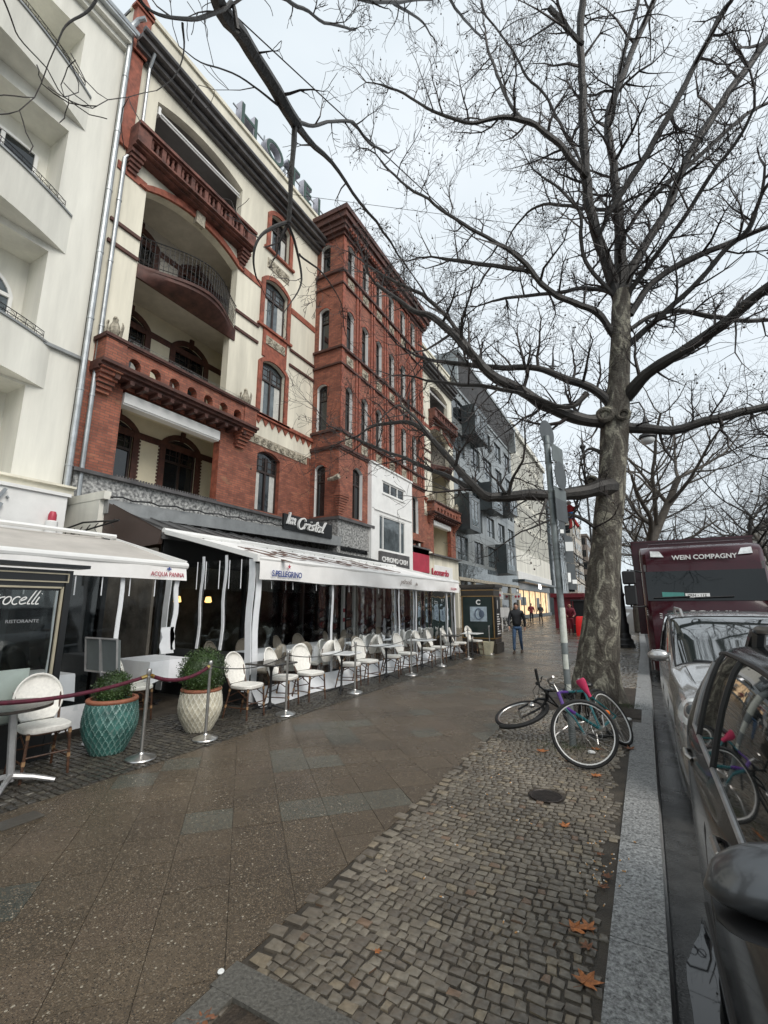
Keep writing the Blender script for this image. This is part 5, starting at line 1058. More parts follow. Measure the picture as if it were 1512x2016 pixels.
for y, w_ in ((6.02, .13), (8.35, .06), (11.6, .06), (12.75, .05), (15.35, .06), (16.1, .1)): strip(-5.89, y, w_, .05, 2.42)
for x, w_ in ((-7.25, .055), (-6.64, .06), (-8.28, .16)): strip(x, 5.99, w_, .9 if w_ < .1 else .1, 2.6, 'x')
strip(-6.02, 5.985, .14, .25, 2.5, 'x')
rs = [[(-5.66 - .23 * k + .04 * math.sin(i * .8), 6.05 + i * .255, z) for k, z in ((0, .02), (.35, .1), (1, .3))] for i in range(41)]; b.rings(rs, False, closed=False)
rs = [[(-8.2 + i * .2, 5.99 - .03 * math.sin(i), z) for z in (.1, .9)] for i in range(0)]
b.build('white_strips', M['pvc'], cu, smooth=60)
for y in (6.4, 7.0, 7.75, 9.0, 10.4, 11.3): b = MB(); b.tube([(-5.86, y, 2.12), (-5.86, y + .01, 1.98)], .007, 4); b.build('tie_strap', M['pvc'], cu)
for x in (-7.36, -7.12, -6.76, -6.5, -6.2): b = MB(); b.tube([(x, 5.97, 2.5), (x + .01, 5.97, 1.98)], .009, 4); b.build('tie_strap', M['pvc'], cu)
b = MB(); b.box(-8.3, -6.05, 6.0, 6.04, .05, .88); b.build('dark_side_panel', M['black'], cu, smooth=0)
# second awning at the left
al = thing('awning', 'beige awning at the left edge with a white front flap and drop screen', 'awning', (-7.5, 3, 0))
b = MB(); P = [(-8.9, 2.95), (-8.3, 2.83), (-7.5, 2.6), (-6.5, 2.3)]
rs = [[(x, -2 + i * 7.02 / 10 - (.3 if 0 else 0), z - .02 * math.sin(i)) for x, z in P] for i in range(11)]; b.rings(rs, False, closed=False); b.build('canopy', M['fabricgrey'], al, smooth=60)
b = MB(); b.tube([(-6.48, -2, 2.32), (-6.48, 5.04, 2.32)], .055, 10); b.bar((-8.9, 5.03, 2.97), (-6.5, 5.03, 2.36), .04, .09); b.tube([(-8.5, -2, 2.95), (-8.5, 5.0, 2.95)], .04, 6); b.build('awning_frame', M['trimwhite'], al)
b = MB(); b.rings([[(-6.45 + .012 * math.sin(i), -2 + 7.02 * i / 30, 2.29), (-6.44 + .015 * math.sin(i * 1.3), -2 + 7.02 * i / 30, 2.08)] for i in range(31)], False, closed=False); b.build('valance', M['fabric'], al, smooth=60)
text('ACQUA PANNA', .098, EAST((-6.425, 4.38, 2.13)), M['red'], al, 'printed_lettering', .002, sx=.82)
b = MB(); [b.ball((-6.42, 4.68 + x, 2.25 + z), (.004, .012 + .006 * (x == 0), .03 if x == 0 else .016), 6, 4) for x, z in ((0, 0), (-.028, -.004), (.028, -.004))]; b.build('printed_lily', M['blue'], al)
b = MB(); rs = [[(-6.55 + .02 * math.sin(i * 1.7) + .01 * math.sin(i * .6), -1 + 5.95 * i / 40, z) for z in (.35, 1.0, 1.6, 2.1)] for i in range(41)]; b.rings(rs, False, closed=False); b.build('clear_sheet', M['film'], al, smooth=80)
b = MB()
for y, w_ in ((3.16, .07), (3.98, .06), (2.2, .06)): strip(-6.52, y, w_, .4, 2.12, 'y', .008)
strip(-6.52, 4.88, .08, 1.0, 2.1); strip(-6.52, 4.72, .22, .95, 1.35)
rs = [[(-6.52 + .03 * math.sin(i * 1.1 + k), -1 + 5.3 * i / 30, z) for k, z in enumerate((.12, .3, .42))] for i in range(31)]; b.rings(rs, False, closed=False)
b.build('white_strips', M['pvc'], al, smooth=60)
for y in (2.78, 3.35, 3.7, 4.1, 4.5): b = MB(); b.tube([(-6.48, y, 2.08), (-6.48, y + .005, 1.82)], .008, 4); b.build('tie_strap', M['pvc'], al)

# ============================================================ chairs and tables
M['weave'] = mat('white_woven_rattan', (.85, .83, .77), .55, var=.08, vs=30, bump=.5, bs=180)
M['weaveb'] = mat('taupe_woven_rattan', (.34, .29, .23), .6, var=.15, vs=30, bump=.5, bs=180)
M['bamboo'] = mat('brown_bamboo', (.085, .04, .022), .4, var=.4, vs=20); M['bamboob'] = mat('tan_binding', (.30, .18, .09), .5, var=.2, vs=10)
def make_chair(name, lab, wm, group=None):
    t = thing(name, lab, 'chair', (0, 0, 0), group); th_ = .03      # faces +X
    b = MB(); N = 24; rs = []
    for z, g in ((.43, .96), (.445, 1.0), (.475, 1.0), (.485, .95)): rs.append([(.0 + .21 * g * math.copysign(abs(math.cos(a)) ** .55, math.cos(a)), .215 * g * math.copysign(abs(math.sin(a)) ** .55, math.sin(a)), z) for a in [2 * PI * k / N for k in range(N)]])
    b.rings(rs, True); b.build('seat', wm, t, world=False)
    def bp(u, v, o=0):                                  # point on the curved, raked back
        v = 1 - (1 - v) ** 1.7
        return (-.2 - .13 * v - .05 * (1 - u * u) + o, .225 * u * (math.sqrt(max(0, 1 - ((v - .42) / .585) ** 2)) if v > .42 else .66 + .34 * math.sin(v / .42 * PI / 2)), .50 + .44 * v)
    b = MB(); G_ = [[bp(-1 + 2 * i / 10, j / 9) for i in range(11)] for j in range(10)]; b.rings(G_, False, closed=False); b.rings([[(x - .012, y, z) for x, y, z in r] for r in G_], False, closed=False)
    L = [bp(-1, j / 9) for j in range(10)] + [bp(1, j / 9) for j in range(9, -1, -1)]
    b.tube([(x - .005, y, z) for x, y, z in L], .013, 6, close=True); b.build('backrest', wm, t, smooth=60, world=False)
    for sx, sy in ((1, 1), (1, -1), (-1, 1), (-1, -1)):
        b = MB(); top = (.17 * sx, .18 * sy, .44); ft = (.19 * sx if sx > 0 else -.27, .2 * sy, 0)
        if sx < 0: b.tube([ft, top, (-.2, .19 * sy, .5), (-.3, .215 * sy, .78)], [.013, .014, .013, .012], 7)
        else: b.tube([ft, top], [.013, .015], 7)
        l = b.build('leg', M['bamboo'], t, world=False)
        b = MB(); [b.tube([Vector(ft).lerp(Vector(top), k), Vector(ft).lerp(Vector(top), k + .09)], .0175, 7) for k in (.35, .88)]; b.build('binding', M['bamboob'], l, world=False)
    b = MB()
    for sy in (1, -1): b.tube([(.18, .19 * sy, .3), (0, .19 * sy, .4), (-.21, .19 * sy, .3)], .008, 5); b.tube([(.18, .19 * sy, .16), (-.23, .19 * sy, .16)], .009, 5)
    for sx in (.182, -.225): b.tube([(sx, -.19, .22), (sx, .19, .22)], .009, 5)
    b.tube([(.18 * math.copysign(abs(math.cos(a)) ** .6, math.cos(a)), .19 * math.copysign(abs(math.sin(a)) ** .6, math.sin(a)), .425) for a in [2 * PI * k / 16 for k in range(16)]], .014, 6, close=True)
    b.build('stretcher', M['bamboo'], t, world=False); return t
CH = None
def put(proto, x, y, deg, lab, group, z=.008):
    global CH
    used = proto.get('_u', 0)
    o = dup(proto) if used else proto
    proto['_u'] = 1
    if '_u' in o: del o['_u']
    proto['_u'] = 1
    o.location = (x, y, z); o.rotation_euler = (0, 0, R(deg)); o['label'] = lab
    if group: o['group'] = group
    return o
ch = make_chair('bistro_chair', 'x', M['weave'])
spots = [(-5.47, 5.52, -14), (-5.5, 6.42, -10), (-5.42, 7.05, -18), (-5.46, 8.46, -12), (-5.42, 9.1, -16), (-5.38, 10.2, -10), (-5.34, 10.95, -18), (-5.36, 12.3, -12), (-5.3, 12.98, -16), (-5.32, 14.15, -10), (-5.24, 14.72, -14), (-5.06, 15.8, -20)]
ordn = ['first', 'second', 'third', 'fourth', 'fifth', 'sixth', 'seventh', 'eighth', 'ninth', 'tenth', 'eleventh', 'twelfth']
for i, (x, y, a) in enumerate(spots):
    put(ch, x + .02, y, a + 19 + 13 * math.sin(i * 2.7), 'white round-backed bistro chair in the outer row, %s counted from the cream flowerpot' % ordn[i], 'white chairs along the barrier')
put(ch, -5.52, 2.74, -8, 'white round-backed bistro chair beside the round table at the left edge', 'white chairs along the barrier')
put(ch, -7.35, 4.78, 95, 'white chair seen from behind at the left end of the white tablecloth', 'white chairs at the cloth table'); put(ch, -6.85, 4.62, 70, 'white chair seen from behind, nearer the cream flowerpot, at the cloth table', 'white chairs at the cloth table')
ci = make_chair('terrace_chair', 'x', M['weaveb'])
k = 0
for x, a in ((-6.35, 175), (-7.55, 5)):
    for i, y in enumerate((6.9, 7.7, 8.9, 9.7, 11.0, 11.8, 13.1, 13.9, 15.0)):
        k += 1
        put(ci, x + .05 * math.sin(y * 5), y, a + 12 * math.sin(y * 3), 'taupe rattan chair %s, %s from the near end' % ('just inside the plastic screen' if x > -7 else 'beyond the white-clothed tables', ordn[i]), 'rattan chairs inside the screened terrace')
ch2 = make_chair('terrace_chair', 'x', M['weave'])
for i, y in enumerate((7.35, 8.3, 10.2, 12.4)): put(ch2, -6.15, y, 165 + i * 9, 'white-backed chair inside the plastic screen, %s from the near end' % ordn[i], 'white chairs inside the screen')
for o in (ch, ci, ch2):
    if '_u' in o: del o['_u']
M['cloth'] = mat('white_tablecloth', (.78, .79, .82), .8, var=.05, vs=4, bump=.15, bs=10)
def clothtable(x, y, w_, d_, lab, g='tables with white cloths'):
    t = thing('cloth_table', lab, 'table', (x, y, 0), g); b = MB(); N = 32; rs = []
    def rr(a, sx, sy): return math.copysign(min(abs(math.cos(a)) * 1.42, 1), math.cos(a)) * sx, math.copysign(min(abs(math.sin(a)) * 1.42, 1), math.sin(a)) * sy
    rs.append([(x + rr(2 * PI * k / N, w_ / 2, d_ / 2)[0], y + rr(2 * PI * k / N, w_ / 2, d_ / 2)[1], .76) for k in range(N)])
    for z, g_ in ((.74, 1.01), (.6, 1.03), (.45, 1.06)):
        rs.append([(x + rr(2 * PI * k / N, w_ / 2, d_ / 2)[0] * (g_ + .03 * math.sin(k * 2.4) * (.76 - z) * 4), y + rr(2 * PI * k / N, w_ / 2, d_ / 2)[1] * (g_ + .03 * math.sin(k * 2.4) * (.76 - z) * 4), z - (.06 * math.cos(k * PI / 4 * 1) ** 2 if z < .5 else 0)) for k in range(N)])
    b.rings(rs[::-1], True); b.build('tablecloth', M['cloth'], t, smooth=50)
    b = MB(); b.tube([(x, y, .02), (x, y, .7)], .03, 8); b.box(x - .22, x + .22, y - .03, y + .03, 0, .03); b.box(x - .03, x + .03, y - .22, y + .22, 0, .03); b.build('pedestal', M['iron'], t)
for i, y in enumerate((7.3, 9.3, 11.4, 13.5, 15.2)): clothtable(-6.95, y, .8, 1.3, 'long white-clothed table inside the screened terrace, %s from the near end' % ordn[i])
clothtable(-7.7, 5.45, 1.0, .8, 'white-clothed table in the gap between the two awnings')
clothtable(-7.4, 3.3, .9, .9, 'white-clothed table behind the drop screen of the beige awning')
M['tabledark'] = mat('wet_dark_table_top', (.05, .045, .04), .22, var=.4, vs=8); M['tablewhite'] = mat('white_table_top', (.75, .76, .75), .3, var=.05, vs=5)
def cafe_table(x, y, mm, lab, rz=0, round_=False):
    t = thing('cafe_table', lab, 'table', (x, y, .005), 'small pedestal tables in the outer row', rz); b = MB()
    if round_: b.lathe([(.33, .715), (.35, .72), (.35, .74), (.34, .748), (.01, .75)], n=32)
    else: b.bev(-.31, .31, -.31, .31, .72, .75, .012)
    b.build('table_top', mm, t, world=False); b = MB(); b.lathe([(.03, .02), (.045, .06), (.02, .14), (.022, .6), (.05, .7), (.12, .715)], n=10)
    b.build('column', M['iron'], t, world=False)
    for k in range(4):
        a = k * PI / 2 + .4; b = MB(); b.tube([(0, 0, .1), (.14 * math.cos(a), .14 * math.sin(a), .06), (.3 * math.cos(a), .3 * math.sin(a), .012)], [.02, .016, .014], 6); b.build('foot', M['iron'], t, world=False)
    return t
for i, (x, y, mm, lab) in enumerate([(-5.45, 6.05, 'tabledark', 'dark square cafe table with wet top, nearest in the outer row'), (-5.3, 7.92, 'tablewhite', 'white square cafe table behind the third steel post'), (-5.33, 9.85, 'tablewhite', 'white square cafe table second of the white ones in the outer row'), (-5.3, 11.85, 'tablewhite', 'white square cafe table third of the white ones in the outer row'), (-5.26, 13.95, 'tabledark', 'dark square cafe table farther along the outer row'), (-5.0, 15.3, 'tablewhite', 'white cafe table at the far end of the row by the advertising column')]):
    cafe_table(x, y, M[mm], lab, .15 * math.sin(i * 2))
t = thing('round_table', 'round dark table with an aluminium foot cut off by the left edge', 'table', (-5.40, 2.34, .005)); b = MB(); b.lathe([(.33, .71), (.36, .72), (.36, .745), (.01, .75)], n=32); b.build('table_top', M['tabledark'], t, world=False)
b = MB(); b.tube([(.02, .1, .05), (.0, .05, .7)], .035, 10); b.build('column', M['alu'], t, world=False)
for k in range(4):
    a = k * PI / 2 + .9; b = MB(); b.tube([(.02, .1, .1), (.02 + .18 * math.cos(a), .1 + .18 * math.sin(a), .07), (.02 + .36 * math.cos(a), .1 + .36 * math.sin(a), .02)], [.03, .025, .02], 7); b.build('foot', M['alu'], t, world=False)

# ============================================================ barrier posts and ropes
def post(): 
    t = thing('barrier_post', 'x', 'barrier post'); b = MB(); b.lathe([(.155, 0), (.16, .01), (.155, .022), (.09, .045), (.035, .06), (.028, .075)], n=28); b.build('base', M['chrome'], t, world=False)
    b = MB(); b.lathe([(.019, .07), (.019, .90)], n=14); b.build('pole', M['chrome'], t, world=False)
    b = MB(); b.lathe([(.026, .90), (.028, .905), (.028, .955), (.024, .965), (.005, .968)], n=14); b.lathe([(.03, .865), (.03, .88)], n=14); b.build('cap', M['chrome'], t, world=False); return t
PP = [(-5.03, 3.53), (-5.02, 4.4), (-5.0, 5.92), (-5.0, 7.95), (-5.0, 10.53), (-4.98, 12.45), (-4.86, 14.47), (-4.66, 16.2)]
plabs = ['steel post between the teal and the cream flowerpots', 'steel post standing in front of the cream flowerpot', 'steel post in front of the dark cafe table', 'steel post in front of the first white cafe table', 'steel post fifth from the left, middle of the row', 'steel post sixth from the left', 'steel post seventh from the left, near the end tables', 'steel post at the far end beside the advertising column']
p0 = post()
for i, (x, y) in enumerate(PP):
    o = p0 if i == 0 else dup(p0); o.location = (x, y, .006); o['label'] = plabs[i]; o['group'] = 'steel barrier posts'
M['velvet'] = mat('burgundy_velvet', (.09, .006, .022), .7, var=.3, vs=20, bump=.3, bs=80); M['brass'] = mat('brass', (.6, .42, .15), .3, metal=1); M['cord'] = mat('black_cord', (.012, .012, .012), .6)
def rope(p, q, sag, r_, mm, lab, name, fit=True):
    P = [Vector(p).lerp(Vector(q), k / 16) - Vector((0, 0, sag * 4 * (k / 16) * (1 - k / 16))) for k in range(17)]
    t = thing('rope_barrier', lab, 'rope', P[8], 'ropes between the steel posts'); b = MB(); b.tube(P, r_, 8); b.build('rope_strand', mm, t)
    if fit:
        for a, c in ((P[0], P[1]), (P[-1], P[-2])): b = MB(); b.tube([a, a.lerp(c, .55)], r_ * 1.15, 8); b.tube([a + Vector((0, 0, .02)), a], .01, 6); b.build('hook', M['brass'], t)
rope((-5.06, 1.6, .93), (-5.03, 3.5, .89), .1, .02, M['velvet'], 'burgundy velvet rope in front of the teal flowerpot, leading off the left edge', 'rope_barrier')
rope((-5.03, 3.56, .89), (-5.02, 4.38, .9), .1, .022, M['velvet'], 'burgundy velvet rope between the two flowerpots', 'rope_barrier')
for i in range(1, 7):
    a, c = PP[i], PP[i + 1]; rope((a[0], a[1] + .02, .9), (c[0], c[1] - .02, .9), .1 + .02 * i % 3 * .05, .007, M['cord'], 'thin black cord hanging between the %s and %s steel posts' % (ordn[i], ordn[i + 1]), 'rope_barrier', False)

# ============================================================ flowerpots with box balls
M['teal'] = mat('teal_glaze', (.05, .155, .135), .28, var=.35, vs=6, coat=.3); M['teal2'] = mat('worn_teal_glaze', (.2, .33, .3), .35, var=.35, vs=8); M['cream2'] = mat('cream_ridge', (.74, .72, .62), .4, var=.15, vs=8); M['creamdark'] = mat('cream_hollow', (.52, .48, .37), .4, var=.2, vs=8); M['creamglaze'] = mat('cream_glaze', (.62, .58, .42), .35, var=.15, vs=6, coat=.2); M['terra'] = mat('terracotta_rim', (.3, .11, .06), .6, var=.15, vs=12)
M['leaf'] = mat('boxwood_leaf', (.035, .07, .014), .5, var=.4, vs=4, isl=.45)
def pot(x, y, rw, rb, hh, gm, lab, R_, hc, seed, bushlab):
    t = thing('flowerpot', lab, 'flowerpot', (x, y, .006)); b = MB(); N = 168; K = 54; rs = []
    def rad(v): return rb + (rw - rb) * math.sin(min(v / .62, 1) * PI / 2) ** 1.0 - (rw * .1) * max(0, (v - .62) / .38) ** 1.5
    for j in range(K + 1):
        v = j / K; rs.append([])
        for k in range(N):
            a = 2 * PI * k / N; q = min(abs(math.sin(a * 12 + v * 14)), abs(math.sin(a * 12 - v * 14))); rr = rad(v) + .011 * max(0, 1 - q * 2.6)
            rs[-1].append((rr * math.cos(a), rr * math.sin(a), v * hh))
    b.rings(rs, True); b.m = []
    for j in range(K):
        for k in range(N): a = 2 * PI * (k + .5) / N; v = (j + .5) / K; b.m.append(1 if min(abs(math.sin(a * 12 + v * 14)), abs(math.sin(a * 12 - v * 14))) < .22 else 0)
    b.m += [0, 0]; b.build('pot_body', gm, t, world=False, smooth=60)
    b = MB(); r1 = rad(1.0); b.lathe([(r1 - .03, hh - .03), (r1 + .012, hh - .01), (r1 + .018, hh + .012), (r1 + .008, hh + .028), (r1 - .03, hh + .03), (r1 - .045, hh - .03)], n=40, cap=False); b.build('rim', M['terra'], t, world=False, smooth=60)
    b = MB(); b.lathe([(r1 - .035, hh - .05), (.01, hh - .03)], n=24, cap=False); b.build('earth', M['soil'], t, world=False)
    s = thing('box_ball', bushlab, 'shrub', (x, y, hh - .02)); rn = random.Random(seed); b = MB()
    for _ in range(int(5200 * (R_ / .3) ** 2)):
        d = Vector((rn.gauss(0, 1), rn.gauss(0, 1), rn.gauss(0, 1))).normalized(); rr = R_ * (1 - rn.gauss(.035, .07)) * (1 + .2 * noise.noise(d * 3.2 + Vector((seed, 0, 0))))
        p = d * rr + Vector((0, 0, hc)); u = Vector((rn.gauss(0, 1), rn.gauss(0, 1), rn.gauss(0, 1))).normalized(); v_ = (d * .5 + Vector((rn.gauss(0, 1), rn.gauss(0, 1), rn.gauss(0, 1))) * .7).cross(u).normalized(); l = rn.uniform(.008, .015)
        b.add([p - u * l, p + v_ * l * .6, p + u * l, p - v_ * l * .6], [(0, 1, 2, 3)])
    b.ball((0, 0, hc), R_ * .86, 16, 10); b.build('foliage', M['leaf'], s, world=False, smooth=0); b = MB(); b.tube([(0, 0, -.02), (0, 0, hc)], .02, 6); b.build('stem', M['twig'], s, world=False)
pot(-5.62, 3.5, .292, .17, .575, [M['teal'], M['teal2']], 'teal glazed diamond-pattern flowerpot with terracotta rim', .205, .15, 3, 'small clipped box ball growing in the teal pot')
pot(-5.46, 4.66, .285, .16, .53, [M['creamdark'], M['cream2']], 'cream glazed diamond-pattern flowerpot behind the steel post', .31, .26, 5, 'larger round box shrub growing in the cream pot')

# ============================================================ menu board, glass menu case, advertising column
t = thing('menu_stand', 'grey menu board on a tilted metal stand behind the teal pot', 'menu stand', (-6.1, 3.66, 0))
b = MB(); b.tube([(-6.1, 3.66, .02), (-6.1, 3.66, 1.0)], .022, 8); b.lathe([(.17, 0), (.17, .015), (.03, .03)], (-6.1, 3.66, 0), 20); b.bar((-6.1, 3.62, .8), (-6.1, 3.55, 1.24), .03, .02); b.build('stand', M['alu'], t)
b = MB(); b.hexa([(-6.45, 3.62, .86), (-5.78, 3.62, .86), (-5.78, 3.66, .86), (-6.45, 3.66, .86), (-6.42, 3.56, 1.26), (-5.75, 3.56, 1.26), (-5.75, 3.6, 1.26), (-6.42, 3.6, 1.26)]); b.build('board', mat('grey_board_back', (.13, .15, .15), .5, var=.1), t, smooth=0)
b = MB(); P = [(-6.46, 3.61, .85), (-5.77, 3.61, .85), (-5.74, 3.55, 1.27), (-6.43, 3.55, 1.27)]; b.tube(P, .014, 6, close=True); b.tube([(-6.11, 3.6, .85), (-6.09, 3.54, 1.27)], .016, 6); b.build('board_frame', M['alu'], t)
t = thing('menu_case', 'black glazed menu case lettered petrocelli at the left edge', 'display case', (-6.0, 2.1, 0)); X = -6.0
b = MB(); b.box(X - .14, X, 3.0, 3.07, 0, 2.1); b.box(X - .14, X, .6, .67, 0, 2.1); b.box(X - .13, X - .01, .67, 3.0, 1.97, 2.1); b.box(X - .13, X - .01, .67, 3.0, .0, .45); b.box(X - .2, X + .08, .5, 3.22, 2.13, 2.17); b.box(X - .05, X - .02, .67, 3.0, 1.86, 1.96)
b.build('case_frame', M['black'], t, smooth=0)
M['goldbeige'] = mat('beige_trim_line', (.42, .38, .28), .5)
b = MB(); b.box(X, X + .004, .62, 3.03, 2.05, 2.065); b.box(X, X + .004, .62, 3.03, 1.955, 1.97); b.box(X, X + .004, 3.015, 3.03, 1.97, 2.05); b.box(X - .02, X + .003, .67, 2.97, 1.885, 1.905); b.box(X - .02, X + .003, 2.96, 2.985, .5, 1.905); b.build('trim_lines', M['goldbeige'], t, smooth=0)
b = MB(); b.box(X - .04, X - .034, .67, 3.0, .45, 1.87); b.build('case_glass', M['pane'], t, smooth=0)
script('petrocelli', .085, EAST((X - .03, 2.12, 1.7)), M['trimwhite'], t, .07, 'case_script', depth=.03, sx=1.3)
text('RISTORANTE', .05, EAST((X - .03, 2.46, 1.5)), M['alu'], t, 'case_lettering', .001, sx=1.1)
b = MB(); M['paper'] = mat('menu_paper', (.78, .79, .77), .6, var=.04); b.hexa([(X - .06, 2.08, .95), (X - .055, 2.08, .95), (X - .055, 2.42, .95), (X - .06, 2.42, .95), (X - .09, 2.12, 1.33), (X - .085, 2.12, 1.33), (X - .085, 2.42, 1.33), (X - .09, 2.42, 1.33)]); b.build('menu_sheet', M['paper'], t, smooth=0)
b = MB(); b.box(X - .08, X - .06, 2.45, 2.78, .45, 1.0); b.box(X - .1, X - .08, 1.2, 2.44, .45, .95); b.build('menu_sheet', M['paper'], t, smooth=0)
b = MB(); [b.box(X - .0895 + (1.33 - z) * .078, X - .0835 + (1.33 - z) * .078, 2.17, 2.17 + .16 + .05 * ((k * 7) % 3), z, z + .004) for k, z in enumerate([1.0 + .022 * i for i in range(12)])]; b.build('menu_print', M['brownink'], t, smooth=0)
b = MB(); b.lathe([(.02, .0), (.1, .0), (.085, .14), (.04, .16)], (-7.9, 2.55, 1.58), 14); b.tube([(-7.9, 2.55, .9), (-7.9, 2.55, 1.6)], .012, 5); own(b.build('table_lamp', M['warm']), 'small glowing lamp seen through the glazed menu case', 'lamp')

ac = thing('advertising_column', 'dark advertising kiosk with gold trim and a picture at the end of the terrace', 'kiosk', (-5.1, 16.9, 0))
b = MB(); b.box(-5.8, -4.45, 16.4, 17.35, 0, .35); b.box(-5.74, -4.52, 16.46, 17.3, .35, 2.3); b.box(-5.84, -4.42, 16.36, 17.4, 2.3, 2.42); b.build('column_body', mat('dark_brown_lacquer', (.03, .024, .018), .35), ac, smooth=0)
b = MB(); [b.box(-5.76, -4.5, 16.44, 16.46, z, z + .03) for z in (.5, 1.98, 2.2)]; [b.box(x, x + .03, 16.44, 16.46, .5, 2.0) for x in (-5.72, -4.56)]; [b.box(-4.52, -4.5, 16.5, 17.28, z, z + .03) for z in (.5, 1.98, 2.2)]; b.build('gold_trim', mat('gold_trim', (.35, .22, .09), .35, metal=.6), ac, smooth=0)
b = MB(); b.box(-5.66, -4.6, 16.43, 16.45, .55, 1.95); b.build('poster', mat('dark_green_poster', (.006, .018, .015), .3), ac, smooth=0)
b = MB(); b.box(-5.4, -4.78, 16.415, 16.43, 1.1, 1.62); b.build('poster_picture', mat('pale_picture', (.38, .46, .52), .4, var=.3, vs=4), ac, smooth=0)
b = MB(); b.tube([(-5.08 + .13 * math.cos(k * PI / 10), 16.41, 1.36 + .19 * math.sin(k * PI / 10)) for k in range(20)], .02, 5, close=True); b.ball((-4.97, 16.41, 1.36), (.1, .01, .14), 12, 8); b.build('picture_rings', mat('blue_grey_print', (.09, .12, .17), .4), ac)
text('C', .24, SOUTH((-5.17, 16.42, 1.7)), M['trimwhite'], ac, 'poster_letter', .003, bold=.008)
b = MB(); b.box(-4.52, -4.49, 16.6, 17.2, .55, 1.95); b.build('side_poster', M['black'], ac, smooth=0)
b = MB(); rn = random.Random(2); [b.box(-4.49, -4.485, 16.7, 16.75 + rn.uniform(.1, .38), z, z + .035) for z in [.65 + .085 * k for k in range(9)]]; b.box(-4.49, -4.485, 16.8, 16.85, 1.55, 1.85); b.build('side_print', M['trimwhite'], ac, smooth=0)
b = MB(); b.rings([[(-4.78 + x, 16.18 + y, z) for x, y in ((-s, -s), (s, -s), (s, s), (-s, s))] for z, s in ((0, .17), (.42, .23), (.42, .2), (.36, .19))], True); own(b.build('planter_tub', M['creamglaze'], smooth=0), 'plain pale square planter tub beside the advertising kiosk', 'planter')

# ============================================================ sign pole
M['polegrey'] = mat('galvanised_pole', (.21, .235, .235), .5, metal=.35, var=.2, vs=7); M['signback'] = mat('sign_back_grey', (.085, .095, .1), .5, metal=.3, var=.12, vs=5); M['signlight'] = mat('sign_back_light', (.15, .17, .17), .5, metal=.3, var=.1, vs=5)
sp = thing('sign_pole', 'grey street sign pole with stickers and the backs of several signs', 'sign pole', (-.88, 6.4, 0))
b = MB(); b.tube([(-.858, 6.4, -.01), (-.9, 6.4, 4.02)], .042, 14); b.build('pole', M['polegrey'], sp)
b = MB(); [b.tube([(-.858 - .0105 * z, 6.4, z), (-.858 - .0105 * z, 6.4, z + .025)], .047, 14) for z in (3.9, 3.62, 3.2, 3.1, 2.75, 2.35, 2.28, 1.9)]; b.build('clamps', M['signlight'], sp)
def plate(kind, z, w_, h_, mm, off=.06, ang=78, x=-.84):
    b = MB(); u = Vector((math.cos(R(ang)), math.sin(R(ang)), 0)); nrm = Vector((-u.y, u.x, 0)); c = Vector((x, 6.4, z)) + Vector((off, .06, 0))
    if kind == 'round': pts = [c + u * w_ / 2 * math.cos(k * PI / 14) + Vector((0, 0, h_ / 2 * math.sin(k * PI / 14))) for k in range(28)]
    else: pts = [c + u * (w_ / 2 - .0) * sx + Vector((0, 0, h_ / 2 * sz)) for sx, sz in ((-1, -1), (1, -1), (1, 1), (-1, 1))]
    b.rings([[p - nrm * .004 for p in pts], [p + nrm * .004 for p in pts]], True); return b.build('sign_plate', mm, sp, smooth=0)
plate('round', 4.08, .39, .39, M['signback'], -.03, 71, -.865); plate('rect', 3.75, .4, .24, M['signlight']); plate('round', 3.44, .42, .4, M['signback'], .08); plate('rect', 3.18, .42, .16, M['signlight']); plate('rect', 2.95, .42, .3, M['signback']); plate('rect', 2.7, .2, .2, M['signback'], .05)
plate('rect', 2.42, .3, .36, M['signback'], .11); o = plate('rect', 2.06, .3, .34, M['signback'], .12)
b = MB(); [b.hexa([(-.80 + x, 6.3 - .002, z), (-.80 + x + w_, 6.33, z), (-.80 + x + w_, 6.335, z), (-.80 + x, 6.305, z), (-.80 + x, 6.298, z + h_), (-.80 + x + w_, 6.328, z + h_), (-.80 + x + w_, 6.333, z + h_), (-.80 + x, 6.303, z + h_)]) for x, z, w_, h_ in ((.05, 2.38, .09, .12), (.05, 1.98, .03, .12), (.1, 1.96, .05, .05), (.0, 2.62, .04, .05))]; b.build('small_stickers', M['paper'], sp, smooth=0)
M['sticker'] = mat('weathered_sticker', (.6, .62, .58), .6, var=.25, vs=25, col2=(.45, .47, .4))
for z0, z1, r_, a0, a1 in ((1.22, 1.66, .0435, -2.6, .2), (.9, 1.08, .0437, -2.3, -.7), (.62, .72, .0435, -1.9, -.6)):
    b = MB(); b.rings([[(-.858 - .0105 * z0 + r_ * math.cos(a0 + (a1 - a0) * k / 8), 6.4 + r_ * math.sin(a0 + (a1 - a0) * k / 8), z) for z in (z0, z1)] for k in range(9)], False, closed=False); b.build('sticker', M['sticker'], sp)
b = MB(); rn = random.Random(7); [b.tube([(-.86 + .07 * math.cos(a) * rn.uniform(.8, 1.2), 6.4 + .07 * math.sin(a), .58 + .04 * math.sin(2 * a + j) + .012 * j) for a in [2 * PI * k / 10 for k in range(10)]], .014, 6, close=True) for j in range(4)]; own(b.build('bicycle_lock', M['cord']), 'thick black chain lock wrapped round the grey sign pole', 'bicycle lock')
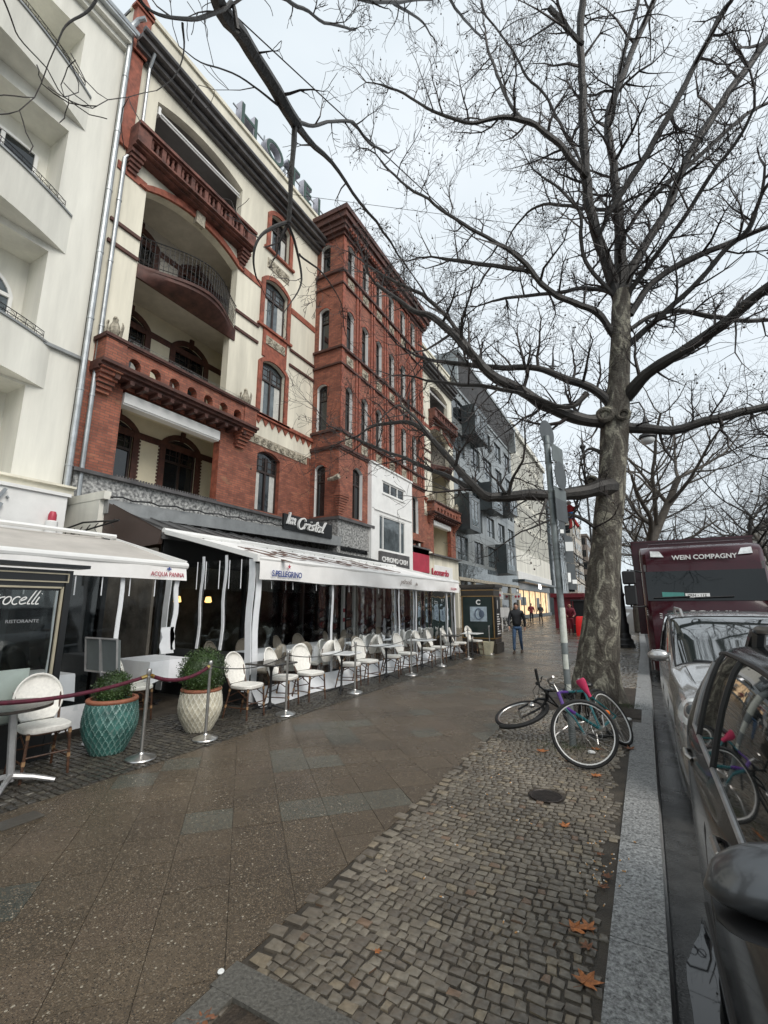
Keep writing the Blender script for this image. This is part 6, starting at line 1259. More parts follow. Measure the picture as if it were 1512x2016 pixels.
# lamp post behind the trunk
lp = thing('street_lamp', 'black cast-iron lamp post with a big flared base behind the plane tree trunk', 'street lamp', (-.58, 21.4, 0))
b = MB(); b.lathe([(.36, 0), (.36, .12), (.32, .16), (.3, .3), (.24, .36), (.23, .5), (.19, .56), (.2, .9), (.15, 1.0), (.13, 2.0), (.16, 2.1), (.11, 2.2), (.09, 3.2), (.13, 3.3), (.08, 3.4), (.07, 9.2), (.1, 9.3), (.05, 9.5), (.04, 10.6), (.01, 11)], (-.58, 21.4, 0), 20); b.build('post', M['iron'], lp)
b = MB(); b.tube([(-.58, 21.4, 8.2), (-.2, 21.4, 9.6), (.4, 21.4, 10.3), (.9, 21.4, 10.3), (1.05, 21.4, 9.9), (1.05, 21.4, 8.9)], .035, 8); b.tube([(-.5, 21.4, 9.2), (.2, 21.4, 9.3), (.9, 21.4, 9.9)], .02, 6)
for k in range(3): b.tube([(.3 + k * .25 + .12 * math.cos(j * PI / 6), 21.4, 9.8 + .12 * math.sin(j * PI / 6)) for j in range(12)], .015, 5, close=True)
b.lathe([(.05, 0), (.11, .1), (.08, .3), (.14, .4), (.1, .6), (.04, .8)], (1.05, 21.4, 8.85), 12); b.build('bracket_arm', M['iron'], lp)
b = MB(); b.lathe([(.1, .5), (.3, .42), (.34, .3), (.3, .26)], (1.05, 21.4, 8.35), 20); b.build('lamp_hood', M['iron'], lp); b = MB(); b.ball((1.05, 21.4, 8.55), (.27, .27, .2), 16, 10); b.build('lamp_globe', mat('milky_globe', (.6, .62, .62), .2), lp)
lp2 = thing('street_lamp', 'distant ornate lamp standard rising above the thick left branch', 'street lamp', (-3.2, 46, 0))
b = MB(); b.lathe([(.3, 0), (.2, .6), (.1, 2), (.08, 15.5), (.25, 15.7), (.1, 16), (.16, 16.4), (.3, 16.7), (.1, 17), (.05, 17.8), (.01, 19)], (-3.2, 46, 0), 12); b.build('post', M['iron'], lp2); b = MB(); b.tube([(-4, 46, 15.8), (-3.2, 46, 16.4), (-2.4, 46, 15.8)], .05, 6); b.build('ornament', M['iron'], lp2)

# overhead cables
def cable(pts, r_, lab): b = MB(); b.tube(pts, r_, 5); own(b.build('overhead_cable', M['cord']), lab, 'cable')
C0 = Vector((-2.2, 1.57, 5.9)); d_ = Vector((-4.28, 30, 11.84))
cable([(-12.05, -2.5, 17.6), (-6, 4.28, 13.18), (-3.2, 11.5, 12.4), (3, 26, 13)], .014, 'taut black cable running diagonally across the sky in front of the hotel')
cable([(-12, 28, 17), (-2, 26, 13.6), (14, 24, 14)], .01, 'thin cable crossing the sky above the truck'); cable([(-12, 12, 19), (-1, 16, 15.4), (14, 20, 15)], .009, 'thin cable crossing high behind the plane tree crown')
cable([(1.4, 21, 12.5), (4, 12, 14), (9, 2, 20)], .009, 'thin steep cable at the right of the crown')
# little doll hanging in the tree
t = thing('hanging_doll', 'small red and blue stuffed doll hanging from the lowest branch', 'doll', (-.98, 9.25, 3.2))
x, y = -.98, 9.22
b = MB(); b.ball((x, y, 3.62), .05, 8, 6); b.build('head', mat('pale_cloth', (.5, .42, .4), .8), t); b = MB(); b.ball((x + .01, y, 3.5), (.075, .06, .09), 10, 6); b.tube([(x, y, 3.54), (x - .09, y, 3.5), (x - .06, y - .04, 3.44)], .025, 6); b.tube([(x, y, 3.54), (x + .1, y, 3.52), (x + .1, y - .04, 3.44)], .025, 6); b.build('jacket', mat('doll_red', (.35, .02, .02), .8), t)
b = MB(); b.ball((x + .02, y, 3.38), (.075, .06, .08), 10, 6); b.build('trousers', mat('doll_blue', (.03, .18, .42), .8), t); b = MB(); b.tube([(x, y, 3.34), (x + .01, y, 3.2), (x + .0, y - .02, 3.12)], .032, 6); b.tube([(x + .05, y, 3.33), (x + .1, y, 3.22), (x + .14, y - .02, 3.14)], .032, 6); b.build('legs', MATS['doll_red'], t)
b = MB(); b.tube([(x, y, 3.66), (x + .02, y + .1, 3.95)], .006, 4); b.tube([(x + .05, y + .05, 3.95), (x + .2, y - .05, 3.5), (x + .18, y - .02, 3.2), (x + .1, y, 3.1)], .006, 4); b.tube([(x - .05, y, 3.9), (x - .16, y, 3.5), (x - .12, y, 3.15)], .01, 4); b.tube([(x + .05, y, 3.0), (x + .06, y, 2.5), (x + .14, y, 2.4), (x + .2, y, 2.6), (x + .2, y, 2.95)], .006, 4); b.build('cord', M['cord'], t)

# drain cover, litter, leaves, grass
b = MB(); c = (-.89, 4.68); b.lathe([(.145, 0), (.145, .006), (.135, .008), (.13, .002), (.01, .002)], (c[0], c[1], .002), 32)
for k in range(-6, 7):
    w_ = math.sqrt(max(0, .125 ** 2 - (k * .019) ** 2)); b.box(c[0] - w_, c[0] + w_, c[1] + k * .019 - .004, c[1] + k * .019 + .004, .003, .008)
own(b.build('drain_cover', mat('cast_iron', (.06, .05, .045), .45, metal=.5, var=.3, vs=20)), 'round ribbed cast iron cover set in the mosaic paving', 'manhole cover')
b = MB(); b.box(-4.6, -4.42, 2.0, 2.3, .001, .008); own(b.build('gully_cover', M['cobbledark'], smooth=0), 'small dark rectangular cover at the left edge of the slabs', 'cover')
M['autumn'] = mat('fallen_leaf_orange', (.42, .15, .045), .55, var=.35, vs=30, isl=.3, bump=.3, bs=60); M['autumn2'] = mat('fallen_leaf_brown', (.2, .08, .035), .6, var=.3, vs=30)
def leaf(x, y, s, rz, lab, mm, z=.012, name='fallen_leaf'):
    pr = []; lobes = [(-150, .35), (-110, .75), (-82, .35), (-55, .95), (-28, .45), (0, 1.1), (28, .45), (55, .95), (82, .35), (110, .75), (150, .35)]
    rn = random.Random(int((x + 9) * 1000 + y * 77)); P = []
    for i, (a, r_) in enumerate(lobes):
        r_ *= rn.uniform(.85, 1.1)
        if r_ > .6:
            for da, q in ((-9, .72), (-5, .8), (0, 1), (5, .8), (9, .72)): P.append((a + da, r_ * q))
        else: P.append((a, r_))
    cr_ = rn.uniform(.1, .25); b = MB(); vs = [(0, 0, .01 * s * 10 * .1)]
    for a, r_ in P:
        xx, yy = r_ * math.cos(R(a)) * s, r_ * math.sin(R(a)) * s; vs.append((xx, yy, cr_ * s * (abs(math.sin(R(a) * 2.5 + rn.random())) * r_ + rn.uniform(0, .25) * r_)))
    n = len(P); b.add(vs, [(0, i, i + 1) for i in range(1, n)] + [(0, n, 1)])
    b.tube([(0, 0, .003), (-.6 * s, .05 * s, .004), (-s, .2 * s, .008)], .0012, 4); b.xf(Matrix.Translation((x, y, z)) @ Matrix.Rotation(rz, 4, 'Z'))
    own(b.build(name, mm, smooth=0), lab, 'leaf', 'fallen plane leaves')
LF = [(-.46, 2.95, .075, .3, 'orange fallen leaf, left one of the overlapping pair near the kerb', 0), (-.39, 2.99, .065, 2.2, 'orange fallen leaf, right one of the overlapping pair near the kerb', 0), (-.37, 2.6, .085, 1.2, 'largest orange fallen leaf at the bottom beside the kerb', 0), (-.385, 2.84, .05, 2.9, 'curled brown leaf just below the overlapping pair', 1), (-.66, 4.14, .06, 2., 'orange leaf alone in the middle of the paving below the drain cover', 0),
 (-.54, 5.4, .075, .6, 'orange leaf on the paving right below the bicycle wheel', 0), (-.80, 5.75, .08, 2.6, 'orange leaf just under the front rim of the bicycle wheel', 0), (-1.15, 5.95, .09, 1.4, 'orange leaf left of the bicycle wheel', 0), (-.62, 6.35, .08, .2, 'orange leaf seen through the spokes', 0), (-.24, 6.55, .08, 1.9, 'reddish leaf under the rear wheel at the kerb', 1),
 (-.35, 3.42, .04, .9, 'small red-brown leaf in the litter beside the kerb', 1), (-.33, 3.55, .045, 2.4, 'crumpled brown leaf above the litter beside the kerb', 1), (-.4, 3.82, .035, .1, 'small brown leaf fragment near the cigarette ends', 1), (-1.3, 2.3, .03, .5, 'orange scrap of leaf among the mosaic stones at the left', 0), (-1.75, 1.62, .06, .7, 'red-brown leaf lying in the near tree pit', 1), (-1.6, 1.5, .05, 2.1, 'orange leaf at the bottom edge of the near tree pit', 0)]
for x, y, s, a, lab, k in LF: leaf(x, y, s, a, lab, M['autumn2'] if k else M['autumn'])
M['filter'] = mat('cigarette_filter', (.55, .3, .12), .7); M['butt'] = mat('cigarette_paper', (.72, .7, .64), .7)
rn = random.Random(12)
for i in range(46):
    if i < 26: x, y = -.36 + rn.gauss(0, .07), 3.55 + rn.gauss(0, .35)
    else: x, y = rn.uniform(-1.6, -.35), rn.uniform(2.1, 5.2)
    x = min(x, -.1); a = rn.random() * PI; d = Vector((math.cos(a), math.sin(a), 0)) * .013; p = Vector((x, y, .017)); t = thing('cigarette_end', 'cigarette end scattered on the mosaic paving and kerb', 'litter', p, 'cigarette ends on the paving')
    b = MB(); b.tube([p - d, p + d * .2], .0036, 6); b.build('filter', M['filter'], t); b = MB(); b.tube([p + d * .2, p + d], .0034, 6); b.build('paper', M['butt'], t)
for x, y, lab in ((-.28, 8.1, 'white crumpled paper beside the tree pit near the kerb'), (-.63, 6.15, 'white crumpled tissue behind the bicycle spokes'), (-.9, 8.9, 'white scrap of paper left of the trunk base'), (-1.87, 1.83, 'pale bottle cap on the corner of the near tree pit')):
    b = MB(); b.ball((x, y, .025), (.045, .035, .022), 9, 6) if 'cap' not in lab else b.lathe([(.014, 0), (.016, .004), (.013, .008), (.003, .009)], (x, y, .018), 14); own(b.build('litter_scrap', M['paper'], smooth=30), lab, 'litter')
M['grass'] = mat('grass_blade', (.05, .085, .02), .6, var=.4, vs=10, isl=.4)
b = MB(); rn = random.Random(6)
for cx_, cy_, n, sx, sy in ((-.86, 6.35, 620, .16, .14), (-1.1, 6.4, 260, .2, .2), (-.3, 9.25, 500, .16, .12), (-.55, 9.1, 120, .3, .1), (-1.72, 6.4, 60, .05, .8)):
    for _ in range(n):
        x, y = cx_ + rn.gauss(0, sx), cy_ + rn.gauss(0, sy); a = rn.random() * 2 * PI; h_ = rn.uniform(.015, .05); dx, dy = math.cos(a) * .002, math.sin(a) * .002; l = rn.uniform(-.02, .02)
        b.add([(x - dx, y - dy, 0), (x + dx, y + dy, 0), (x + l, y + l, h_)], [(0, 1, 2)])
tag(b.build('grass_tufts', M['grass'], None, smooth=0), 'short green grass tufts at the pole foot and by the trunk', 'grass', kind='stuff')
# ============================================================ bicycles
M['tyre'] = mat('black_rubber', (.014, .014, .014), .7); M['tealp'] = mat('teal_bike_paint', (.008, .11, .125), .3, coat=.5); M['purple'] = mat('purple_bike_paint', (.09, .03, .22), .25, coat=.5); M['rim'] = mat('white_rim', (.75, .75, .73), .35); M['pink'] = mat('pink_saddle', (.5, .03, .1), .5); M['orange'] = mat('orange_reflector', (.85, .2, .03), .3)
def wheel(t, c, nrm, r=.34, rimm='rim', tr=.019, nm='wheel'):
    nrm = Vector(nrm).normalized(); u = nrm.cross(Vector((0, 0, 1)) if abs(nrm.z) < .95 else Vector((1, 0, 0))).normalized(); v = nrm.cross(u); c = Vector(c)
    cir = lambda q, n=40, o=0: [c + nrm * o + (u * math.cos(2 * PI * k / n) + v * math.sin(2 * PI * k / n)) * q for k in range(n)]
    b = MB(); b.tube(cir(r - tr), tr, 8, close=True); o = b.build('wheel', M['tyre'], t)
    b = MB(); b.tube(cir(r - tr * 2.1), tr * .45, 6, close=True); b.build('rim', M[rimm], o)
    b = MB()
    for k in range(32):
        a = 2 * PI * k / 32; s = (-1) ** k; a2 = a + (.5 if k % 4 < 2 else -.5); b.tube([c + nrm * .03 * s + (u * math.cos(a2) + v * math.sin(a2)) * .02, c + (u * math.cos(a) + v * math.sin(a)) * (r - tr * 2.6)], .0011, 3)
    b.tube([c - nrm * .05, c + nrm * .05], .018, 8); b.build('spokes', M['chrome'], o); return o
def tubes(t, nm, mm, segs, n=7):
    b = MB()
    for a, c, r in segs: b.tube([a, c] if not isinstance(a, list) else a, c if isinstance(a, list) else r, n) if not isinstance(a, list) else b.tube(a, r, n)
    return b.build(nm, mm, t)
bk = thing('bicycle', 'teal and purple bicycle with a pink saddle slumped against the sign pole', 'bicycle', (-.5, 6.1, 0))
a_ = Vector((-.352, -.936, 0)); th = R(31); up = Vector((-.936 * math.sin(th), .352 * math.sin(th), math.cos(th))); O = Vector((-.25, 6.74, .0))
Q = lambda x, z, y=0: O + a_ * x + up * z + a_.cross(up) * y
nr = a_.cross(up)
wheel(bk, Q(0, .34), nr); fc = Vector((-.635, 5.62, .346)); fn = Vector((.2, -.97, .12)); wheel(bk, fc, fn)
rh, bb, st, hd, hl = Q(0, .34), Q(.44, .27), Q(.3, .72), Q(.88, .78), Q(.93, .62)
tubes(bk, 'frame', M['tealp'], [(bb, st, .015), (bb, hl, .019), (st, hd, .016), (rh + nr * .05, bb, .01), (rh - nr * .05, bb, .01), (rh + nr * .05, st, .009), (rh - nr * .05, st, .009)])
tubes(bk, 'head_tube', M['purple'], [(hl - a_ * .0, hd, .021), (hd.lerp(st, .0), hd.lerp(st, .35), .0175), (hl, hl.lerp(bb, .3), .021)])
fx_ = fn.cross(Vector((0, 0, 1))).normalized()
b = MB()
for s in (-1, 1): b.tube([hl, hl.lerp(fc, .12) + fn.normalized() * .045 * s, hl.lerp(fc, .6) + fn.normalized() * .05 * s + Vector((0, 0, .03)), fc + fn.normalized() * .05 * s], [.018, .015, .012, .009], 7)
b.build('fork', M['tealp'], bk)
b = MB(); b.tube([st, Q(.26, .88)], .013, 7); b.tube([hd, hd + up * .1, hd + up * .12 + a_ * .08], .013, 7); bc = hd + up * .12 + a_ * .08; hv = (fn + up * .35).normalized(); b.tube([bc - hv * .26 - fx_ * .08, bc - hv * .12, bc + hv * .12, bc + hv * .26 - fx_ * .08], .012, 7); b.build('handlebar', M['chrome'], bk)
b = MB(); sc0 = Vector((-.665, 6.25, .73)); SA = a_.copy(); SN = nr.copy(); SU = up.copy(); a_ = Vector((.46, .1, -.88)).normalized(); up = Vector((-.1, -.97, .2)); up = (up - a_ * up.dot(a_)).normalized(); nr = a_.cross(up); rs = []
for k in range(9):
    v = k / 8; w_ = .022 + .042 * max(0, 1 - v * 1.25) ** .8 + (.0 if k else -.015); rs.append([sc0 + a_ * (-.09 + .22 * v) + nr * w_ * math.cos(q) + up * (.03 * math.sin(q) if math.sin(q) > 0 else .012 * math.sin(q)) for q in [2 * PI * j / 12 for j in range(12)]])
b.rings(rs, True); b.build('saddle', M['pink'], bk); a_, nr, up = SA, SN, SU
b = MB(); b.tube([bb - nr * .06, bb + nr * .06], .03, 8); b.tube([bb + nr * .06, bb + nr * .07 + a_ * .1 - up * .13], .009, 5); b.tube([bb - nr * .06, bb - nr * .07 - a_ * .1 + up * .13], .009, 5)
b.tube([bb + nr * .05 + (a_ * math.cos(k * PI / 10) + up * math.sin(k * PI / 10)) * .09 for k in range(20)], .006, 4, close=True); b.box(*[0] * 6); b.build('crankset', M['chrome'], bk)
b = MB(); b.tube([rh + nr * .03 + up * .37 * math.sin(q) - a_ * .37 * math.cos(q) for q in [R(x) for x in range(-10, 130, 10)]], .018, 6); b.build('mudguard', M['tyre'], bk)
b = MB(); c = Q(-.02, .52, .04); b.ball(Vector((-.42, 6.0, .5)), (.034, .012, .034), 12, 6); b.build('reflector', M['orange'], bk)
b = MB(); b.tube([hd + up * .1, hd + up * .2 + a_ * .2, fc + Vector((0, 0, .36))], .003, 4); b.tube([bc, Q(.7, .9), Q(.5, .72), st], .003, 4); b.build('brake_cables', M['cord'], bk)
# second, black bicycle lying under it
b2 = thing('bicycle', 'black bicycle lying on its side left of the pole with its front wheel raised', 'bicycle', (-1.2, 6.6, 0))
wc = Vector((-1.52, 6.55, .27)); wn = Vector((-.22, -.27, .93)).normalized(); wheel(b2, wc, wn, .34, 'chrome', .024)
hB = Vector((-1.17, 6.62, .47)); w2 = Vector((-.72, 6.98, .2)); n2 = Vector((.3, -.35, .9)).normalized(); wheel(b2, w2, n2, .33, 'tyre')
b = MB()
for s in (-1, 1): b.tube([hB, wc.lerp(hB, .75) + wn * .06 * s, wc + wn * .06 * s], [.018, .016, .012], 7)
b.build('fork', M['black'], b2)
sB, bbB = Vector((-.72, 6.62, .62)), Vector((-.82, 6.72, .25)); hT = hB + Vector((.02, -.05, .12))
tubes(b2, 'frame', M['black'], [(hB, bbB, .022), (hT, sB, .019), (hB, hT, .024), (sB, bbB, .018), (w2 + n2 * .05, bbB, .011), (w2 - n2 * .05, bbB, .011), (w2 + n2 * .05, sB, .01), (w2 - n2 * .05, sB, .01)])
g0, g1 = Vector((-1.235, 6.33, .88)), Vector((-1.225, 6.38, .74))
b = MB(); b.tube([hT, Vector((-1.17, 6.5, .6)), Vector((-1.22, 6.43, .66)), g1, g0], .013, 7); b.tube([Vector((-1.17, 6.5, .6)), Vector((-1.02, 6.6, .38)), Vector((-1.05, 6.5, .22))], .013, 7); b.tube([hT, Vector((-1.17, 6.5, .6))], .02, 7); b.build('handlebar', M['black'], b2)
b = MB(); b.tube([g1, g0], .019, 8); b.tube([Vector((-1.235, 6.36, .71)), Vector((-1.18, 6.33, .73)), Vector((-1.16, 6.3, .79)), Vector((-1.145, 6.29, .8))], .007, 5); b.ball((-1.23, 6.38, .7), (.03, .03, .025), 8, 5); b.build('grip', M['tyre'], b2)
b = MB(); b.tube([(-1.23, 6.37, .7), (-1.3, 6.4, .6), (-1.28, 6.5, .45), (-1.2, 6.55, .42)], .004, 4); b.tube([(-1.2, 6.37, .7), (-1.24, 6.45, .56), (-1.1, 6.6, .5), (-.9, 6.65, .5)], .004, 4); b.build('brake_cables', M['cord'], b2)
b = MB(); b.tube([wc + wn * .02 + (wn.cross(Vector((1, 0, 0))).normalized() * math.cos(q) + wn.cross(wn.cross(Vector((1, 0, 0)))).normalized() * math.sin(q)) * .375 for q in [R(x) for x in range(150, 300, 10)]], .026, 6); b.build('mudguard', M['tyre'], b2)
b = MB(); b.tube([bbB, Vector((-1.05, 6.45, .1)), Vector((-1.12, 6.4, .0))], .012, 6); b.tube([bbB, Vector((-.9, 6.5, .16)), Vector((-.85, 6.4, .1))], .01, 6); b.tube([bbB + Vector((.09 * math.cos(k * PI / 10), .09 * math.sin(k * PI / 10) * .8, .03 * math.sin(k * PI / 10))) for k in range(20)], .007, 4, close=True); b.build('crankset', M['chrome'], b2)
b = MB(); b.ball((-1.33, 6.42, .42), (.045, .045, .035), 10, 6); b.ball((-1.07, 6.55, .62), (.04, .03, .03), 8, 5); b.build('lamp', M['chrome'], b2)
b = MB(); b.ball((-.69, 6.6, .7), (.1, .07, .035), 10, 6); b.build('saddle', M['black'], b2)
# parked bikes far behind
for i, (x, y) in enumerate(((-8.2, 30.5), (-7.9, 32), (-8.1, 33.6), (-7.8, 35.2), (-8.3, 37))):
    t = thing('parked_bicycle', 'bicycle parked far behind the walking man, %s of the row by the grey building' % ordn[i], 'bicycle', (x, y, 0), 'bicycles parked by the grey building')
    for yy in (-.5, .5): 
        b = MB(); c = Vector((x + yy, y, .34)); b.tube([c + Vector((.33 * math.cos(k * PI / 10), 0, .33 * math.sin(k * PI / 10))) for k in range(20)], .018, 5, close=True); [b.tube([c, c + Vector((.32 * math.cos(k), 0, .32 * math.sin(k)))], .004, 3) for k in range(0, 6)]; b.build('wheel', M['tyre'], t)
    tubes(t, 'frame', M['trimwhite'] if i % 2 else M['black'], [((x - .5, y, .34), (x - .15, y, .8), .015), ((x - .5, y, .34), (x - .05, y, .3), .015), ((x - .05, y, .3), (x - .18, y, .9), .016), ((x - .05, y, .3), (x + .38, y, .75), .018), ((x - .15, y, .8), (x + .36, y, .82), .016), ((x + .34, y, .95), (x + .5, y, .34), .015), ((x + .3, y - .25, 1.02), (x + .3, y + .25, 1.02), .014)])
for i, (x, y, z0, z1, w_) in enumerate(((-8.4, 31, .9, 1.5, .9), (-8.2, 29.5, .9, 1.4, .7))):
    b = MB(); b.box(x, x + w_, y, y + .05, z0, z1); b.box(x + .1, x + .14, y, y + .05, 0, z0); b.box(x + w_ - .14, x + w_ - .1, y, y + .05, 0, z0); own(b.build('notice_board', M['trimwhite'], smooth=0), ['white notice board above the parked bicycles', 'smaller white board at the near end of the parked bicycles'][i], 'board')

# ============================================================ people
def skin(name, nodes, edges, mm, parent, sub=2):
    me = bpy.data.meshes.new(name); me.from_pydata([n[0] for n in nodes], edges, []); o = bpy.data.objects.new(name, me); COL.objects.link(o)
    s = o.modifiers.new('s', 'SKIN'); 
    for i, n in enumerate(nodes): r = n[1]; me.skin_vertices[0].data[i].radius = r if hasattr(r, '__len__') else (r, r)
    me.skin_vertices[0].data[0].use_root = True
    q = o.modifiers.new('q', 'SUBSURF'); q.levels = q.render_levels = sub
    dg = bpy.context.evaluated_depsgraph_get(); m2 = bpy.data.meshes.new_from_object(o.evaluated_get(dg)); bpy.data.objects.remove(o)
    m2.materials.clear(); m2.materials.append(mm); m2.polygons.foreach_set('use_smooth', [True] * len(m2.polygons)); o = bpy.data.objects.new(name, m2); COL.objects.link(o); o.parent = parent; return o
M['skin'] = mat('skin', (.48, .27, .19), .55, var=.08); M['hair'] = mat('dark_hair', (.02, .015, .012), .6)
def person(x, y, rz, lab, coat, pants, hairm, h=1.75, stride=.2, coatlen=.0, arms=((.1, 0), (-.1, 0)), lean=0., bald=False, hood=False, z=0, group=None):
    # faces -Y in local space
    t = thing('person', lab, 'person', (x, y, z), group, rz); k = h / 1.75
    V = lambda a, b_, c: (a * k, (b_ - lean * max(0, c - .9)) * k, c * k)
    hip, sh, nk = .93, 1.43, 1.5
    F1, F2 = V(-.10, -stride, .07), V(.10, stride, .07)
    K1, K2 = V(-.10, -stride * .62 - .02, .5), V(.10, stride * .3 - .06, .5)
    skin('trousers', [(V(0, 0, hip), (.13 * k, .1 * k)), (V(-.09, 0, hip - .08), .09 * k), (K1, .062 * k), (tuple(Vector(F1) + Vector((0, .0, .02))), .045 * k), (V(.09, 0, hip - .08), .09 * k), (K2, .062 * k), (tuple(Vector(F2) + Vector((0, 0, .02))), .045 * k)], [(0, 1), (1, 2), (2, 3), (0, 4), (4, 5), (5, 6)], pants, t)
    ar = []
    for s, (fw, bend) in zip((-1, 1), arms):
        el = V(s * .262, -fw * .5, 1.14); hn = V(s * (.262 - bend * .3), -fw - bend * .9, .88 + bend * .55); ar.append((V(s * .185, 0, sh - .02), el, hn))
    n_ = [(V(0, 0, hip - coatlen), (.17 * k, .13 * k)), (V(0, 0, 1.1), (.17 * k, .13 * k)), (V(0, 0, 1.3), (.2 * k, .14 * k)), (V(0, 0, sh), (.13 * k, .1 * k)), (V(0, 0, nk), (.06 * k, .06 * k))]
    for a in ar: n_ += [(a[0], .075 * k), (a[1], .058 * k), (a[2], .042 * k)]
    skin('jacket', n_, [(0, 1), (1, 2), (2, 3), (3, 4), (3, 5), (5, 6), (6, 7), (3, 8), (8, 9), (9, 10)], coat, t)
    hz = 1.63; hn_ = [(V(0, 0, nk - .02), .05 * k), (V(0, -.01, hz - .08), (.062 * k, .068 * k)), (V(0, -.01, hz), (.076 * k, .088 * k)), (V(0, 0, hz + .06), (.07 * k, .08 * k)), (V(0, -.1, hz - .02), .014 * k)]
    skin('head', hn_, [(0, 1), (1, 2), (2, 3), (2, 4)], M['skin'], t)
    for s in (-1, 1):
        b = MB(); b.ball(V(s * .03, -.088, hz + .005), .009 * k, 6, 4); b.build('eye', M['black'], t, world=False)
        b = MB(); b.ball(V(s * .078, .01, hz - .01), (.012 * k, .02 * k, .03 * k), 6, 5); b.build('ear', M['skin'], t, world=False)
    b = MB(); b.ball(V(0, -.083, hz - .055), (.024 * k, .008 * k, .006 * k), 8, 4); b.build('mouth', mat('lips', (.3, .1, .08), .5), t, world=False)
    if not bald:
        b = MB(); b.ball(V(0, .02, hz + .045), (.088 * k, .095 * k, .082 * k), 14, 8); b.build('hair', hairm, t, world=False)
    if hood: b = MB(); b.ball(V(0, .06, nk), (.13 * k, .11 * k, .07 * k), 12, 6); b.build('hood', coat, t, world=False)
    for s, a in zip((-1, 1), ar):
        p = Vector(a[2]); d = (p - Vector(a[1])).normalized(); side = Vector((0, 1, 0)); side = (side - d * side.dot(d)).normalized(); inn = Vector((-s, 0, 0)); b = MB()
        b.tube([p, p + d * .04 * k, p + d * .1 * k], [.028 * k, .034 * k, .028 * k], 8)
        for j, (o, l) in enumerate(((-.026, .06), (-.009, .075), (.009, .07), (.025, .055))):
            q = p + d * .09 * k + side * o * k; b.tube([q, q + d * l * .5 * k + inn * .008, q + d * l * k + inn * .025], [.009 * k, .0085 * k, .007 * k], 6)
        q = p + d * .03 * k - side * .03 * k; b.tube([q, q - side * .02 * k + d * .03 * k, q - side * .02 * k + d * .06 * k + inn * .01], [.011 * k, .01 * k, .008 * k], 6)
        b.build('hand', M['skin'], t, world=False)
    for f in (F1, F2):
        b = MB(); f = Vector(f); rs = []
        for yy, w_, zt in ((.09, .03, .07), (.06, .042, .1), (0, .045, .1), (-.07, .045, .075), (-.14, .048, .055), (-.19, .03, .03)): rs.append([(f.x + w_ * k * math.cos(q), f.y + yy * k, max(0, zt * k * (.5 + .5 * math.sin(q)))) for q in [2 * PI * j / 10 for j in range(10)]])
        b.rings(rs, True); b.build('shoe', M['shoe'], t, world=False)
    return t
M['shoe'] = mat('brown_leather', (.06, .035, .02), .45); M['jblack'] = mat('black_quilted_jacket', (.012, .013, .016), .45, bump=.5, bs=14); M['jeans'] = mat('blue_jeans', (.045, .09, .17), .8, var=.3, vs=6); M['cred'] = mat('dark_red_coat', (.16, .012, .02), .7); M['cgrey'] = mat('dark_grey_coat', (.055, .058, .065), .8, var=.2); M['pblack'] = mat('black_trousers', (.014, .014, .016), .7); M['wred'] = mat('crimson_workwear', (.16, .012, .025), .7, var=.2); M['hairg'] = mat('grey_brown_hair', (.09, .06, .045), .6)
person(-3.9, 17.15, .08, 'man in a black quilted jacket and blue jeans walking towards the viewer', M['jblack'], M['jeans'], M['hair'], 1.77, .24, .05, ((.12, .05), (-.1, .02)), hood=True)
person(-8.7, 44.3, .3, 'person in a dark red coat standing in front of the lit shop', M['cred'], M['pblack'], M['hair'], 1.8, .1, .12, ((.05, .35), (.0, .1)))
person(-7.95, 44.8, -.2, 'person in a dark grey coat beside the one in dark red', M['cgrey'], M['pblack'], M['hair'], 1.72, .08, .3, ((.05, .4), (0, .3)))
person(-3.48, 28.7, .15, 'worker in crimson clothes bending over a bright red cloth bag', M['wred'], M['wred'], M['hairg'], 1.78, .15, .0, ((.35, .3), (.4, .3)), lean=.45, bald=True)
M['bagred'] = mat('bright_red_cloth', (.75, .012, .012), .6)
b = MB(); b.rings([[(-2.93 + .62 * s * sx * (1 + .04 * math.sin(z * 9 + sx * 4 + sy)), 28.4 + s * sy * .7, z) for sx, sy in ((-1, -1), (-.2, -1.15), (.4, -.95), (1, -1), (1.1, 0), (1, 1), (0, 1.1), (-1, 1))] for z, s in ((0, .34), (.3, .36), (.7, .33), (1.0, .3), (1.04, .24))], True); own(b.build('cloth_bag', M['bagred'], smooth=50), 'tall bright red cloth bag or cover next to the worker', 'bag')
b = MB(); b.box(-3.6, -2.3, 30.5, 31, 0, .5); b.box(-3.6, -2.3, 30.4, 31.1, 1.9, 2.0); [b.box(x, x + .08, 30.5, 30.58, .5, 1.9) for x in (-3.6, -2.4)]; b.box(-3.5, -2.4, 30.9, 30.95, .5, 1.9)
own(b.build('souvenir_stand', M['black'], smooth=0), 'dark display stand behind the worker, left of the trunk', 'stand')
b = MB(); b.box(-5.4, -3.5, 36, 39, 0, 2.2); b.box(-5.6, -3.3, 35.8, 39.2, 2.2, 2.5); own(b.build('market_kiosk', M['cred'], smooth=0), 'dark red kiosk down the pavement behind the worker', 'kiosk')

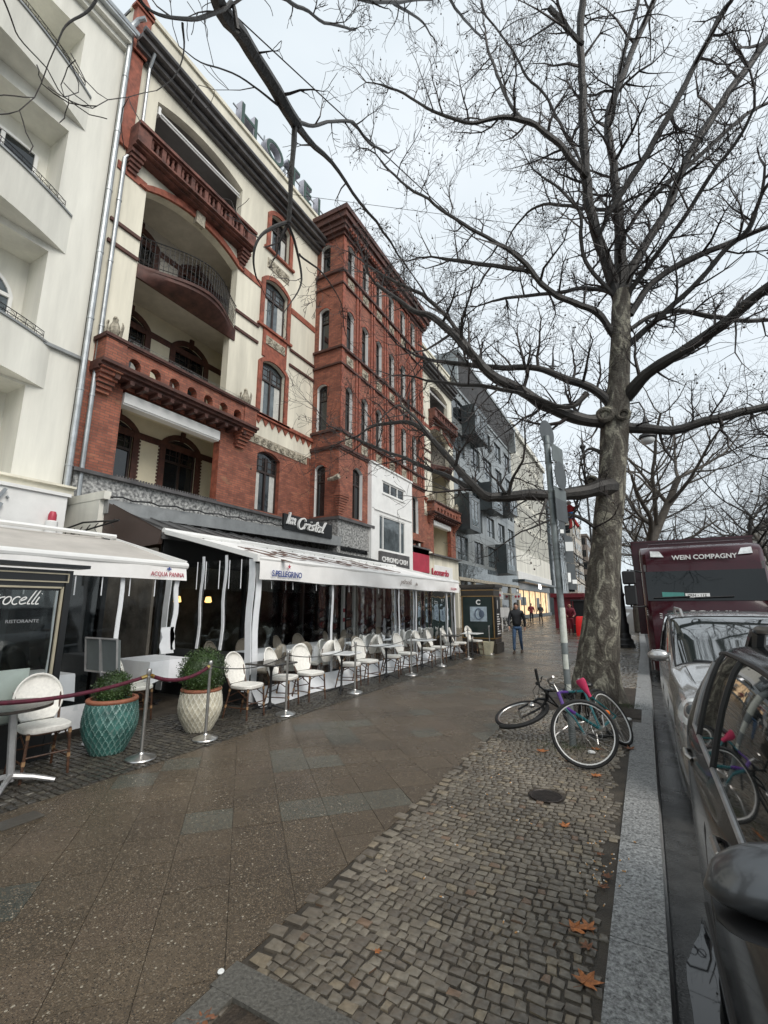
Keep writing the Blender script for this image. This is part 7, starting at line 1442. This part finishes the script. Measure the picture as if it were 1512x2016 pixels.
# ============================================================ cars and truck
M['silver'] = mat('silver_car_paint', (.52, .51, .50), .22, metal=.7, var=.05, coat=.8); M['blackpaint'] = mat('dark_grey_car_paint', (.012, .012, .013), .14, metal=0, var=.1, coat=.15, spec=.25); M['carglass'] = mat('car_glass', (.008, .011, .012), .03, var=.1, spec=.45); M['ws'] = mat('windscreen', (.02, .026, .026), .03, var=.1, spec=1., coat=1.); M['ws'].node_tree.nodes['Principled BSDF'].inputs['Coat IOR'].default_value = 2.6; M['plastic'] = mat('black_plastic', (.015, .015, .016), .5)
M['headl'] = mat('headlamp_lens', (.78, .8, .8), .15, metal=.15, var=.15, vs=14, coat=1.); M['mirrorgrey'] = mat('grey_mirror_cap', (.10, .105, .11), .3, metal=.5, coat=.5); M['maroon'] = mat('burgundy_truck_paint', (.04, .003, .008), .22, var=.1, coat=.3, spec=.35)
def car(name, lab, cx, yf, paint, hw, st, glassrng, loc):
    # st: list of (y from the front, z_bottom, z_belt, z_top, k_belt, k_top); glassrng = (side first, side last, windscreen a,b, rear a,b)
    t = thing(name, lab, 'car', loc); vs = []; rs = []
    for (y, zb, zl, zt, kw, kb, kt) in st:
        H = [(.80 * kw, zb), (.97 * kw, zb + .06), (1.0 * kw, zb + (zl - zb) * .45), (.985 * kw, zb + (zl - zb) * .85), (kb, zl), (kb * .5 + kt * .5 + .012, (zl + zt) / 2), (kt, zt - .05), (kt * .84, zt - .008), (kt * .4, zt + .012)]
        ring = [(cx - hw * a, yf + y, z) for a, z in H] + [(cx + hw * a, yf + y, z) for a, z in H[::-1]]; rs.append(ring)
    def herm(a, b_, c, d, ta, tb, tc, td, t):           # limited cubic through b_ and c, parameters ta..td
        def sl(p, q, u, v): return (q - p) / max(v - u, 1e-6)
        s0, s1, s2 = sl(a, b_, ta, tb), sl(b_, c, tb, tc), sl(c, d, tc, td)
        m0 = 0 if s0 * s1 <= 0 else 2 * s0 * s1 / (s0 + s1); m1 = 0 if s1 * s2 <= 0 else 2 * s1 * s2 / (s1 + s2); h = tc - tb
        return b_ * (2 * t**3 - 3 * t * t + 1) + m0 * h * (t**3 - 2 * t * t + t) + c * (-2 * t**3 + 3 * t * t) + m1 * h * (t**3 - t * t)
    S1, K1 = [], []; ys = [q[0] for q in st]; N_ = len(rs)
    for k in range(N_ - 1):
        for u in range(4):
            t_ = u / 4; a, d = max(k - 1, 0), min(k + 2, N_ - 1); T_ = (ys[a] if k else ys[0] - .1, ys[k], ys[k + 1], ys[d] if d > k + 1 else ys[-1] + .1); ring = []
            for i in range(len(rs[0])): ring.append(tuple(herm(rs[a][i][x], rs[k][i][x], rs[k + 1][i][x], rs[d][i][x], *T_, t_) for x in range(3)))
            S1.append(ring); K1.append(k)
    S1.append(rs[-1]); n0 = len(rs[0]); R2 = []; I1 = []
    def cat(p, q, r, s_, t): return tuple(.5 * ((2 * q[x]) + (r[x] - p[x]) * t + (2 * p[x] - 5 * q[x] + 4 * r[x] - s_[x]) * t * t + (3 * q[x] - p[x] - 3 * r[x] + s_[x]) * t**3) for x in range(3))
    for ring in S1:
        o = []; I1 = []
        for i in range(n0):
            for u in range(3):
                o.append(cat(ring[i - 1], ring[i], ring[(i + 1) % n0], ring[(i + 2) % n0], u / 3) if i not in (17,) else tuple(ring[17][x] + (ring[0][x] - ring[17][x]) * u / 3 for x in range(3))); I1.append(i)
        R2.append(o)
    rs = R2; n = len(rs[0]); Fc = []; mi = []; V_ = [p for r in rs for p in r]
    gs0, gs1, wa, wb_, ra, rb_ = glassrng
    for k in range(len(rs) - 1):
        K = K1[k]
        for i in range(n):
            j = (i + 1) % n; I = I1[i]; Fc.append((k * n + i, (k + 1) * n + i, (k + 1) * n + j, k * n + j)); m = 0
            if I in (4, 5) and gs0 <= K < gs1: m = 1
            if I in (11, 12) and gs0 <= K < gs1: m = 4
            if I in (6, 7, 8, 9, 10) and wa <= K < wb_: m = 2
            if I in (6, 7, 8, 9, 10) and ra <= K < rb_: m = 5
            if I == 17: m = 3
            mi.append(m)
    Fc.append(tuple(range(n))); Fc.append(tuple((len(rs) - 1) * n + i for i in range(n))[::-1]); mi += [0, 0]
    me = bpy.data.meshes.new('b'); me.from_pydata(V_, [], Fc); me.polygons.foreach_set('material_index', mi); m2 = me
    for key, nm, mm in ((0, 'body', paint), (1, 'side_window', M['carglass']), (4, 'side_window', M['carglass']), (2, 'windscreen', M['ws']), (5, 'rear_window', M['ws']), (3, 'underbody', M['plastic'])):
        b = MB(); mp = {}
        for p in m2.polygons:
            if mi[p.index] != key: continue
            f = []
            for v in p.vertices:
                if v not in mp: mp[v] = len(b.v); b.v.append(tuple(m2.vertices[v].co))
                f.append(mp[v])
            b.f.append(f); b.m.append(0)
        if b.f: b.build(nm, mm, t, smooth=60)
    t_w = wl(t); from mathutils.bvhtree import BVHTree
    CARS[name] = (BVHTree.FromPolygons([Vector(p) for p in V_], Fc), rs, glassrng); return t
CARS = {}
def snap(nm, p, off=.004):
    q = CARS[nm][0].find_nearest(Vector(p)); nrm = q[1]
    d = (Vector(p) - q[0]); nrm = nrm if nrm.dot(Vector(p) - Vector((1.12, p[1], .7))) > 0 else -nrm
    return q[0] + nrm * off
def trim(t, nm, part, pts, r_, mm, off=.002, n=5): b = MB(); b.tube([snap(nm, p, off) for p in pts], r_, n); return b.build(part, mm, t)
def grid_line(nm, col, k0, k1): return [Vector(r[col]) for r in CARS[nm][1][k0 * 4:k1 * 4 + 1]]
def decal(t, nm, part, c, nrm, rx, ry, mm, off=.006, nseg=24, up_=(0, 0, 1), sq=1.):
    nrm = Vector(nrm).normalized(); u = Vector(up_).cross(nrm).normalized(); v = nrm.cross(u); b = MB(); rs = []
    for q in (1, .85, .6, .3, .02):
        ring = []
        for k in range(nseg):
            a = 2 * PI * k / nseg; cx_, sx_ = math.copysign(abs(math.cos(a)) ** sq, math.cos(a)), math.copysign(abs(math.sin(a)) ** sq, math.sin(a)); p = Vector(c) + u * rx * q * cx_ + v * ry * q * sx_ + nrm * .6
            h = CARS[nm][0].ray_cast(p, -nrm, 1.5); ring.append((h[0] if h[0] is not None else Vector(c)) + nrm * (off if q < 1 else off * .3))
        rs.append(ring)
    b.rings(rs, True); return b.build(part, mm, t, smooth=50)
def window_trims(t, nm, chrome):
    g0, g1, wa, wb_, ra, rb_ = CARS[nm][2]
    for cb, ct in ((12, 18), (39, 33)):
        B = grid_line(nm, cb, g0, g1); U = grid_line(nm, ct, g0, g1); md = [Vector(CARS[nm][1][g1 * 4][c]) for c in range(min(cb, ct), max(cb, ct) + 1)]
        if cb > ct: md = md[::-1]
        b = MB(); b.tube(B + md[1:-1], .011, 6); b.build('belt_trim', chrome, t); b = MB(); b.tube(U, .012, 6); b.build('window_seal', M['plastic'], t)
    b = MB(); rs = CARS[nm][1]
    for k in (wa * 4, wb_ * 4): b.tube([rs[k][c] for c in range(18, 34)], .012, 5)
    for c in (18, 33): b.tube([rs[k][c] for k in range(wa * 4, wb_ * 4 + 1)], .014, 5)
    b.build('windscreen_seal', M['plastic'], t)
def carwheel(t, x, y, z, r=.31, side=-1):
    b = MB(); n = 28; P = [(r * .62, -.1), (r * .93, -.11), (r, -.08), (r, .08), (r * .93, .11), (r * .62, .1)]
    b.rings([[(x + o, y + q * math.cos(2 * PI * k / n), z + q * math.sin(2 * PI * k / n)) for k in range(n)] for q, o in P], True); o = b.build('wheel', M['tyre'], t)
    b = MB(); b.rings([[(x + side * .1, y + q * math.cos(2 * PI * k / n), z + q * math.sin(2 * PI * k / n)) for k in range(n)] for q in (r * .64, r * .6)], False)
    for k in range(7): a = 2 * PI * k / 7; b.bar((x + side * .105, y, z), (x + side * .1, y + r * .62 * math.cos(a), z + r * .62 * math.sin(a)), .05, .03)
    b.build('rim', M['alu'], o); b = MB(); b.rings([[(x + side * .085 + oo, y + q * math.cos(2 * PI * k / n), z + q * math.sin(2 * PI * k / n)) for k in range(n)] for q, oo in ((r * 1.12, 0), (r * 1.12, .02))], True); b.build('wheel_arch', M['plastic'], t)
Z0 = -.155
# silver car, nose towards the viewer
S = car('silver_car', 'silver car parked nose towards the viewer behind the dark car', 1.09, 4.98, M['silver'], .89, [
    (0, .08, .5, .60, .72, .66, .5), (.05, .0, .62, .76, .9, .84, .7), (.18, -.02, .72, .87, .97, .91, .8), (.5, -.02, .8, .95, 1., .945, .85), (.95, -.02, .86, .99, 1., .95, .86), (1.28, -.02, .92, 1.03, 1., .955, .87),
    (1.36, -.02, .93, 1.06, 1., .955, .87), (2.2, -.02, .97, 1.49, 1., .95, .83), (2.32, -.02, .98, 1.535, 1., .95, .82), (2.9, -.02, 1., 1.585, 1., .95, .81), (3.5, -.02, 1.0, 1.59, 1., .95, .81), (3.95, .0, 1.0, 1.55, .98, .93, .79), (4.15, .02, .98, 1.15, .96, .9, .75), (4.25, .1, .9, .95, .88, .8, .66)], (8, 11, 6, 8, 11, 12), (1.13, 7.1, Z0))
for y in (5.8, 8.35):
    for x, s_ in ((.36, -1), (1.9, 1)): carwheel(S, x, y, Z0 + .31, .31, s_)
window_trims(S, 'silver_car', M['plastic'])
for c, sg in ((.47, 1), (1.79, -1)):
    h = decal(S, 'silver_car', 'headlight', (c - .14 * sg, 5.1, .775), (-.55 * sg, -1, .4), .19, .13, M['headl']); q = decal(S, 'silver_car', 'lamp_lens', (c - .155 * sg, 5.1, .785), (-.55 * sg, -1, .4), .085, .085, M['chrome'], .014); q2 = decal(S, 'silver_car', 'lamp_lens', (c - .155 * sg, 5.1, .785), (-.55 * sg, -1, .4), .05, .05, M['glassbright'], .018)
    for o in (q, q2): o.parent = h
decal(S, 'silver_car', 'grille', (1.13, 4.98, .42), (0, -1, .1), .45, .1, M['plastic'], sq=.5)
b = MB(); b.ball((.17, 6.7, 1.09), (.125, .07, .07), 16, 10); b.tube([(.24, 6.7, 1.05), (.36, 6.6, 1.0)], .028, 7); b.build('side_mirror', M['silver'], S)
trim(S, 'silver_car', 'wiper', [(.5, 6.36, 1.1), (.8, 6.3, 1.1), (1.1, 6.5, 1.2)], .012, M['black'], .012); trim(S, 'silver_car', 'wiper', [(1.1, 6.34, 1.1), (1.5, 6.34, 1.1), (1.75, 6.5, 1.2)], .012, M['black'], .012)
for x in (.5, 1.76): b = MB(); b.tube([snap('silver_car', (x, 7.3, 1.6), 0), (x, 7.42, 1.63), (x, 8.5, 1.65), snap('silver_car', (x, 8.7, 1.6), 0)], .018, 6); b.build('roof_rail', M['alu'], S)
trim(S, 'silver_car', 'panel_gap', [(.5, 5.2, .9), (.42, 5.6, .95), (.4, 6.28, 1.05)], .004, M['black']); trim(S, 'silver_car', 'panel_gap', [(.25, 6.45, .1), (.25, 6.45, .6), (.27, 6.5, .95)], .004, M['black']); trim(S, 'silver_car', 'panel_gap', [(.25, 7.5, .1), (.25, 7.5, .6), (.27, 7.5, .97)], .004, M['black'])
trim(S, 'silver_car', 'bumper_line', [(.27, 5.5, .52), (.3, 5.25, .52), (.42, 5.05, .5), (.7, 4.95, .5), (1.13, 4.9, .5)], .005, M['black'])
# dark car in the foreground, nose behind the viewer
D = car('dark_car', 'dark grey estate car beside the kerb in the foreground, cut by the right edge', 1.07, -.75, M['blackpaint'], .925, [
    (0, .05, .5, .6, .75, .68, .5), (.1, .0, .58, .7, .9, .82, .65), (.5, -.02, .74, .86, 1., .9, .76), (1.0, -.02, .86, .94, 1., .92, 0.753), (1.25, -.02, .92, .99, 1., .93, 0.791), (1.35, -.02, .94, 1.03, 1., .935, 0.801), (2.05, -.02, .98, 1.40, 1., .935, 0.782), (2.2, -.02, .985, 1.47, 1., .935, 0.772),
    (2.75, -.02, 1.02, 1.52, 1., .935, 0.772), (2.9, -.02, 1.03, 1.525, 1., .935, 0.772), (3.45, -.02, 1.05, 1.52, 1., .935, 0.772), (3.82, .0, 1.07, 1.49, .995, .935, 0.762), (4.1, .02, 1.08, 1.42, .98, .93, 0.753), (4.33, .05, 1.02, 1.16, .96, .9, .76), (4.43, .12, .86, .9, .88, .82, .68)], (6, 11, 5, 7, 12, 13), (1.1, 1.4, Z0))
for y in (.05, 2.8):
    for x, s_ in ((.34, -1), (1.88, 1)): carwheel(D, x, y, Z0 + .32, .32, s_)
window_trims(D, 'dark_car', M['alu'])
for y, z in ((3.0, .93), (1.98, .91)):
    h = decal(D, 'dark_car', 'handle_recess', (.22, y, z - .01), (-1, 0, 0), .07, .035, M['black'], .002); b = MB(); b.tube([snap('dark_car', (.2, y - .085, z), .002), snap('dark_car', (.2, y - .06, z + .008), .022), snap('dark_car', (.2, y + .06, z + .008), .022), snap('dark_car', (.2, y + .085, z), .002)], .011, 7); b.build('door_handle', M['chrome'], h)
for P_ in ([(.2, 2.42, .1), (.2, 2.43, .5), (.2, 2.44, .8), (.2, 2.45, 1.0)], [(.2, 1.2, .1), (.2, 1.2, .5), (.2, 1.2, .95)], [(.2, 3.12, .5), (.2, 3.25, .75), (.2, 3.28, 1.0)], [(.2, 3.45, .3), (.25, 3.6, .5), (.3, 3.65, .6)]): trim(D, 'dark_car', 'panel_gap', P_, .004, M['roofdark'], .0)
trim(D, 'dark_car', 'rub_strip', [(.2, .6 + .2 * k, .36) for k in range(12)], .012, M['plastic'], .0)
rs_ = CARS['dark_car'][1]
for kk in (38, 42): b = MB(); P_ = [Vector(rs_[int(kk)][c]) for c in range(12, 19)]; b.tube(P_, .013, 6); b.build('door_pillar', M['plastic'], D)
for x, sg in ((.47, 1), (1.73, -1)):
    b = MB(); P_ = [snap('dark_car', (x, 1.3, 1.5), 0), (x, 1.42, 1.585), (x, 2.3, 1.6), (x, 2.75, 1.585), snap('dark_car', (x, 2.95, 1.52), 0)]; b.tube(smooth_line([Vector(p) for p in P_], 1), .021, 8); b.tube([snap('dark_car', (x, 2.72, 1.5), 0), (x, 2.66, 1.58)], .026, 6); b.build('roof_rail', M['mirrorgrey'], D)
b = MB(); rs = []
for k in range(13):
    v = k / 12; xx = .07 + .25 * v; q = math.sqrt(max(.0025, 1 - (1 - min(1, v / .6)) ** 2)); rs.append([(xx, 1.37 + .095 * q * math.cos(a) + .05 * v, 1.1 + .078 * q * math.sin(a) * (1 if math.sin(a) > 0 else .75) - .02 * (1 - q)) for a in [2 * PI * j / 22 for j in range(22)]])
b.rings(rs, True); m_ = b.build('side_mirror', M['mirrorgrey'], D, smooth=70)
b = MB(); b.rings([[(.085 + .23 * k / 6, 1.37 + .105 * math.cos(a) * q + .02, 1.03 + .012 * math.sin(a)) for a in [2 * PI * j / 14 for j in range(14)]] for k, q in ((0, .35), (.5, .7), (1, .85), (3, 1), (6, .9))], True); b.bar((.22, 1.42, 1.0), (.34, 1.5, 1.0), .08, .05); b.build('mirror_base', M['plastic'], m_)

# truck
tk = thing('red_truck', 'burgundy lorry with white lettering over its windscreen behind the silver car', 'truck', (1.45, 16, Z0))
x0, x1, yf = .17, 2.67, 14.0
def sect(yo, z, inset=0): return yf + yo, z
prof = [(.06, .15), (.0, .35), (-.02, .75), (.0, 1.3), (.04, 1.75), (.1, 1.85), (.22, 2.55), (.26, 2.75), (.31, 3.08), (.42, 3.22), (.8, 3.31), (1.4, 3.36), (2.1, 3.36)]
b = MB(); rs = []
for yo, z in prof:
    c = .12 if z < 3.1 else .25; y = yf + yo; rs.append([(x0, 16.1, z), (x0, y + c * 1.4, z), (x0 + .03, y + c * .6, z), (x0 + c, y + .0, z), (x0 + .8, y, z), (x1 - .8, y, z), (x1 - c, y, z), (x1 - .03, y + c * .6, z), (x1, y + c * 1.4, z), (x1, 16.1, z)])
b.rings(rs, True); b.build('cab', M['maroon'], tk, smooth=35)
b = MB(); b.box(-.0, 2.84, 16.3, 25, .9, 3.62); b.box(-.02, 2.86, 16.28, 25.02, 3.62, 3.68); b.build('cargo_box', M['maroon'], tk, smooth=0)
b = MB()
def tp(x, z, o=-.012):                                   # point on the raked front
    for (ya, za), (yb, zb) in zip(prof, prof[1:]):
        if za <= z <= zb: y = ya + (yb - ya) * (z - za) / (zb - za); break
    e = min(x - x0, x1 - x); return (x, yf + y + (.1 * (1 - e / .14) if e < .14 else 0) + o, z)
def panel(nm, pts, mm, th_=.02, o=-.015, parent=None):
    b = MB(); P = [tp(x, z, o) for x, z in pts]; n = len(P); b.add(P + [(x, y + th_, z) for x, y, z in P], [tuple(range(n))[::-1]] + [(i, (i + 1) % n, n + (i + 1) % n, n + i) for i in range(n)]); return b.build(nm, mm, parent or tk, smooth=0)
panel('windscreen', [(.24, 1.86), (2.6, 1.86), (2.6, 2.61), (.24, 2.61)], M['carglass'], o=-.06)
panel('sun_visor', [(.22, 2.62), (2.62, 2.62), (2.62, 2.8), (.22, 2.8)], M['roofdark'], o=-.05)
panel('wiper_panel', [(.26, 1.78), (2.58, 1.78), (2.58, 1.84), (.26, 1.84)], M['plastic'])
for a, c in ((.36, 1.1), (1.2, 1.95)): b = MB(); b.tube([tp(a, 1.93, -.04), tp(c, 1.96, -.05)], .018, 5); b.build('wiper', M['plastic'], tk)
for pts in ([(.4, 3.0), (.68, 2.98), (.6, 3.14), (.4, 3.16)], [(2.44, 3.0), (2.16, 2.98), (2.24, 3.14), (2.44, 3.16)]): panel('roof_lamp', pts, M['headl'], o=-.03)
text('WEIN COMPAGNY', .16, SOUTH((.85, 14.25, 2.9)), M['trimwhite'], tk, 'lettering', .006, bold=.004, sx=.95)
text('SCANIA', .2, SOUTH((1.05, 13.95, 1.48)), M['trimwhite'], tk, 'grille_lettering', .01, bold=.006, sx=1.4)
panel('upper_grille', [(.55, 1.1), (2.3, 1.1), (2.3, 1.62), (.62, 1.62)], M['plastic']); panel('lower_grille', [(.6, .5), (2.24, .5), (2.24, 1.0), (.6, 1.0)], M['plastic'])
panel('bumper', [(.2, .16), (2.64, .16), (2.64, .36), (.2, .36)], M['alu'], o=-.03)
for s in (0, 1):
    f = (lambda x: x) if s == 0 else (lambda x: x0 + x1 - x); panel('headlight', [(f(.22), .42), (f(.58), .42), (f(.55), .62), (f(.2), .66)], M['headl'], o=-.02)
    for k in range(3): panel('white_stripe', [(f(.19), 1.62 - .05 * k), (f(.5), 1.54 - .05 * k), (f(.5), 1.52 - .05 * k), (f(.19), 1.6 - .05 * k)], M['trimwhite'], .01)
    sx = -1 if s == 0 else 1; xm = x0 if s == 0 else x1; b = MB(); xa, xb = sorted((xm + sx * .15, xm + sx * .44)); b.bev(xa, xb, 13.7, 13.95, 2.28, 2.62, .03); b.bev(xa + .02, xb - .01, 13.72, 13.95, 1.75, 2.25, .03); b.tube([(xm, 14.15, 2.6), (xm + sx * .3, 13.85, 2.66), (xm + sx * .3, 13.85, 1.7), (xm, 14.15, 1.72)], .025, 6); b.build('mirror', M['plastic'], tk)
for y in (15.1, 19.5, 23.5): carwheel(tk, .42, y, Z0 + .5, .5, -1); carwheel(tk, 2.44, y, Z0 + .5, .5, 1)
b = MB(); b.box(.6, 2.3, 14.3, 25, .3, .9); b.box(.25, .5, 16.5, 18.6, .25, .8); b.build('chassis', M['plastic'], tk, smooth=0)
b = MB(); b.add([tp(1.02, 1.94, -.03), tp(1.5, 1.94, -.03), tp(1.5, 2.04, -.03), tp(1.02, 2.04, -.03)], [(0, 1, 2, 3)]); pl = b.build('number_plate', M['trimwhite'], tk, smooth=0); text('ZRN - 112', .085, SOUTH((1.05, 13.99, 1.96)), M['black'], pl, 'plate_lettering', .001, bold=.002)
b = MB(); b.add([tp(.55, 1.95, -.03), tp(1.0, 1.94, -.03), tp(1.0, 2.06, -.03), tp(.55, 2.08, -.03)], [(0, 1, 2, 3)]); b.build('route_board', mat('teal_board', (.06, .25, .22), .4), tk, smooth=0)
b = MB(); b.tube([(.4, 15.0, 3.34), (.4, 15.0, 3.4), (2.44, 15.0, 3.4), (2.44, 15.0, 3.34)], .02, 5); b.build('roof_bar', M['maroon'], tk)
tk.scale = (1.02, 1, .965); tk.location.y -= .8; tk.location.x += .03
